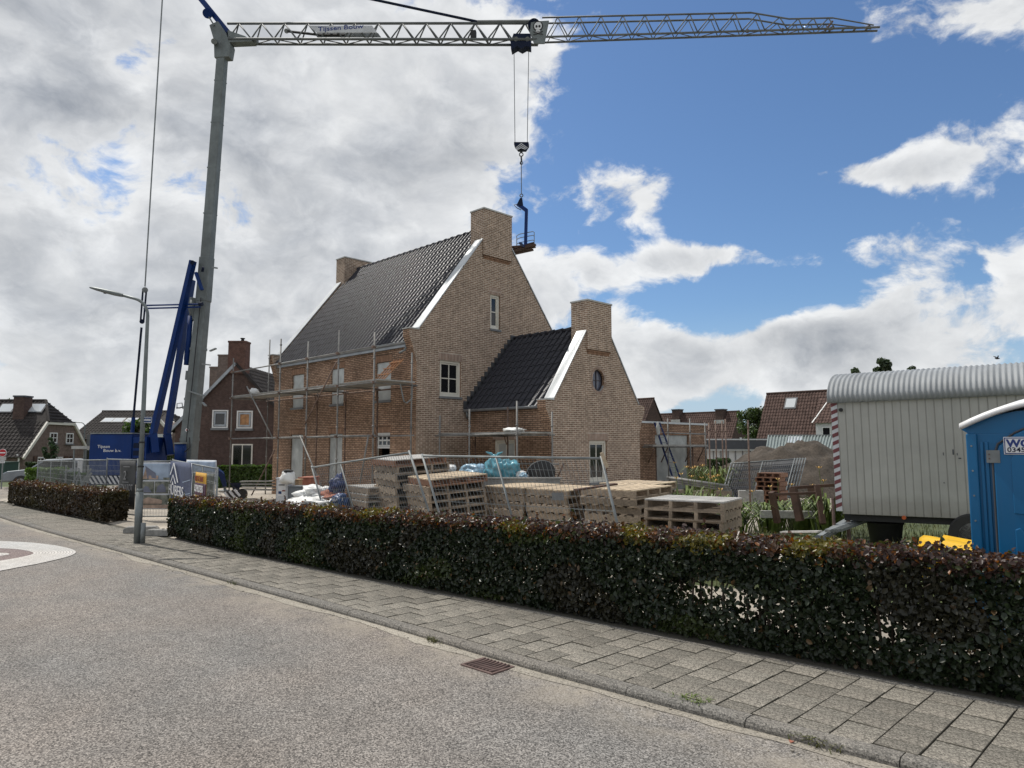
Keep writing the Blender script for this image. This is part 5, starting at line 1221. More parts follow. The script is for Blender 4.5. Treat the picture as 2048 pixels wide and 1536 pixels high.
for z0_ in (.35, .6): flat(t, [(W2 * .58, H * z0_), (W2 * .58, H * z0_ + .02), (W2 * .94, H * z0_ + .12), (W2 * .94, H * z0_ + .10)], f, ny, 'ban_sky', .02, 'print_line')
# painter's sign
t, sheet, W2, H, f, ny = banner('painter_sign', 'yellow and purple painter company sign on the fence behind the hedge', FB, FBR, .80, 1.50, 'yellow', .62, .84, wave=.004, cat='sign')
sheet('band', 0, W2, H * .26, H * .66, 'purple', .006, None)
ontxt('BERT DE HAAS', .13, 'textred', .03, H * .72, t, (W2 / 1.12, 1.3), .002, .02); ontxt('SCHILDERS', .16, 'textwhite', .03, H * .38, t, (W2 / 1.02, 1.35), .003, .022)
for z_ in (.08, .16): flat(t, [(W2 * .15, H * z_), (W2 * .15, H * z_ + .03), (W2 * .88, H * z_ + .03), (W2 * .88, H * z_)], f, ny, 'textred', .014, 'small_print')
# pale see-through banner behind it
t, sheet, W2, H, f, ny = banner('pale_banner', 'pale translucent banner with white edges on the far side of the fence corner', gpt(376, 21, .14), gpt(436, 20, .14), .5, 1.70, 'ban_white', wave=.03); sheet('picture', .05, W2 - .05, H * .72, H - .04, 'ban_sky', .008); sheet('picture', .05, W2 - .05, .05, H * .68, 'ban_green', .008)
# dark banner
t, sheet, W2, H, f, ny = banner('dark_banner', 'dark charcoal banner with faint grey letters left of the lamp post', FC, FD, .38, 1.70, 'ban_dark', .48, 1.0, wave=.03)
ontxt('BERNARDT', .17, 'textgrey', .02, .50, t, (W2 / .92, 1.5), lift=.04); ontxt('2', .34, 'textgrey', W2 * .36, .80, t, lift=.04)
for z_ in (.72, 1.14): flat(t, [(W2 * .32, z_), (W2 * .32, z_ + .02), (W2 * .66, z_ + .02), (W2 * .66, z_)], f, ny, 'textgrey', .03, 'print_line')

# ================================================================== pallets
PM = {}
def pmesh(kind, m, sx_, sy_, sz_):
    k = (kind, m, round(sx_, 2), round(sy_, 2))
    if k not in PM:
        b = MB().box((-sx_ / 2, -sy_ / 2, 0), (sx_ / 2, sy_ / 2, sz_)); PM[k] = b.mesh(kind, m)
    return PM[k]
PH = .149
def pallet(label, loc, rot, L, Wd, m_deck, m_str, group, nb=8, swap=False):
    t = thing('pallet', label, 'pallet', loc, 0, group, local=True); t.rotation_euler = rot
    if swap:        # stringers run away from the camera side instead
        for i in range(4): link(pmesh('stringer', m_str, L, .05, .105), 'stringer', t, (L / 2, .025 + (Wd - .05) * i / 3, .022))
        for i in range(nb):
            bw = L / nb * .70; link(pmesh('deck_board', m_deck, bw, Wd, .022), 'deck_board', t, (bw / 2 + (L - bw) * i / (nb - 1), Wd / 2, .127 + random.uniform(0, .0015)), (0, 0, random.uniform(-.006, .006)))
        for i in range(5): bw = L / 5 * .55; link(pmesh('base_board', m_str, bw, Wd, .022), 'base_board', t, (bw / 2 + (L - bw) * i / 4, Wd / 2, 0))
        return t
    for i in range(4): link(pmesh('stringer', m_str, .05, Wd, .105), 'stringer', t, (.025 + (L - .05) * i / 3, Wd / 2, .022))
    for i in range(nb):
        bw = Wd / nb * .70
        link(pmesh('deck_board', m_deck, L, bw, .022), 'deck_board', t, (L / 2, bw / 2 + (Wd - bw) * i / (nb - 1), .127 + random.uniform(0, .0015)), (0, 0, random.uniform(-.006, .006)))
    for i in range(5):
        bw = Wd / 5 * .55; link(pmesh('base_board', m_str, L, bw, .022), 'base_board', t, (L / 2, bw / 2 + (Wd - bw) * i / 4, 0))
    return t
ORD = ['topmost', 'second', 'third', 'fourth', 'fifth', 'sixth', 'seventh', 'eighth', 'ninth', 'tenth', 'eleventh', 'twelfth']
def stack(what, near, Z, yaw, L, Wd, deck, strg, tx=0.0, ty=0.0, topdeck=None, topstr=None, n=None, zb=.14, swap=False):
    n = n or max(1, round((Z - zb) / PH)); z0 = Z - n * PH
    R3 = Matrix.Rotation(rad(yaw), 3, 'Z') @ Matrix.Rotation(rad(ty), 3, 'Y') @ Matrix.Rotation(rad(tx), 3, 'X')
    upv = R3 @ Vector((0, 0, 1))
    for k in range(n):
        jx, jy = random.uniform(-.045, .045), random.uniform(-.045, .045)
        p = Vector((near.x, near.y, Z)) - upv * (PH * (k + 1)) + R3 @ Vector((jx, jy, 0))
        r = (R3 @ Matrix.Rotation(rad(random.uniform(-2.2, 2.2)), 3, 'Z')).to_euler()
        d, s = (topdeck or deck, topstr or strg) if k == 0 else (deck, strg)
        pos = 'topmost pallet' if k == 0 else ORD[k] + ' pallet from top'
        pallet('wooden ' + pos + ' of ' + what, p, r, L, Wd, d, s, 'pallets stacked behind the hedge', swap=swap)
def nr(px, py, Z): return on_z(px, py, Z)
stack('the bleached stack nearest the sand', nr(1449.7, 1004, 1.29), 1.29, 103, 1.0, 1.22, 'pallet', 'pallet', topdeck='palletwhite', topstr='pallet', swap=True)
stack('the stack left of the bleached one', nr(1272, 981, 1.33), 1.33, 92, 1.2, 1.2, 'pallet', 'pallet', ty=-2.0, topdeck='palletnew_sunlit', topstr='pallet')
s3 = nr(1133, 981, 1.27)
stack('the right stack of the long low pair', s3, 1.27, 94, 1.2, 1.05, 'pallet', 'pallet', ty=-1.2, topdeck='palletnew_sunlit', topstr='pallet')
stack('the left stack of the long low pair', s3 + Vector((-1.08, -.04, 0)), 1.28, 93, 1.2, 1.05, 'pallet', 'pallet', ty=-1.2, topdeck='palletnew_sunlit')
stack('the stack behind the long low pair', at(1300, 968, 14.6), 1.31, 95, 1.2, 1.2, 'palletwhite', 'pallet', ty=-1.0, topdeck='palletnew_sunlit')
stack('the orange-topped leaning stack', nr(858, 959.5, 1.45), 1.45, 77, 1.25, 1.15, 'pallet', 'pallet', ty=-4.2, tx=1.2, topdeck='palletnew_sunlit', topstr='palletred')
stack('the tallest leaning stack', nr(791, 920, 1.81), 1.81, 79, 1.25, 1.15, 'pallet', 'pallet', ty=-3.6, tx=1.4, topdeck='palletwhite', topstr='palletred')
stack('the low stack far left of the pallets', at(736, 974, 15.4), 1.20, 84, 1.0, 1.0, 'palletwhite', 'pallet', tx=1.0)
PB = at(1562, 976, 24)
stack('the brown stack before the soil heap', PB, 1.18, 100, .8, .8, 'palletred', 'palletred', zb=.2, swap=True)
lb = at(1270, 969, 11.2); lo_ = thing('loose_board', 'loose board lying across the top of the long low pallet pair', 'board', lb); MB().bar(at(1150, 980, 12.0), at(1232, 968, 12.3), .12, .03).build('board', 'brownwood', lo_)
gp_ = thing('grey_sheet', 'small grey sheet hanging on the front of the long low pallet pair', 'sheet', at(1115, 990, 12.8)); b = MB().quadbox([at(1104, 1000, 12.75), at(1128, 1001, 12.72), at(1128, 1001, 12.73), at(1104, 1000, 12.76), at(1103, 985, 12.75), at(1127, 985, 12.72), at(1127, 985, 12.73), at(1103, 985, 12.76)]); b.build('sheet', 'sill', gp_)

# ================================================================== rubble container with bags
kc = at(1000, 892, 16.3); kr = math.atan2(RIGHT.y, RIGHT.x) + rad(4)
sk = thing('waste_container', 'grey steel waste container behind the pallets', 'container', (kc.x, kc.y, .13), kr, local=True)
w2, d2, h2 = 1.28, .75, 1.24
for p, q in (((-w2, -d2, 0), (w2, -d2 + .05, h2)), ((-w2, d2 - .05, 0), (w2, d2, h2)), ((-w2, -d2 + .05, 0), (-w2 + .05, d2 - .05, h2)), ((w2 - .05, -d2 + .05, 0), (w2, d2 - .05, h2))): MB().box(p, q).build('side', 'concrete', sk)
MB().box((-w2 + .05, -d2 + .05, .1), (w2 - .05, d2 - .05, h2 - .22)).build('rubble', 'soil', sk)
bevel(MB().box((-w2 - .03, -d2 - .03, h2), (w2 + .03, -d2 + .06, h2 + .05)).build('rim', 'concrete', sk), .01, 1)
def bag(label, c, r, m, seed, knot=True):
    t = thing('rubbish_bag', label, 'bag', (c[0], c[1], c[2] - r[2])); lump(t, 'bag', m, c, r, seed, 24, .30, flat=r[2] * .75)
    if knot:
        lump(t, 'knot', m, (c[0], c[1], c[2] + r[2] * .98), (.07, .05, .09), seed + 3, 8, .5)
        for a in (-.6, .5): MB().path([(c[0], c[1], c[2] + r[2]), (c[0] + a * .12, c[1] + a * .1, c[2] + r[2] + .1), (c[0] + a * .3, c[1] + a * .2, c[2] + r[2] + .14)], [.03, .035, .01], 5).build('ear', m, t)
cB = at(990, 940, 16.2); bag('plump teal-blue rubbish bag, left lobe of the knotted pair on the container', tuple(cB), (.26, .26, .27), 'bagblue', 1)
cB = at(1018, 941, 16.2); bag('plump teal-blue rubbish bag, right lobe of the knotted pair on the container', tuple(cB), (.24, .25, .25), 'bagblue', 4, False)
cB = at(948, 944, 16.6); bag('pale blue rubbish bag lying left of the teal bags', tuple(cB), (.34, .28, .19), 'baglight', 6, False)
cB = at(1045, 951, 16.1); bag('small white crumpled bag right of the teal bags', tuple(cB), (.20, .16, .10), 'tarp', 8, False)
cB = at(1047, 953, 15.9); bag('small bright blue bag at the right of the teal bags', tuple(cB), (.10, .08, .09), 'baglight', 11, False)
cB = at(900, 938, 16.8); bag('pale rag heap behind the pallets left of the blue bags', tuple(cB), (.16, .14, .10), 'tarp', 13, False)
tc_ = at(1085, 955, 15.9)
tub = thing('mortar_tub', 'black rubber mortar tub tipped on its side at the right end of the container', 'tub', tc_); tub.rotation_euler = (rad(-62), rad(-18), kr); BASE[tub] = None
b = MB(); prof = [(.24, -.16), (.32, .14), (.34, .15), (.34, .17), (.31, .17), (.22, -.13)]; b.lathe(prof, (0, 0, 0), 24); b.f = b.f[:-1]; b.build('tub', 'black', tub, True); MB().path([(.335 * math.cos(a), .335 * math.sin(a), .165) for a in [2 * math.pi * i / 24 for i in range(25)]], .012, 6).build('rim', 'galv', tub)
# clutter between crane and pallets
def crate(label, cat, px0, px1, ytop, D, m, depth=.5, zb=.14, name='plastic_box', lid=None):
    A, B = at(px0, ytop, D), at(px1, ytop, D); c = (A + B) / 2; w_ = (B - A).length; rz = math.atan2((B - A).y, (B - A).x)
    t = thing(name, label, cat, (c.x, c.y, zb), rz, local=True); h = A.z - zb
    bevel(MB().box((-w_ / 2, 0, 0), (w_ / 2, depth, h)).build('body', m, t), .012, 2)
    MB().box((-w_ / 2 - .015, -.015, h + .002), (w_ / 2 + .015, depth + .015, h + .03)).build('rim', lid or m, t); return t, w_, h
t, w_, h = crate('pale blue-grey packed drum box with printed label near the house corner', 'box', 553, 577, 958, 17.5, 'ban_white', .4)
MB().box((-w_ * .36, -.006, h - .42), (w_ * .30, -.001, h - .08)).build('label', 'textwhite', t); MB().box((-w_ * .3, -.011, h - .36), (-w_ * .05, -.007, h - .30)).build('label_print', 'signblue', t); MB().box((-w_ * .0, -.011, h - .30), (w_ * .25, -.007, h - .27)).build('label_print', 'textred', t); MB().box((-w_ * .3, -.011, h - .16), (w_ * .2, -.007, h - .13)).build('label_print', 'sill', t)
crate('dark grey plastic box beside the printed drum box', 'box', 577, 600, 975, 17.3, 'box_grey', .5)
crate('cardboard box behind the dark grey box', 'box', 590, 598, 961, 17.9, 'cardboard', .3, name='cardboard_box')
t, w_, h = crate('plastic-wrapped pack of red bricks near the house wall', 'brick pack', 597, 622, 957, 18.6, 'oldred', .8, name='brick_pack')
lb_ = at(575, 955, 17.4); rb_ = thing('torn_sack', 'torn white sack with dark opening standing on the drum box', 'sack', (lb_.x, lb_.y, 1.28)); lump(rb_, 'sack', 'tarp', (lb_.x, lb_.y, 1.33), (.17, .17, .17), 21, 12, .4); lump(rb_, 'opening', 'black', (lb_.x, lb_.y, 1.49), (.14, .12, .04), 22, 8, .3)
for lab, px, py, D, r, m, sd in (('white tarpaulin heap draped in front of the left tilted fence panel', 640, 990, 16.6, (.50, .42, .20), 'tarp', 31), ('low white tarpaulin spread between the boxes and the pallets', 628, 1008, 16.2, (.75, .5, .16), 'tarp', 33), ('brown-red bundle under the white tarpaulin', 668, 995, 16.2, (.34, .3, .14), 'oldred', 35), ('dark blue and black bundle on the red bundle', 675, 972, 16.2, (.17, .16, .22), 'ladderblue', 37), ('blue plastic bag with white print at the foot of the pallets', 680, 1005, 15.6, (.21, .15, .20), 'signblue', 39)):
    p = at(px, py, D); t = thing('building_bag', lab, 'bag', (p.x, p.y, .14))
    lump(t, 'cover', m, tuple(p), r, sd, 26, .55)
    MB().lathe([(r[0] * .75, 0), (r[0] * .8, p.z - .14)], (p.x, p.y, .14), 12).build('contents', 'box_grey' if m != 'oldred' else 'oldred', t)
    if sd == 39:
        q = p - FWD * (r[1] * 1.06); mw = Matrix.Translation(q - Vector((p.x, p.y, .14)) + RIGHT * -.13 + Vector((0, 0, .04))) @ Matrix((RIGHT, Vector((0, 0, 1)), -FWD)).transposed().to_4x4(); text_part('BAU', .12, 'textwhite', mw, t)
# striped barrier boards and tangle near the crane foot
bs = thing('striped_board', 'black and white striped warning board lying by the crane foot', 'warning board', at(463, 990, 22)); P0 = at(455, 978, 22); 
for i in range(5):
    a_ = at(449 + i * 5, 985 - i * 1.5, 22); c_ = at(460 + i * 5, 998 - i * 1.5, 22); MB().bar(a_, c_, .03, .06).build('stripe', 'stripew' if i % 2 == 0 else 'black', bs)
wb = thing('wheelbarrow', 'dark wheelbarrow with blue tray standing by the crane foot', 'wheelbarrow', at(470, 990, 22.5))
b = MB().quadbox([at(466, 980, 22.6), at(478, 980, 22.6), at(478, 980, 23.0), at(466, 980, 23.0), at(461, 966, 22.4), at(483, 965, 22.4), at(483, 965, 23.2), at(461, 966, 23.2)]); b.build('tray', 'dkblue', wb)
for D_ in (22.5, 23.1): MB().path([at(453, 960, D_), at(466, 972, D_), at(482, 985, D_)], .02, 6).build('handle', 'black', wb)
wc_ = at(484, 988, 22.8); MB().tube(wc_ + FWD * -.04, wc_ + FWD * .04, .17, 16).build('wheel', 'tire', wb)
for i in range(4):
    a_, c_ = at(482 + i * 2, 963 + i * 5, 25), at(548, 962 + i * 6, 25); t = thing('loose_plank', ['top', 'second', 'third', 'lowest'][i] + ' grey plank of the pile at the far house corner', 'plank', at(515, 990, 25), group='planks at the house corner'); MB().bar(a_, c_, .25, .04).build('plank', 'scafboard', t)

# ================================================================== hedges
def hedge(label, x0, x1, thick, ztop, n_face, n_top, size, cat='hedge', zbot=.12, holes=(), brown=0.0):
    """clipped beech hedge along the pavement: leaves over a twiggy inside; copper young growth on top"""
    xm = (x0 + x1) / 2; t = thing('hedge', label, cat, (xm, hedge_y(xm) + thick / 2, zbot))
    P, N, C, S = [], [], [], []
    L = abs(x1 - x0)
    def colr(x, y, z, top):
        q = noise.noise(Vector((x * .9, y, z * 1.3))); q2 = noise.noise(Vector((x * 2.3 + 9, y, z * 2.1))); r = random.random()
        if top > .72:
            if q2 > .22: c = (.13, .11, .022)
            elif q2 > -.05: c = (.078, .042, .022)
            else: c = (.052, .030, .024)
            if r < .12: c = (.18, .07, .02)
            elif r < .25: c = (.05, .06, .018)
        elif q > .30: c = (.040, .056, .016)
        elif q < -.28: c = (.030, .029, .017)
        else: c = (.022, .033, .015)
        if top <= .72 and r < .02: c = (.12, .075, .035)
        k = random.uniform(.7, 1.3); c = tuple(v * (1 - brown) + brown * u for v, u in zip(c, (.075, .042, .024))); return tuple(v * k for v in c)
    def add(x, dy, z, n, top):
        yb = hedge_y(x)
        P.append((x, yb + dy, z)); N.append(n); C.append(colr(x, yb + dy, z, top)); S.append(size * (1.0 if top < .72 else .85))
    def zt(x): return ztop(x) + .035 * noise.noise(Vector((x * 1.7, 0, 0))) + .03 * noise.noise(Vector((x * 5, 3, 0)))
    def thin(x, z):      # natural bare spots low in the hedge where daylight shows
        v = noise.noise(Vector((x * 1.25 + 4, z * 2.0, 8.1))); lowness = 1 - abs((z - .48) / .42)
        return v * .9 + .40 * max(lowness, -.5)
    for side, n in ((0, n_face), (1, int(n_face * .55))):
        for _ in range(n):
            x = random.uniform(x0, x1); h = random.random(); z = zbot + .03 + h * (zt(x) - zbot - .02)
            if holes and holes[0] < x < holes[1] and thin(x, z) > .45 and random.random() < .88: continue
            dp = abs(random.gauss(0, .07)); bul = .035 * noise.noise(Vector((x * 2.1, z * 2.6, side * 7)))
            dp += .10 * max(0, (.18 - h)) / .18
            dy = dp + bul if side == 0 else thick - dp - bul
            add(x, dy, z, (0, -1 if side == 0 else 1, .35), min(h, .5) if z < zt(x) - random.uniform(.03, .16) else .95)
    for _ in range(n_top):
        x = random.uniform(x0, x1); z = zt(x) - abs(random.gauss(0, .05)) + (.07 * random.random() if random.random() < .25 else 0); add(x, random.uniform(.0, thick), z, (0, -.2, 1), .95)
    for _ in range(int(L * 5)):          # stray young shoots above the clipped top
        x = random.uniform(x0, x1); dy = random.uniform(.02, thick); hh = random.uniform(.05, .15); lx, ly = random.uniform(-.05, .05), random.uniform(-.05, .05)
        for q in range(6): add(x + lx * q / 5 + random.uniform(-.012, .012), dy + ly * q / 5, zt(x) + hh * q / 5, (random.uniform(-1, 1), random.uniform(-1, 1), .6), .95)
    for e, sg in ((x0, -1), (x1, 1)):
        for _ in range(int(n_face * thick / L)):
            x = e - sg * abs(random.gauss(0, .06)); z = random.uniform(zbot + .04, zt(x)); add(x, random.uniform(0, thick), z, (sg, 0, .3), (z - zbot) / 1.1)
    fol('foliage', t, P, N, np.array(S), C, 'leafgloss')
    st = MB(); x = x0 + .15
    while x < x1:
        for dy in (.3 * thick, .65 * thick):
            xx = x + random.uniform(-.08, .08); y = hedge_y(xx) + dy; b0 = Vector((xx, y, zbot - .04)); h = zt(xx) - .12
            st.path([b0, b0 + Vector((random.uniform(-.05, .05), random.uniform(-.05, .05), h * .5)), (xx + random.uniform(-.12, .12), y + random.uniform(-.12, .12), h)], [.016, .012, .005], 5)
            for _ in range(5):
                z = random.uniform(.15, h); d = Vector((random.uniform(-.3, .3), random.uniform(-.22, .22), random.uniform(.05, .25))); st.tube((xx, y, z), Vector((xx, y, z)) + d, .006, 4, .003)
        x += .24
    st.build('stems', 'bark', t)['kind'] = 'stuff'
    return t
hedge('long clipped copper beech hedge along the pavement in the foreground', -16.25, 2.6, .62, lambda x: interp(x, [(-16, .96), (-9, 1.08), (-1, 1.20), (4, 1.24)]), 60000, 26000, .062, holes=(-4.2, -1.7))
hedge('shorter clipped brown beech hedge left of the lamp post', -29.5, -20.55, .62, lambda x: interp(x, [(-30, .86), (-19, .92)]), 19000, 8000, .075, brown=.5)
sb_ = MB(); xs = [3 - i * .5 for i in range(39)]; sb_.grid([[(x, hedge_y(x) + .02, .122) for x in xs], [(x, hedge_y(x) + .3, .15 + .02 * fbm(x, 1, 2)) for x in xs], [(x, hedge_y(x) + .75, .14) for x in xs]]); struct(sb_, 'hedge_soil', 'joint')

# ================================================================== site trailer
ta = math.atan2(.16333, .98657)
trl = thing('site_trailer', 'grey site hut trailer with arched corrugated roof and red-white striped corner', 'trailer', (-5.01, 13.43, 0.2), ta, local=True); trl.rotation_euler = (rad(-.8), rad(-.74), ta)
ZB, ZT, TLn, TWd = .67, 2.72, 6.4, 2.35
MB().box((.01, .03, ZB + .01), (TLn, TWd, ZT)).build('body', 'trailer', trl)
n = int(TLn / .128)
for i in range(n):
    x0 = i * TLn / n; pz = random.uniform(0, .002)
    bevel(MB().box((x0 + .004, -.004 - pz, ZB), (x0 + TLn / n - .004, .028, ZT)).build('wall_panel', 'trailer', trl), .004, 1)
    MB().box((x0 - .003, -.009, ZB), (x0 + .003, .0, ZT)).build('seam', 'trailer', trl)
cs = MB().box((-.115, -.01, ZB + .05), (-.006, .06, ZT + .02)).build('corner_board', 'stripew', trl)
for i in range(14):
    z = ZB + .10 + i * .142; MB().prism([(-.113, -.0135, z), (-.008, -.0135, z + .045), (-.008, -.0135, z + .115), (-.113, -.0135, z + .07)], (0, .003, 0)).build('stripe', 'stripered', cs)
rows = []; nx = int(TLn / .080) * 8; W3 = TWd / 2 + .09
for j in range(17):
    a_ = math.pi * j / 16; row = []
    for i in range(nx + 1):
        x = -.16 + (TLn + .2) * i / nx; k = .011 * math.cos(2 * math.pi * i / 8)
        row.append((x, TWd / 2 - (W3 + k) * math.cos(a_), ZT - .02 + (.63 + k) * math.sin(a_) ** .85))
    rows.append(row)
b = MB(); b.grid(rows); ro = b.build('roof', 'trailroof', trl, True); s = ro.modifiers.new('s', 'SOLIDIFY'); s.thickness = .012
MB().box((-.1, -.05, ZT - .03), (TLn, .02, ZT + .035)).build('eave_rail', 'gutterzinc', trl)
MB().prism([(-.05, y, z) for y, z in [(.02, ZT)] + [(TWd / 2 - (W3 - .09) * math.cos(math.pi * j / 12), ZT + .55 * math.sin(math.pi * j / 12)) for j in range(1, 12)] + [(TWd - .02, ZT)]], (.04, 0, 0)).build('end_gable', 'trailer', trl)
MB().tube((.06, -.03, ZT - .16), (.06, -.06, ZT - .16), .035, 12).build('marker_lamp', 'black', trl)
MB().box((3.15, -.03, ZT - .42), (3.42, -.012, ZT - .18)).build('vent', 'black', trl)
MB().box((0, .1, ZB - .12), (TLn, .2, ZB - .005)).build('chassis_beam', 'black', trl); MB().box((0, TWd - .3, ZB - .12), (TLn, TWd - .2, ZB - .005)).build('chassis_beam', 'black', trl)
MB().tube((.98, -.02, ZB - .02), (.98, -.045, ZB - .02), .035, 10).build('reflector', 'orange', trl)
MB().box((2.05, -.018, ZB + .03), (2.19, -.0165, ZB + .11)).build('sticker', 'textwhite', trl)
for x, z, w_, h_ in ((1.62, 1.72, .012, .05), (1.76, 1.73, .02, .09), (1.84, 1.66, .04, .02), (1.82, 1.72, .012, .04), (1.60, 1.25, .02, .015)): MB().box((x, -.0155, z), (x + w_, -.0148, z + h_)).build('scuff', 'slate_dark', trl)
for wx in (1.98,):
    for y in (-.06, TWd - .3):
        tyr = MB(); prof = [(.20, -.09), (.34, -.09), (.365, -.06), (.368, 0), (.365, .06), (.34, .09), (.20, .09)]
        tyr.lathe(prof, (0, 0, 0), 28); me = tyr.mesh('wheel', 'tire'); me.transform(Matrix.Translation((wx, y + .1, .395)) @ Matrix.Rotation(rad(90), 4, 'X')); wo_ = link(me, 'wheel', trl)
        rm_ = MB(); rm_.lathe([(.02, .02), (.07, .035), (.09, .02), (.15, .0), (.19, .03), (.205, .06), (.205, .085), (.215, .09)], (0, 0, 0), 24); me = rm_.mesh('rim', 'rim'); me.transform(Matrix.Translation((wx, y + .1, .395)) @ Matrix.Rotation(rad(90), 4, 'X')); link(me, 'rim', wo_)
        for k in range(12):
            a_ = 2 * math.pi * k / 12; MB().tube((wx + .135 * math.cos(a_), y + .075, .395 + .135 * math.sin(a_)), (wx + .135 * math.cos(a_), y + .092, .395 + .135 * math.sin(a_)), .02, 8).build('rim_slot', 'black', wo_)
for x in (.05, TLn - .2): MB().tube((x, .15, -.02), (x, .15, ZB), .035, 8).build('prop', 'rust', trl)
MB().tube((-.16, -.02, -.05), (-.16, -.02, .95), .028, 8).build('corner_prop', 'rust', trl)
tubp = at(1770, 1050, 13.3); t = thing('black_tub', 'black plastic tub standing in the grass under the trailer', 'tub', (tubp.x, tubp.y, .2)); MB().lathe([(.24, 0), (.30, .45), (.32, .47), (.32, .5), (.28, .5), (.23, .05)], (tubp.x, tubp.y, .2), 20).build('tub', 'black', t, True)
for k, (p, q) in enumerate((((1628, 1080), (1725, 1022)), ((1655, 1062), (1745, 1030)))):
    a_, c_ = at(*p, 12.6), at(*q, 13.6); t = thing('metal_profile', ['long grey metal profile propped under the left end of the trailer', 'shorter grey metal profile lying behind the propped one'][k], 'metal profile', a_); 
    for i in range(3 + k): MB().bar(a_ + Vector((.03 * i, .09 * i, 0)), c_ + Vector((.03 * i, .09 * i, 0)), .10, .05).build('profile', 'galv', t)

# ================================================================== portable toilet
wq = Vector((-1.82, 8.10, .12)); wc = thing('portable_toilet', 'blue portable toilet with white roof at the right edge behind the hedge', 'portable toilet', wq, rad(2), local=True)
WW, WD_, WH = 1.16, 1.16, 2.12
bevel(MB().box((0, 0, .08), (WW, WD_, WH)).build('cabin', 'wcblue', wc), .03, 3)
MB().box((-.03, -.03, 0), (WW + .03, WD_ + .03, .078)).build('skid', 'black', wc)
for x in (.0, WW - .09): bevel(MB().box((x, -.035, .09), (x + .09, .02, WH - .02)).build('corner_post', 'wcblue', wc), .012, 2)
for x in (.11, .15): bevel(MB().box((x, -.018, .12), (x + .03, .01, WH - .1)).build('rib', 'wcblue', wc), .008, 2)
dr = [(.22, .15), (WW - .14, .15), (WW - .14, 2.12), (.75, 2.20), (.55, 2.17), (.40, 2.09), (.27, 1.98), (.22, 1.84)]
door = bevel(MB().prism([(x, -.045, z) for x, z in dr], (0, .06, 0)).build('door', 'wcblue', wc), .012, 2)
fr_ = MB().path([(.212, -.03, .14), (.212, -.03, 1.85), (.26, -.03, 2.0), (.40, -.03, 2.105), (.56, -.03, 2.185), (.76, -.03, 2.215), (WW - .12, -.03, 2.14)], .011, 6); fr_.build('door_gasket', 'slate_dark', wc)
bevel(MB().prism([(x, -.056, z) for x, z in [(.36, .25), (.60, .25), (.60, .85), (.52, 1.05), (.40, 1.22), (.36, 1.2)]], (0, .015, 0)).build('door_rib', 'wcblue', door), .02, 2)
bevel(MB().prism([(x, -.054, z) for x, z in [(.36, 1.35), (WW - .24, 1.30), (WW - .24, 2.03), (.72, 2.10), (.45, 2.02), (.36, 1.85)]], (0, .012, 0)).build('door_rib', 'wcblue', door), .02, 2)
for z in (.55, 1.82):
    hg = MB().box((.165, -.052, z), (.275, -.046, z + .12)).build('hinge', 'galv', wc)
    for q_ in (.04, .08): MB().tube((.19, -.052, z + q_), (.19, -.057, z + q_), .008, 8).build('rivet', 'rust', hg)
for i in range(8): MB().tube((.045, -.036, .3 + i * .24), (.045, -.042, .3 + i * .24), .009, 8).build('rivet', 'galv', wc)
sgn = bevel(MB().box((.31, -.062, 1.90), (.88, -.056, 2.065)).build('sign', 'textwhite', wc), .004, 1)
MB().box((.317, -.0645, 1.907), (.873, -.0625, 2.058)).build('sign_border', 'textblue', sgn); MB().box((.325, -.067, 1.915), (.865, -.065, 2.050)).build('sign_face', 'textwhite', sgn)
R90 = Matrix.Rotation(rad(90), 4, 'X')
text_part('WC', .098, 'textblue', Matrix.Translation((.335, -.0675, 1.972)) @ R90, sgn, sxy=(1.05, 1), bold=.004, extrude=.001); text_part('0345-', .062, 'dkblue', Matrix.Translation((.337, -.0675, 1.924)) @ R90, sgn, sxy=(1.15, 1), bold=.001, extrude=.001)
rows = []
for j in range(13):
    x = -.03 + (WW + .06) * j / 12; z = WH + .02 + .25 * (1 - abs((x - WW / 2) / (WW / 2 + .09)) ** 1.5); rows.append([(x, -.07, z - .035), (x, -.05, z + .0), (x, WD_ * .5, z + .06), (x, WD_ + .12, z + .01), (x, WD_ + .14, z - .03)])
b = MB(); b.grid(rows); ro = b.build('roof', 'wcwhite', wc, True); s = ro.modifiers.new('s', 'SOLIDIFY'); s.thickness = .035; s.offset = -1
MB().prism([(x, .0, z) for x, z in [(0.02, WH - .02)] + [(-.06 + (WW + .12) * j / 8, WH + .02 + .18 * (1 - ((-.06 + (WW + .12) * j / 8 - WW / 2) / (WW / 2 + .09)) ** 2)) for j in range(9)] + [(WW - .02, WH - .02)]], (0, WD_, 0)).build('roof_infill', 'wcblue', wc)
# yellow moulded plastic piece on the grass
ya, yb = at(1830, 1072, 9.6), at(1948, 1096, 8.5); yl_ = thing('yellow_plastic_tray', 'yellow moulded plastic tray lying on the grass beside the portable toilet', 'plastic tray', (ya.x, ya.y, .15))
b = MB(); rows = []
for i in range(13):
    p = ya.lerp(yb, i / 12); k = math.sin(math.pi * min(1, i / 3 * .5)) if i < 3 else 1.0; hh = (1 - .45 * i / 12)
    row = []
    for y, z in ((0.0, -.55), (.02, -.16), (.05, -.12), (.08, -.03), (.14, .0), (.24, -.01), (.30, -.06), (.42, -.06), (.46, .0), (.55, -.02), (.6, -.5)): row.append((p.x + y * .55, p.y + y * .75, max(.15, p.z + z * hh)))
    rows.append(row)
b.grid(rows); o = b.build('tray', 'yellowpl', yl_, True); s = o.modifiers.new('s', 'SOLIDIFY'); s.thickness = .01

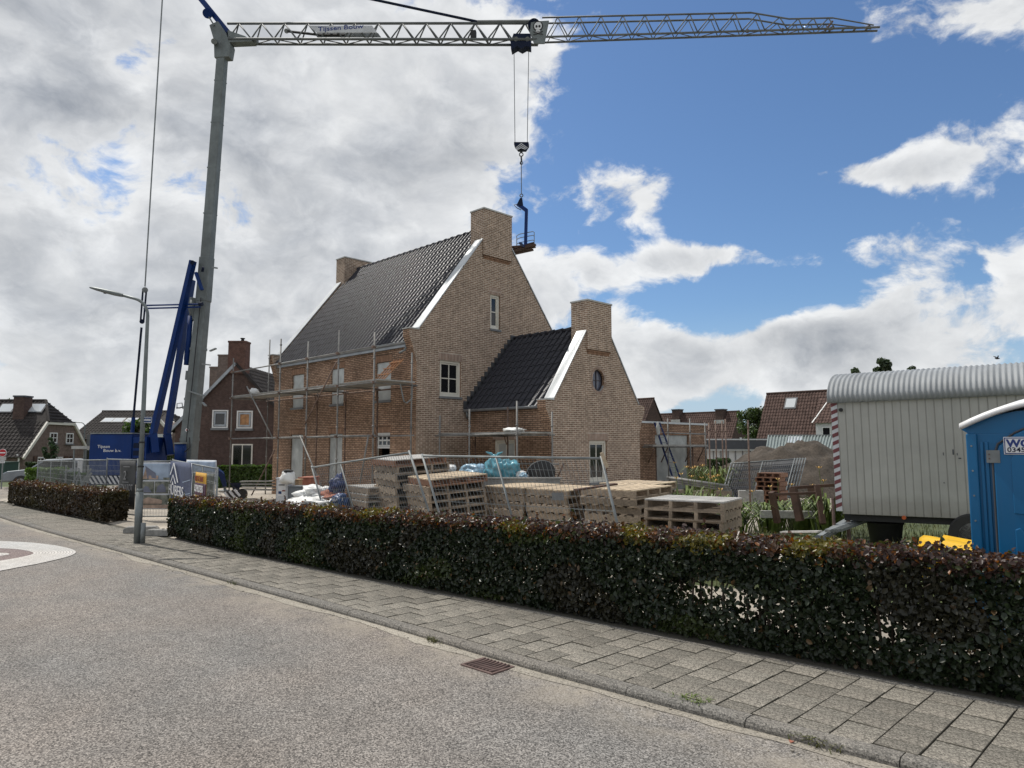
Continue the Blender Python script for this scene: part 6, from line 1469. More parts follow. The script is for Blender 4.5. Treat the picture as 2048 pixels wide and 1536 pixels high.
# ================================================================== timber trestles, planting, heap behind the pallets
t1 = thing('timber_trestle', 'dark brown timber trestle frame on the sand left of the trailer', 'trestle', at(1600, 1035, 14.5))
def bm_(p, q, D0, D1, w_=.09, m='brownwood', par=None, nm='beam'): MB().bar(at(*p, D0), at(*q, D1), w_, w_).build(nm, m, par or t1)
bm_((1543, 984), (1555, 1045), 14.0, 14.1, .10, nm='leg'); bm_((1586, 975), (1600, 1042), 14.6, 14.5, .13, nm='leg'); bm_((1634, 972), (1646, 1048), 14.6, 14.3, .10, nm='leg'); bm_((1625, 975), (1632, 1035), 15.5, 15.5, .16, nm='leg')
bm_((1545, 989), (1630, 986), 14.0, 14.2, .05, nm='rail'); bm_((1581, 976), (1670, 970), 14.7, 14.7, .06, nm='rail')
sbm = thing('sleeper_edge', 'pale timber beam lying behind the trestle feet', 'beam', at(1600, 1028, 15.2)); MB().bar(at(1520, 1028, 15.4), at(1668, 1030, 15.0), .12, .15).build('beam', 'palletwhite', sbm)
lpk = thing('loose_plank', 'pale loose plank lying on the white sand before the trestle', 'plank', at(1600, 1062, 13)); MB().bar(at(1565, 1064, 13.2), at(1640, 1063, 12.6), .16, .03).build('plank', 'palletwhite', lpk)
def lily(label, px, py, D, n=120, h=.75, sp=.5, fl=0, cat='plant', col=(.10, .16, .025)):
    c = at(px, py, D); c.z = .14; t = thing('daylily', label, cat, c); b = MB(); st = MB()
    for _ in range(n):
        a = random.uniform(0, 6.283); r = abs(random.gauss(0, sp * .35)); o = Vector((c.x + r * math.cos(a), c.y + r * math.sin(a), c.z)); d = Vector((math.cos(a + random.uniform(-.6, .6)), math.sin(a + random.uniform(-.6, .6)), 0)); hh = h * random.uniform(.6, 1.15); ln = hh * random.uniform(.35, .8); sd_ = Vector((-d.y, d.x, 0)) * .024
        q = [o, o + d * ln * .25 + Vector((0, 0, hh * .62)), o + d * ln * .6 + Vector((0, 0, hh * .9)), o + d * ln + Vector((0, 0, hh * .75))]
        k0 = len(b.v)
        for i, p in enumerate(q): w_ = (1, 1.1, .8, .15)[i]; b.v += [tuple(p - sd_ * w_), tuple(p + sd_ * w_)]
        for i in range(3): b.f.append((k0 + 2 * i, k0 + 2 * i + 1, k0 + 2 * i + 3, k0 + 2 * i + 2))
    m = MT.get('blade'); 
    b.build('leaves', 'blade', t)['kind'] = 'stuff'
    for _ in range(fl):
        a = random.uniform(0, 6.283); o = Vector((c.x + random.gauss(0, sp * .4), c.y + random.gauss(0, sp * .4), c.z)); e = o + Vector((random.uniform(-.25, .25), random.uniform(-.25, .25), h * random.uniform(1.15, 1.6))); s_ = MB().tube(o, e, .006, 4).build('flower_stalk', 'blade', t)
        f_ = MB()
        for k in range(5):
            a2 = a + k * 1.257; d = Vector((math.cos(a2), math.sin(a2), .7)); sd_ = Vector((-d.y, d.x, 0)) * .02; f_.poly([e, e + d * .035 + sd_, e + d * .075, e + d * .035 - sd_])
        f_.build('flower', 'petal', s_)
MT['blade'] = mat('lily_blade', (.105, .165, .03), .5, var=.4, vscale=9, tint=(.17, .22, .05)); MT['petal'] = mat('lily_petal', (.50, .30, .08), .6, var=.25, vscale=20)
MT['blade_dry'] = mat('dry_grass_blade', (.15, .14, .045), .7, var=.35, vscale=6, tint=(.10, .13, .03))
lily('green daylily clump with orange flowers right of the pallets', 1395, 985, 14.8, 420, .95, .8, 7); lily('second green daylily clump nearer the brown post', 1455, 988, 14.4, 260, .85, .5, 2); lily('tall daylily stalks in front of the annex ladder', 1370, 985, 16.5, 90, 1.0, .6, 6)
lily('daylily clump behind the left trestle leg', 1540, 1025, 16.0, 160, .75, .6, 3); lily('daylily clump between the trestle legs', 1610, 1025, 16.3, 170, .72, .7, 2); lily('daylily clump beside the striped trailer corner', 1655, 1015, 14.9, 130, .95, .4, 4)
lily('grassy shrub in front of the white garage', 1428, 945, 27, 200, 1.2, 1.2, 0)
# rough grass round the trailer
g_ = MB()
for _ in range(16000):
    x = random.uniform(-7.6, 4.0); y = random.uniform(8.8, 19.0); 
    if fbm(x, y, .5) < -.08: continue
    z = .19 + .05 * fbm(x, y, 1.2); h = random.uniform(.06, .26) * (1.0 + .6 * fbm(x, y, .8)); a = random.uniform(0, 6.28); d = Vector((math.cos(a), math.sin(a), 0)); o = Vector((x, y, z)); sd_ = Vector((-d.y, d.x, 0)) * .006; k0 = len(g_.v); 
    g_.v += [tuple(o - sd_), tuple(o + sd_), tuple(o + d * h * .25 + Vector((0, 0, h * .7)) + sd_ * .7), tuple(o + d * h * .25 + Vector((0, 0, h * .7)) - sd_ * .7), tuple(o + d * h * .6 + Vector((0, 0, h)))]; g_.f += [(k0, k0 + 1, k0 + 2, k0 + 3), (k0 + 3, k0 + 2, k0 + 4)]
tag(g_.build('rough_grass', 'blade_dry'), 'rough half-dry grass growing round the trailer', 'grass', kind='stuff')
def tuft(label, px, py, n, h, m='blade'):
    c = on_z(px, py, RZ); t = MB()
    for _ in range(n):
        a = random.uniform(0, 6.28); d = Vector((math.cos(a), math.sin(a), 0)); o = Vector((c.x + random.gauss(0, .075), c.y + random.gauss(0, .028), RZ + .003)); hh = h * random.uniform(.5, 1.2); sd_ = Vector((-d.y, d.x, 0)) * .004; k0 = len(t.v)
        t.v += [tuple(o - sd_), tuple(o + sd_), tuple(o + d * hh * .5 + Vector((0, 0, hh * .8)) + sd_), tuple(o + d * hh * .5 + Vector((0, 0, hh * .8)) - sd_), tuple(o + d * hh * 1.1 + Vector((0, 0, hh * .85)))]; t.f += [(k0, k0 + 1, k0 + 2, k0 + 3), (k0 + 3, k0 + 2, k0 + 4)]
    tag(t.build('weed_tuft', m), label, 'weed', kind=None)
tuft('green grass tuft at the kerb foot, nearer of the two large ones to the drain', 1385, 1416, 190, .085); tuft('dry green weed patch at the kerb foot near the right bottom corner', 1630, 1488, 320, .06, 'blade_dry'); tuft('small weed at the kerb foot left of the drain grate', 868, 1284, 60, .05, 'blade_dry'); tuft('tiny weed at the kerb edge just right of the drain grate', 1060, 1308, 40, .035); tuft('small weed where the kerb meets the gutter at mid picture', 470, 1168, 70, .05, 'blade_dry')
lf = on_z(1420, 1432, .01)
for k, (px, py, m, lab) in enumerate(((1411, 1426, 'textwhite', 'tiny blue-white litter scrap by the grass tuft'), (1420, 1433, 'oldred', 'brown dry leaf by the grass tuft'), (1583, 1483, 'oldred', 'reddish dry leaf in the gutter near the right bottom corner'))):
    c = on_z(px, py, RZ + .012); b = MB().prism([c + Vector((.02 * math.cos(a) * (1 + .3 * math.sin(3 * a)), .015 * math.sin(a), .006 * math.cos(2 * a))) for a in [i * .785 for i in range(8)]], (0, 0, .004)); tag(b.build('litter_scrap' if k == 0 else 'dry_leaf', m), lab, 'litter' if k == 0 else 'leaf')
hp_c = at(1585, 980, 30)
heap = MB(); rows = []
for i in range(80):
    row = []
    for j in range(80):
        u, v = (i - 39.5) / 39.5, (j - 39.5) / 39.5; r = math.sqrt(u * u + v * v)
        x = RIGHT * (u * 4.9) + FWD * (v * 3.2); p = Vector((hp_c.x, hp_c.y, 0)) + x
        h = 2.15 * max(0, 1 - r ** 1.7) * (1 + .18 * u) + .40 * fbm(p.x, p.y, .7, 4) * max(0, 1.05 - r) + .20 * fbm(p.x, p.y, 2.0, 5) * max(0, 1.1 - r)
        row.append((p.x, p.y, .05 + max(-.1, h)))
    rows.append(row)
heap.grid(rows); tag(heap.build('soil_heap', 'soil', None, True), 'large brown soil heap behind the building plot', 'soil heap')
b = MB(); rows = []; sc0 = at(1560, 1075, 11.8)
for i in range(24):
    row = []
    for j in range(16):
        u, v = (i - 11.5) / 11.5, (j - 7.5) / 7.5; r = math.sqrt(u * u + v * v); p = Vector((sc0.x, sc0.y, 0)) + RIGHT * (u * 1.5) + FWD * (v * 1.6 + .3); row.append((p.x, p.y, .14 + .22 * max(0, 1 - r * r) + .05 * fbm(p.x, p.y, 1.5) * max(0, 1.0 - r) - (.05 if r > 1 else 0)))
    rows.append(row)
b.grid(rows); MT['whitesand'] = mat('white_sand', (.56, .52, .45), .95, var=.18, vscale=2.5, bump=.8, bscale=10, fine=.2, fscale=18); tag(b.build('sand_heap', 'whitesand', None, True), 'low heap of pale sand between the pallets and the trestle', 'sand heap')
for k in range(5):
    o_ = FWD * (.14 * k) + RIGHT * (.16 * k); tl_, tr_ = at(1462, 927, 26.5) + o_, at(1603 - 14, 918, 26.5) + o_; bl_, br_ = at(1440, 962, 25.2) + o_, at(1566, 964, 25.2) + o_
    for p in (bl_, br_): p.z = .2
    fence_panel(['frontmost', 'second', 'third', 'fourth', 'hindmost'][k] + ' of the mesh fence panels leaning together on the soil heap', tl_, tr_, bl_, br_, (.5,), dv=.075, rt=.022, wire=.010, wmat='slate_dark', group='fence panels leaning on the heap')
for k in range(6):
    a_, c_ = at(1334 + 3 * k, 955 + 4.2 * (k % 3), 19 + .25 * (k // 3)), at(1452 + 2 * k, 972 + 4.5 * (k % 3), 18.2 + .25 * (k // 3)); t = thing('scaffold_ledger', ['top front', 'middle front', 'low front', 'top rear', 'middle rear', 'low rear'][k] + ' tube of the stored scaffold tubes behind the daylilies', 'scaffold tube', (a_ + c_) / 2, group='stored scaffold tubes'); MB().tube(a_, c_, .03, 8).build('tube', 'scaf', t, True); MB().tube(a_, a_.lerp(c_, .02), .045, 8).build('end_collar', 'scaf', t)
rk = thing('tube_rack', 'low timber rack holding the stored scaffold tubes', 'rack', at(1395, 985, 18.6))
for px, D_ in ((1345, 19.2), (1395, 18.9), (1440, 18.5)): p = at(px, 972, D_); MB().box((p.x - .06, p.y - .2, .12), (p.x + .06, p.y + .5, p.z - .12)).build('support', 'pallet', rk)
cbk = thing('concrete_blocks', 'row of grey concrete blocks before the leaning fence panels', 'concrete block', at(1500, 975, 22.5))
for k in range(3): p = at(1487 + k * 14, 966, 23); MB().cbox((p.x, p.y, .40), (.32, .32, .55), Matrix.Rotation(.6, 3, 'Z')).build('block', 'concrete', cbk)

# ================================================================== neighbouring houses
def roof_sheet(parent, o, ux, uy, m, tw=.30, te=.34, name='roof_tiles'):
    """overlapping pantile courses as real relief on one slope; o = lower left corner, ux/uy = full edge vectors"""
    o, ux, uy = Vector(o), Vector(ux), Vector(uy); L, Hh = ux.length, uy.length; nc, nrw = max(2, int(L / tw)), max(2, int(Hh / te)); a, b_ = ux / nc, uy / nrw; n = ux.cross(uy).normalized()
    if n.z < 0: n = -n
    mb = MB(); prof = [(0, 0.0), (.3, .0), (.55, .045), (.8, .05), (1.0, .0)]
    for r in range(nrw):
        row0, row1 = [], []
        for c in range(nc):
            for f_, h in prof[:-1] if c < nc - 1 else prof:
                p = o + a * (c + f_) + b_ * r; row0.append(p + n * (h + .035)); row1.append(p + b_ * 1.08 + n * h)
        mb.grid([[p - n * .045 for p in row0], row0, row1])
    r_ = mb.build(name, m, parent); r_['kind'] = 'stuff'; return r_
def fwin(parent, o, ux, w_, h_, m='white', bars=(1, 1), n=None, glass='glass', fw=.08, sill=True, shutter=None):
    """small window on a facade: o lower-left point, ux unit direction, facing n"""
    o = Vector(o); ux = Vector(ux).normalized(); zz = Vector((0, 0, 1)); n = Vector(n).normalized() if n is not None else ux.cross(zz)
    def bx(mb, x0, x1, z0, z1, d0, d1): mb.quadbox([o + ux * x + n * d + zz * z for z in (z0, z1) for x, d in ((x0, d0), (x1, d0), (x1, d1), (x0, d1))])
    f = MB(); bx(f, 0, fw, 0, h_, -.02, .06); bx(f, w_ - fw, w_, 0, h_, -.02, .06); bx(f, fw, w_ - fw, 0, fw, -.02, .06); bx(f, fw, w_ - fw, h_ - fw, h_, -.02, .06); fo = f.build('window', m, parent)
    g = MB(); bx(g, fw * .8, w_ - fw * .8, fw * .8, h_ - fw * .8, .0, .02); g.build('pane', glass, fo)
    for i in range(bars[0]): x = w_ * (i + 1) / (bars[0] + 1); b = MB(); bx(b, x - .025, x + .025, fw, h_ - fw, .02, .045); b.build('glazing_bar', m, fo)
    for i in range(bars[1]): z = h_ * (i + 1) / (bars[1] + 1); b = MB(); bx(b, fw, w_ - fw, z - .025, z + .025, .021, .044); b.build('glazing_bar', m, fo)
    if sill: b = MB(); bx(b, -.05, w_ + .05, -.12, -.01, -.02, .12); b.build('sill', 'sill', fo)
    return fo
def cf(lat, D, z): p = RIGHT * lat + FWD * D; return Vector((p.x, p.y, z))      # point by lateral offset and distance along the view
def plat(px, D): return (px - CX) / F * D

# dark red brick neighbour behind the crane
nb_ = thing('brick_neighbour', 'dark red brick neighbouring house with tall gable chimney behind the crane', 'house', cf(-15.6, 40, .1))
D0 = 40.0; lc = plat(470, D0); le, re_ = plat(352, D0), 2 * plat(470, D0) - plat(352, D0); ze, za = 3.2, 6.75
wq_ = MB().prism([cf(le, D0, 0), cf(re_, D0, 0), cf(re_, D0, ze), cf(lc, D0, za - .1), cf(le, D0, ze)], FWD * .35); nw = wq_.build('gable_wall', 'oldbrick', nb_)
MB().prism([cf(le + .02, D0 + .4, 0), cf(re_ - .02, D0 + .4, 0), cf(re_ - .02, D0 + .4, ze), cf(lc, D0 + .4, za - .2), cf(le + .02, D0 + .4, ze)], FWD * 9).build('body', 'oldbrick', nb_)
roof_sheet(nb_, cf(le - .35, D0 - .1, ze - .35), FWD * 9.5, (RIGHT * (lc - le + .35) + Vector((0, 0, za - ze + .35))), 'tiledark'); roof_sheet(nb_, cf(re_ + .35, D0 - .1, ze - .35), FWD * 9.5, (RIGHT * -(re_ - lc + .35) + Vector((0, 0, za - ze + .35))), 'tiledark')
for s in (-1, 1):
    e = cf(le - .4 if s < 0 else re_ + .4, D0 - .12, ze - .42); MB().bar(e, cf(lc, D0 - .12, za + .02), .12, .16).build('verge', 'gutterzinc' if s < 0 else 'tiledark', nb_)
ch = MB().prism([cf(plat(454, D0), D0 - .15, 6.2), cf(plat(489, D0), D0 - .15, 6.2), cf(plat(489, D0), D0 - .15, 7.95), cf(plat(454, D0), D0 - .15, 7.95)], FWD * .7).build('chimney', 'oldchim', nb_); MB().prism([cf(plat(453, D0), D0 - .18, 7.96), cf(plat(490, D0), D0 - .18, 7.96), cf(plat(490, D0), D0 - .18, 8.06), cf(plat(453, D0), D0 - .18, 8.06)], FWD * .76).build('chimney_cap', 'oldchim', ch); p = cf(plat(479, D0), D0 + .1, 8.07); MB().lathe([(.10, 0), (.08, .12), (.13, .13), (.13, .18)], p, 10).build('chimney_pot', 'black', ch)
for (x0, x1, yt), D_ in (((432, 453, 712), 45), ((416, 431, 736), 48)):
    zt_ = at(440, yt, D_).z; c = MB().prism([cf(plat(x0, D_), D_, 3), cf(plat(x1, D_), D_, 3), cf(plat(x1, D_), D_, zt_), cf(plat(x0, D_), D_, zt_)], FWD * .8).build('chimney', 'farbrick', nb_); MB().prism([cf(plat(x0 - 1, D_), D_ - .03, zt_ + .002), cf(plat(x1 + 1, D_), D_ - .03, zt_ + .002), cf(plat(x1 + 1, D_), D_ - .03, zt_ + .1), cf(plat(x0 - 1, D_), D_ - .03, zt_ + .1)], FWD * .86).build('chimney_cap', 'farbrick', c)
for (x0, x1, y0, y1), gl in (((425.5, 457, 820, 856), 'glass'), ((474.5, 506, 821.5, 857), 'curtain')):
    A = at(x0, y1, D0 - .02); B = at(x1, y0, D0 - .02); f_ = fwin(nb_, cf(plat(x0, D0), D0 - .01, A.z), RIGHT, plat(x1, D0) - plat(x0, D0), B.z - A.z, 'white', (0, 0), -FWD, gl, .07); w_ = plat(x1, D0) - plat(x0, D0); h_ = B.z - A.z; q = cf(plat(x0, D0) + .10, D0 - .05, A.z + .10)
    fr_ = MB(); 
    for a_, c_ in (((0, 0), (w_ - .2, .10)), ((0, h_ - .3), (w_ - .2, h_ - .2)), ((0, .1), (.09, h_ - .3)), ((w_ - .29, .1), (w_ - .2, h_ - .3))): fr_.quadbox([q + RIGHT * x + FWD * d + Vector((0, 0, z)) for z in (a_[1], c_[1]) for x, d in ((a_[0], -.02), (c_[0], -.02), (c_[0], .04), (a_[0], .04))])
    fr_.build('sash', 'gutterzinc', f_)
A = at(467, 935, D0); f_ = fwin(nb_, cf(plat(467, D0), D0 - .01, .9), RIGHT, plat(508, D0) - plat(467, D0), at(467, 888, D0).z - .9, 'cream', (1, 0), -FWD, 'glass', .07)
MB().prism([cf(plat(469.5, D0), D0 - .03, 1.0), cf(plat(489, D0), D0 - .03, 1.0), cf(plat(489, D0), D0 - .03, 2.12), cf(plat(469.5, D0), D0 - .03, 2.12)], FWD * .01).build('blind', 'sill', f_)
# wing with a roof facing the street
roof_sheet(nb_, cf(plat(497, 45), 45, 3.2), RIGHT * 6, FWD * 2.2 + Vector((0, 0, 3.4)), 'tiledark', .34, .34); MB().prism([cf(plat(490, 45), 45.3, 0), cf(plat(490, 45) + 6, 45.3, 0), cf(plat(490, 45) + 6, 45.3, 3.2), cf(plat(490, 45), 45.3, 3.2)], FWD * 4).build('wing_wall', 'oldbrick', nb_)
# low side building left of it
lw = thing('low_brick_house', 'low brown brick house with white shutter between crane and dark neighbour', 'house', cf(plat(310, 60), 60, 0))
def half_hip(t, lat, D0, D1, ze, zr, zh, length, m_w, m_r, hipf=.45, zg=-.05):
    """house with ridge parallel to the picture: front slope towards the camera, half-hipped gable at its right end"""
    Dm = (D0 + D1) / 2; x0 = lat - length; run = Dm - D0; rise = zr - ze; slope = rise / run
    dh = (zr - zh) / slope
    P = [cf(lat, D0, zg), cf(lat, D1, zg), cf(lat, D1, ze), cf(lat, Dm + dh, zh - .06), cf(lat, Dm - dh, zh - .06), cf(lat, D0, ze)]
    MB().prism(P, RIGHT * -length).build('wall', m_w, t)
    hx = dh * .75
    # front slope: rectangle up to the hip line then trapezium
    roof_sheet(t, cf(x0, D0 - .35, ze - .35 * slope), RIGHT * (length + .12), FWD * (Dm - dh - D0 + .35) + Vector((0, 0, (zh - ze) + .35 * slope)), m_r)
    roof_sheet(t, cf(x0, Dm - dh, zh), RIGHT * (length - hx), FWD * dh + Vector((0, 0, zr - zh)), m_r)
    b = MB(); b.poly([cf(lat - hx - .02, Dm - dh, zh + .03), cf(lat + .12, Dm - dh, zh + .03), cf(lat - hx, Dm, zr + .03)]); b.poly([cf(lat + .15, Dm - dh, zh + .02), cf(lat + .15, Dm + dh, zh + .02), cf(lat - hx, Dm, zr + .03)]); b.build('hip_slope', m_r, t)
    # courses on the hip
    hs = MB()
    for k in range(7):
        f_ = k / 7; w2_ = dh * (1 - f_); xx = lat + .16 - (hx + .16) * f_; z = zh + (zr - zh) * f_ + .05; hs.bar(cf(xx, Dm - w2_, z), cf(xx, Dm + w2_, z), .10, .05)
    hs.build('hip_courses', m_r, t)['kind'] = 'stuff'
    MB().prism([cf(x0, Dm, zr), cf(x0, D1 + .35, ze - .35 * slope), cf(lat, D1 + .35, ze - .35 * slope), cf(lat - hx, Dm, zr)], Vector((0, 0, .06))).build('rear_slope', m_r, t)
    MB().tube(cf(x0, Dm, zr + .03), cf(lat - hx, Dm, zr + .03), .11, 6).build('ridge', m_r, t); MB().tube(cf(lat - hx, Dm, zr + .03), cf(lat + .15, Dm - dh, zh + .03), .12, 6).build('hip_ridge', m_r, t)
    for s in (-1, 1): MB().bar(cf(lat + .1, Dm + s * (run + .35), ze - .35 * slope - .05), cf(lat + .1, Dm + s * dh, zh - .02), .14, .20).build('verge_board', 'cream', t)
    MB().bar(cf(lat + .1, Dm - dh, zh - .08), cf(lat + .1, Dm + dh, zh - .08), .14, .18).build('verge_board', 'cream', t)
    return slope, Dm
def skylight(t, px, py, w_, h_, D, slope, nm='skylight', g='fleece'):
    c = at(px, py, D); uy = (FWD + Vector((0, 0, slope))).normalized(); n = RIGHT.cross(uy); c = c + n * .10
    q = [c - RIGHT * w_ / 2 - uy * h_ / 2, c + RIGHT * w_ / 2 - uy * h_ / 2, c + RIGHT * w_ / 2 + uy * h_ / 2, c - RIGHT * w_ / 2 + uy * h_ / 2]
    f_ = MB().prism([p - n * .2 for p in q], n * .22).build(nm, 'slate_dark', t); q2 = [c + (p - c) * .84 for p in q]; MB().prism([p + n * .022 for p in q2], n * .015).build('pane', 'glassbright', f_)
MT['glassbright'] = glass_mat('painted_bright_sky_glass', (.55, .58, .60), .08)  # sky reflection painted in as a pale base colour
L1 = thing('gable_house', 'brown brick house with dark half-hipped roof and two skylights at the left edge', 'house', cf(-40, 56, 0))
sl1, Dm1 = half_hip(L1, -35.6, 52, 59.6, 1.62, 5.66, 3.92, 14, 'farbrick', 'tiledark')
def slope_D(py, D0, ze, slope):     # depth where a view ray meets the front slope
    k = (YH - py) / F; return (ze - slope * D0 - CAMZ) / (k - slope)
for px in (15, 75): skylight(L1, px, 818, 1.25, 1.0, slope_D(818, 52, 1.62, sl1), sl1)
D_ = slope_D(835, 52, 1.62, sl1); a_, c_ = plat(29, D_), plat(51, D_); chm = MB().prism([cf(a_, D_ - .2, 3.4), cf(c_, D_ - .2, 3.4), cf(c_, D_ - .2, 5.85), cf(a_, D_ - .2, 5.85)], FWD * .9).build('chimney', 'oldbrick', L1); MB().prism([cf(a_ - .05, D_ - .25, 5.86), cf(c_ + .05, D_ - .25, 5.86), cf(c_ + .05, D_ - .25, 5.98), cf(a_ - .05, D_ - .25, 5.98)], FWD * 1.0).build('chimney_cap', 'slate_dark', chm)
def gw(t, lat, px0, px1, y0, y1, bars, m='white', **k):
    Da, Db = lat * F / (px0 - CX), lat * F / (px1 - CX); z0, z1 = at(px0, y1, Da).z, at(px0, y0, Da).z; return fwin(t, cf(lat + .01, Da, z0), FWD, Db - Da, z1 - z0, m, bars, RIGHT, **k)
gw(L1, -35.6, 101, 116, 865, 886, (1, 1)); gw(L1, -35.6, 134, 148, 866, 887, (1, 1)); gw(L1, -35.6, 78, 93, 914, 924, (1, 0), fw=.1); gw(L1, -35.6, 116, 129, 914, 924, (1, 0), fw=.1)
for px in (71, 132, 143): 
    Da, Db = -35.6 * F / (px - CX), -35.6 * F / (px + 7 - CX); MB().prism([cf(-35.55, Da, at(px, 934, Da).z), cf(-35.55, Db, at(px, 934, Da).z), cf(-35.55, Db, at(px, 912, Da).z), cf(-35.55, Da, at(px, 912, Da).z)], RIGHT * .05).build('shutter', 'brownwood', L1)
MB().path([cf(plat(39, 51.8), 51.8, 1.5), cf(plat(43, 51.8), 51.8, 1.2), cf(plat(43.5, 51.8), 51.8, 0)], .06, 6).build('downpipe', 'white', L1)
L2 = thing('gable_house', 'brown house with dark half-hipped roof and three skylights behind the blue ballast box', 'house', cf(-38, 72, 0))
sl2, Dm2 = half_hip(L2, plat(318, 66), 66, 76, 2.9, 5.55, 4.4, 8.2, 'farbrick', 'tiledark')
for px in (217, 238, 263): skylight(L2, px, 842, 1.1, .95, slope_D(842, 66, 2.9, sl2), sl2)
MB().prism([cf(plat(176, 63), 63, -.1), cf(plat(290, 63), 63, -.1), cf(plat(290, 63), 63, 3.1), cf(plat(176, 63), 63, 3.1)], FWD * 2.4).build('flat_annex', 'sill', L2)
p = [at(307, 905, 60), at(327, 905, 60), at(327, 868, 60), at(307, 868, 60)]; MB().prism([cf(plat(290, 60), 60.2, 0), cf(plat(362, 60), 60.2, 0), cf(plat(362, 60), 60.2, 2.2), cf(plat(340, 60), 60.2, 3.6), cf(plat(322, 60), 60.2, 4.2), cf(plat(290, 60), 60.2, 4.2)], FWD * 5).build('wall', 'farbrick', lw)
MB().prism([q - FWD * .06 for q in p], FWD * .08).build('shutter', 'render_white', lw); MB().bar(cf(plat(320, 60), 60.1, 4.25), cf(plat(346, 60), 60.1, 3.0), .2, .2).build('verge_board', 'cream', lw); MB().bar(cf(plat(312, 60), 60.05, 4.3), cf(plat(322, 60), 60.05, 4.27), .2, .2).build('verge_board', 'cream', lw)
MB().prism([cf(plat(330, 50), 50, 0), cf(plat(372, 50), 50, 0), cf(plat(372, 50), 50, 4.6), cf(plat(345, 50), 50, 2.9)], FWD * 4).build('side_wing', 'farbrick', lw)
MB().tube(cf(plat(345, 49.9), 49.9, 0), cf(plat(345, 49.9), 49.9, 2.8), .05, 6).build('downpipe', 'white', lw)

def xhouse(label, Xr, Xl, Ye, ze, Yr, zr, tm, wall, name='row_house', verge='sill'):
    """house with its ridge along the street axis; Xr/Xl = right/left gable"""
    t = thing(name, label, 'house', ((Xr + Xl) / 2, Yr, 0)); Yb = 2 * Yr - Ye
    MB().prism([(Xr, Ye + .15, -.1), (Xr, Yb - .15, -.1), (Xr, Yb - .15, ze), (Xr, Yr, zr - .12), (Xr, Ye + .15, ze)], (Xl - Xr, 0, 0)).build('wall', wall, t)
    k = (zr - ze) / (Yr - Ye); roof_sheet(t, (Xl - .1, Ye - .2, ze - .2 * k), (Xr - Xl + .2, 0, 0), (0, Yr - Ye + .2, zr - ze + .2 * k), tm, .30, .36); MB().prism([(Xl, Yr, zr), (Xl, Yb + .2, ze - .2 * k), (Xl, Yb + .2, ze - .2 * k + .06), (Xl, Yr, zr + .06)], (Xr - Xl + .1, 0, 0)).build('rear_slope', tm, t)
    MB().tube((Xl - .1, Yr, zr + .04), (Xr + .1, Yr, zr + .04), .12, 6).build('ridge', tm, t)
    return t, k
e = at(1515, 877, 72); r = on_x(1535, 788, e.x)
R2, k2_ = xhouse('house with large red-brown tiled roof, one skylight and a white dormer right of the heap', e.x + 11, e.x, e.y, e.z, r.y, r.z, 'tilered', 'farbrick')
def on_slope(px, py, e, r):
    n = Vector((1, 0, 0)).cross(Vector((0, r.y - e.y, r.z - e.z))).normalized(); d = ray(px, py); return CO + d * ((e - CO).dot(n) / d.dot(n)), n
c, n_ = on_slope(1582, 807, e, r); uy = Vector((0, r.y - e.y, r.z - e.z)).normalized(); ux = Vector((1, 0, 0))
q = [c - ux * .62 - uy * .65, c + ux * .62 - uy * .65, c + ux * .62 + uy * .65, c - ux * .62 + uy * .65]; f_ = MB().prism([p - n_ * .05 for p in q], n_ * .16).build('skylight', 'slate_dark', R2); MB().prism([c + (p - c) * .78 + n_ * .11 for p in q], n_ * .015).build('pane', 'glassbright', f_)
dm, n_ = on_slope(1655, 872, e, r)
MB().box((dm.x - .95, dm.y - .3, dm.z - .3), (dm.x + 4, dm.y + 2, dm.z + 1.25)).build('dormer', 'render_white', R2); fwin(R2, (dm.x - .35, dm.y - .31, dm.z - .15), (1, 0, 0), .8, 1.0, 'white', (0, 0), (0, -1, 0)); roof_sheet(R2, (dm.x - 1.2, dm.y - .6, dm.z + 1.2), (5, 0, 0), (0, 2.2, 2.5), 'tilered'); MB().bar((dm.x - 1.15, dm.y - .6, dm.z + 1.25), (dm.x - .3, dm.y + 1.3, dm.z + 3.4), .12, .1).build('dormer_verge', 'white', R2)
e = at(1463, 878, 88); r = on_x(1478, 823, e.x); l_ = on_y(1300, 829, r.y)
R1, k1_ = xhouse('long terrace with red-brown tiled roof and two chimneys right of the annex', e.x, l_.x, e.y, e.z, r.y, r.z, 'tilered', 'oldbrick')
for px in (1355, 1442):
    c = on_y(px, 826, r.y - .4); cc_ = MB().box((c.x - .55, c.y - .5, c.z - 1.4), (c.x + .55, c.y + .5, c.z + .35)).build('chimney', 'oldbrick', R1); MB().box((c.x - .62, c.y - .57, c.z + .352), (c.x + .62, c.y + .57, c.z + .5)).build('chimney_cap', 'slate_dark', cc_); MB().box((c.x - .7, c.y - .56, c.z - 1.5), (c.x + .7, c.y - .50, c.z - .9)).build('flashing', 'stonecap', cc_)
for px in (1481, 1489): c = on_x(px, 880, e.x); MB().box((e.x, c.y - .25, c.z - .9), (e.x + .06, c.y + .25, c.z + .3)).build('window', 'white', R1)
e = at(1290, 842, 84); r = on_x(1307, 797, e.x + 0); 
R0, k0_ = xhouse('dark red gabled house just right of the extension gable', e.x, e.x - 8, e.y, e.z, r.y, r.z, 'tilered', 'oldbrick')
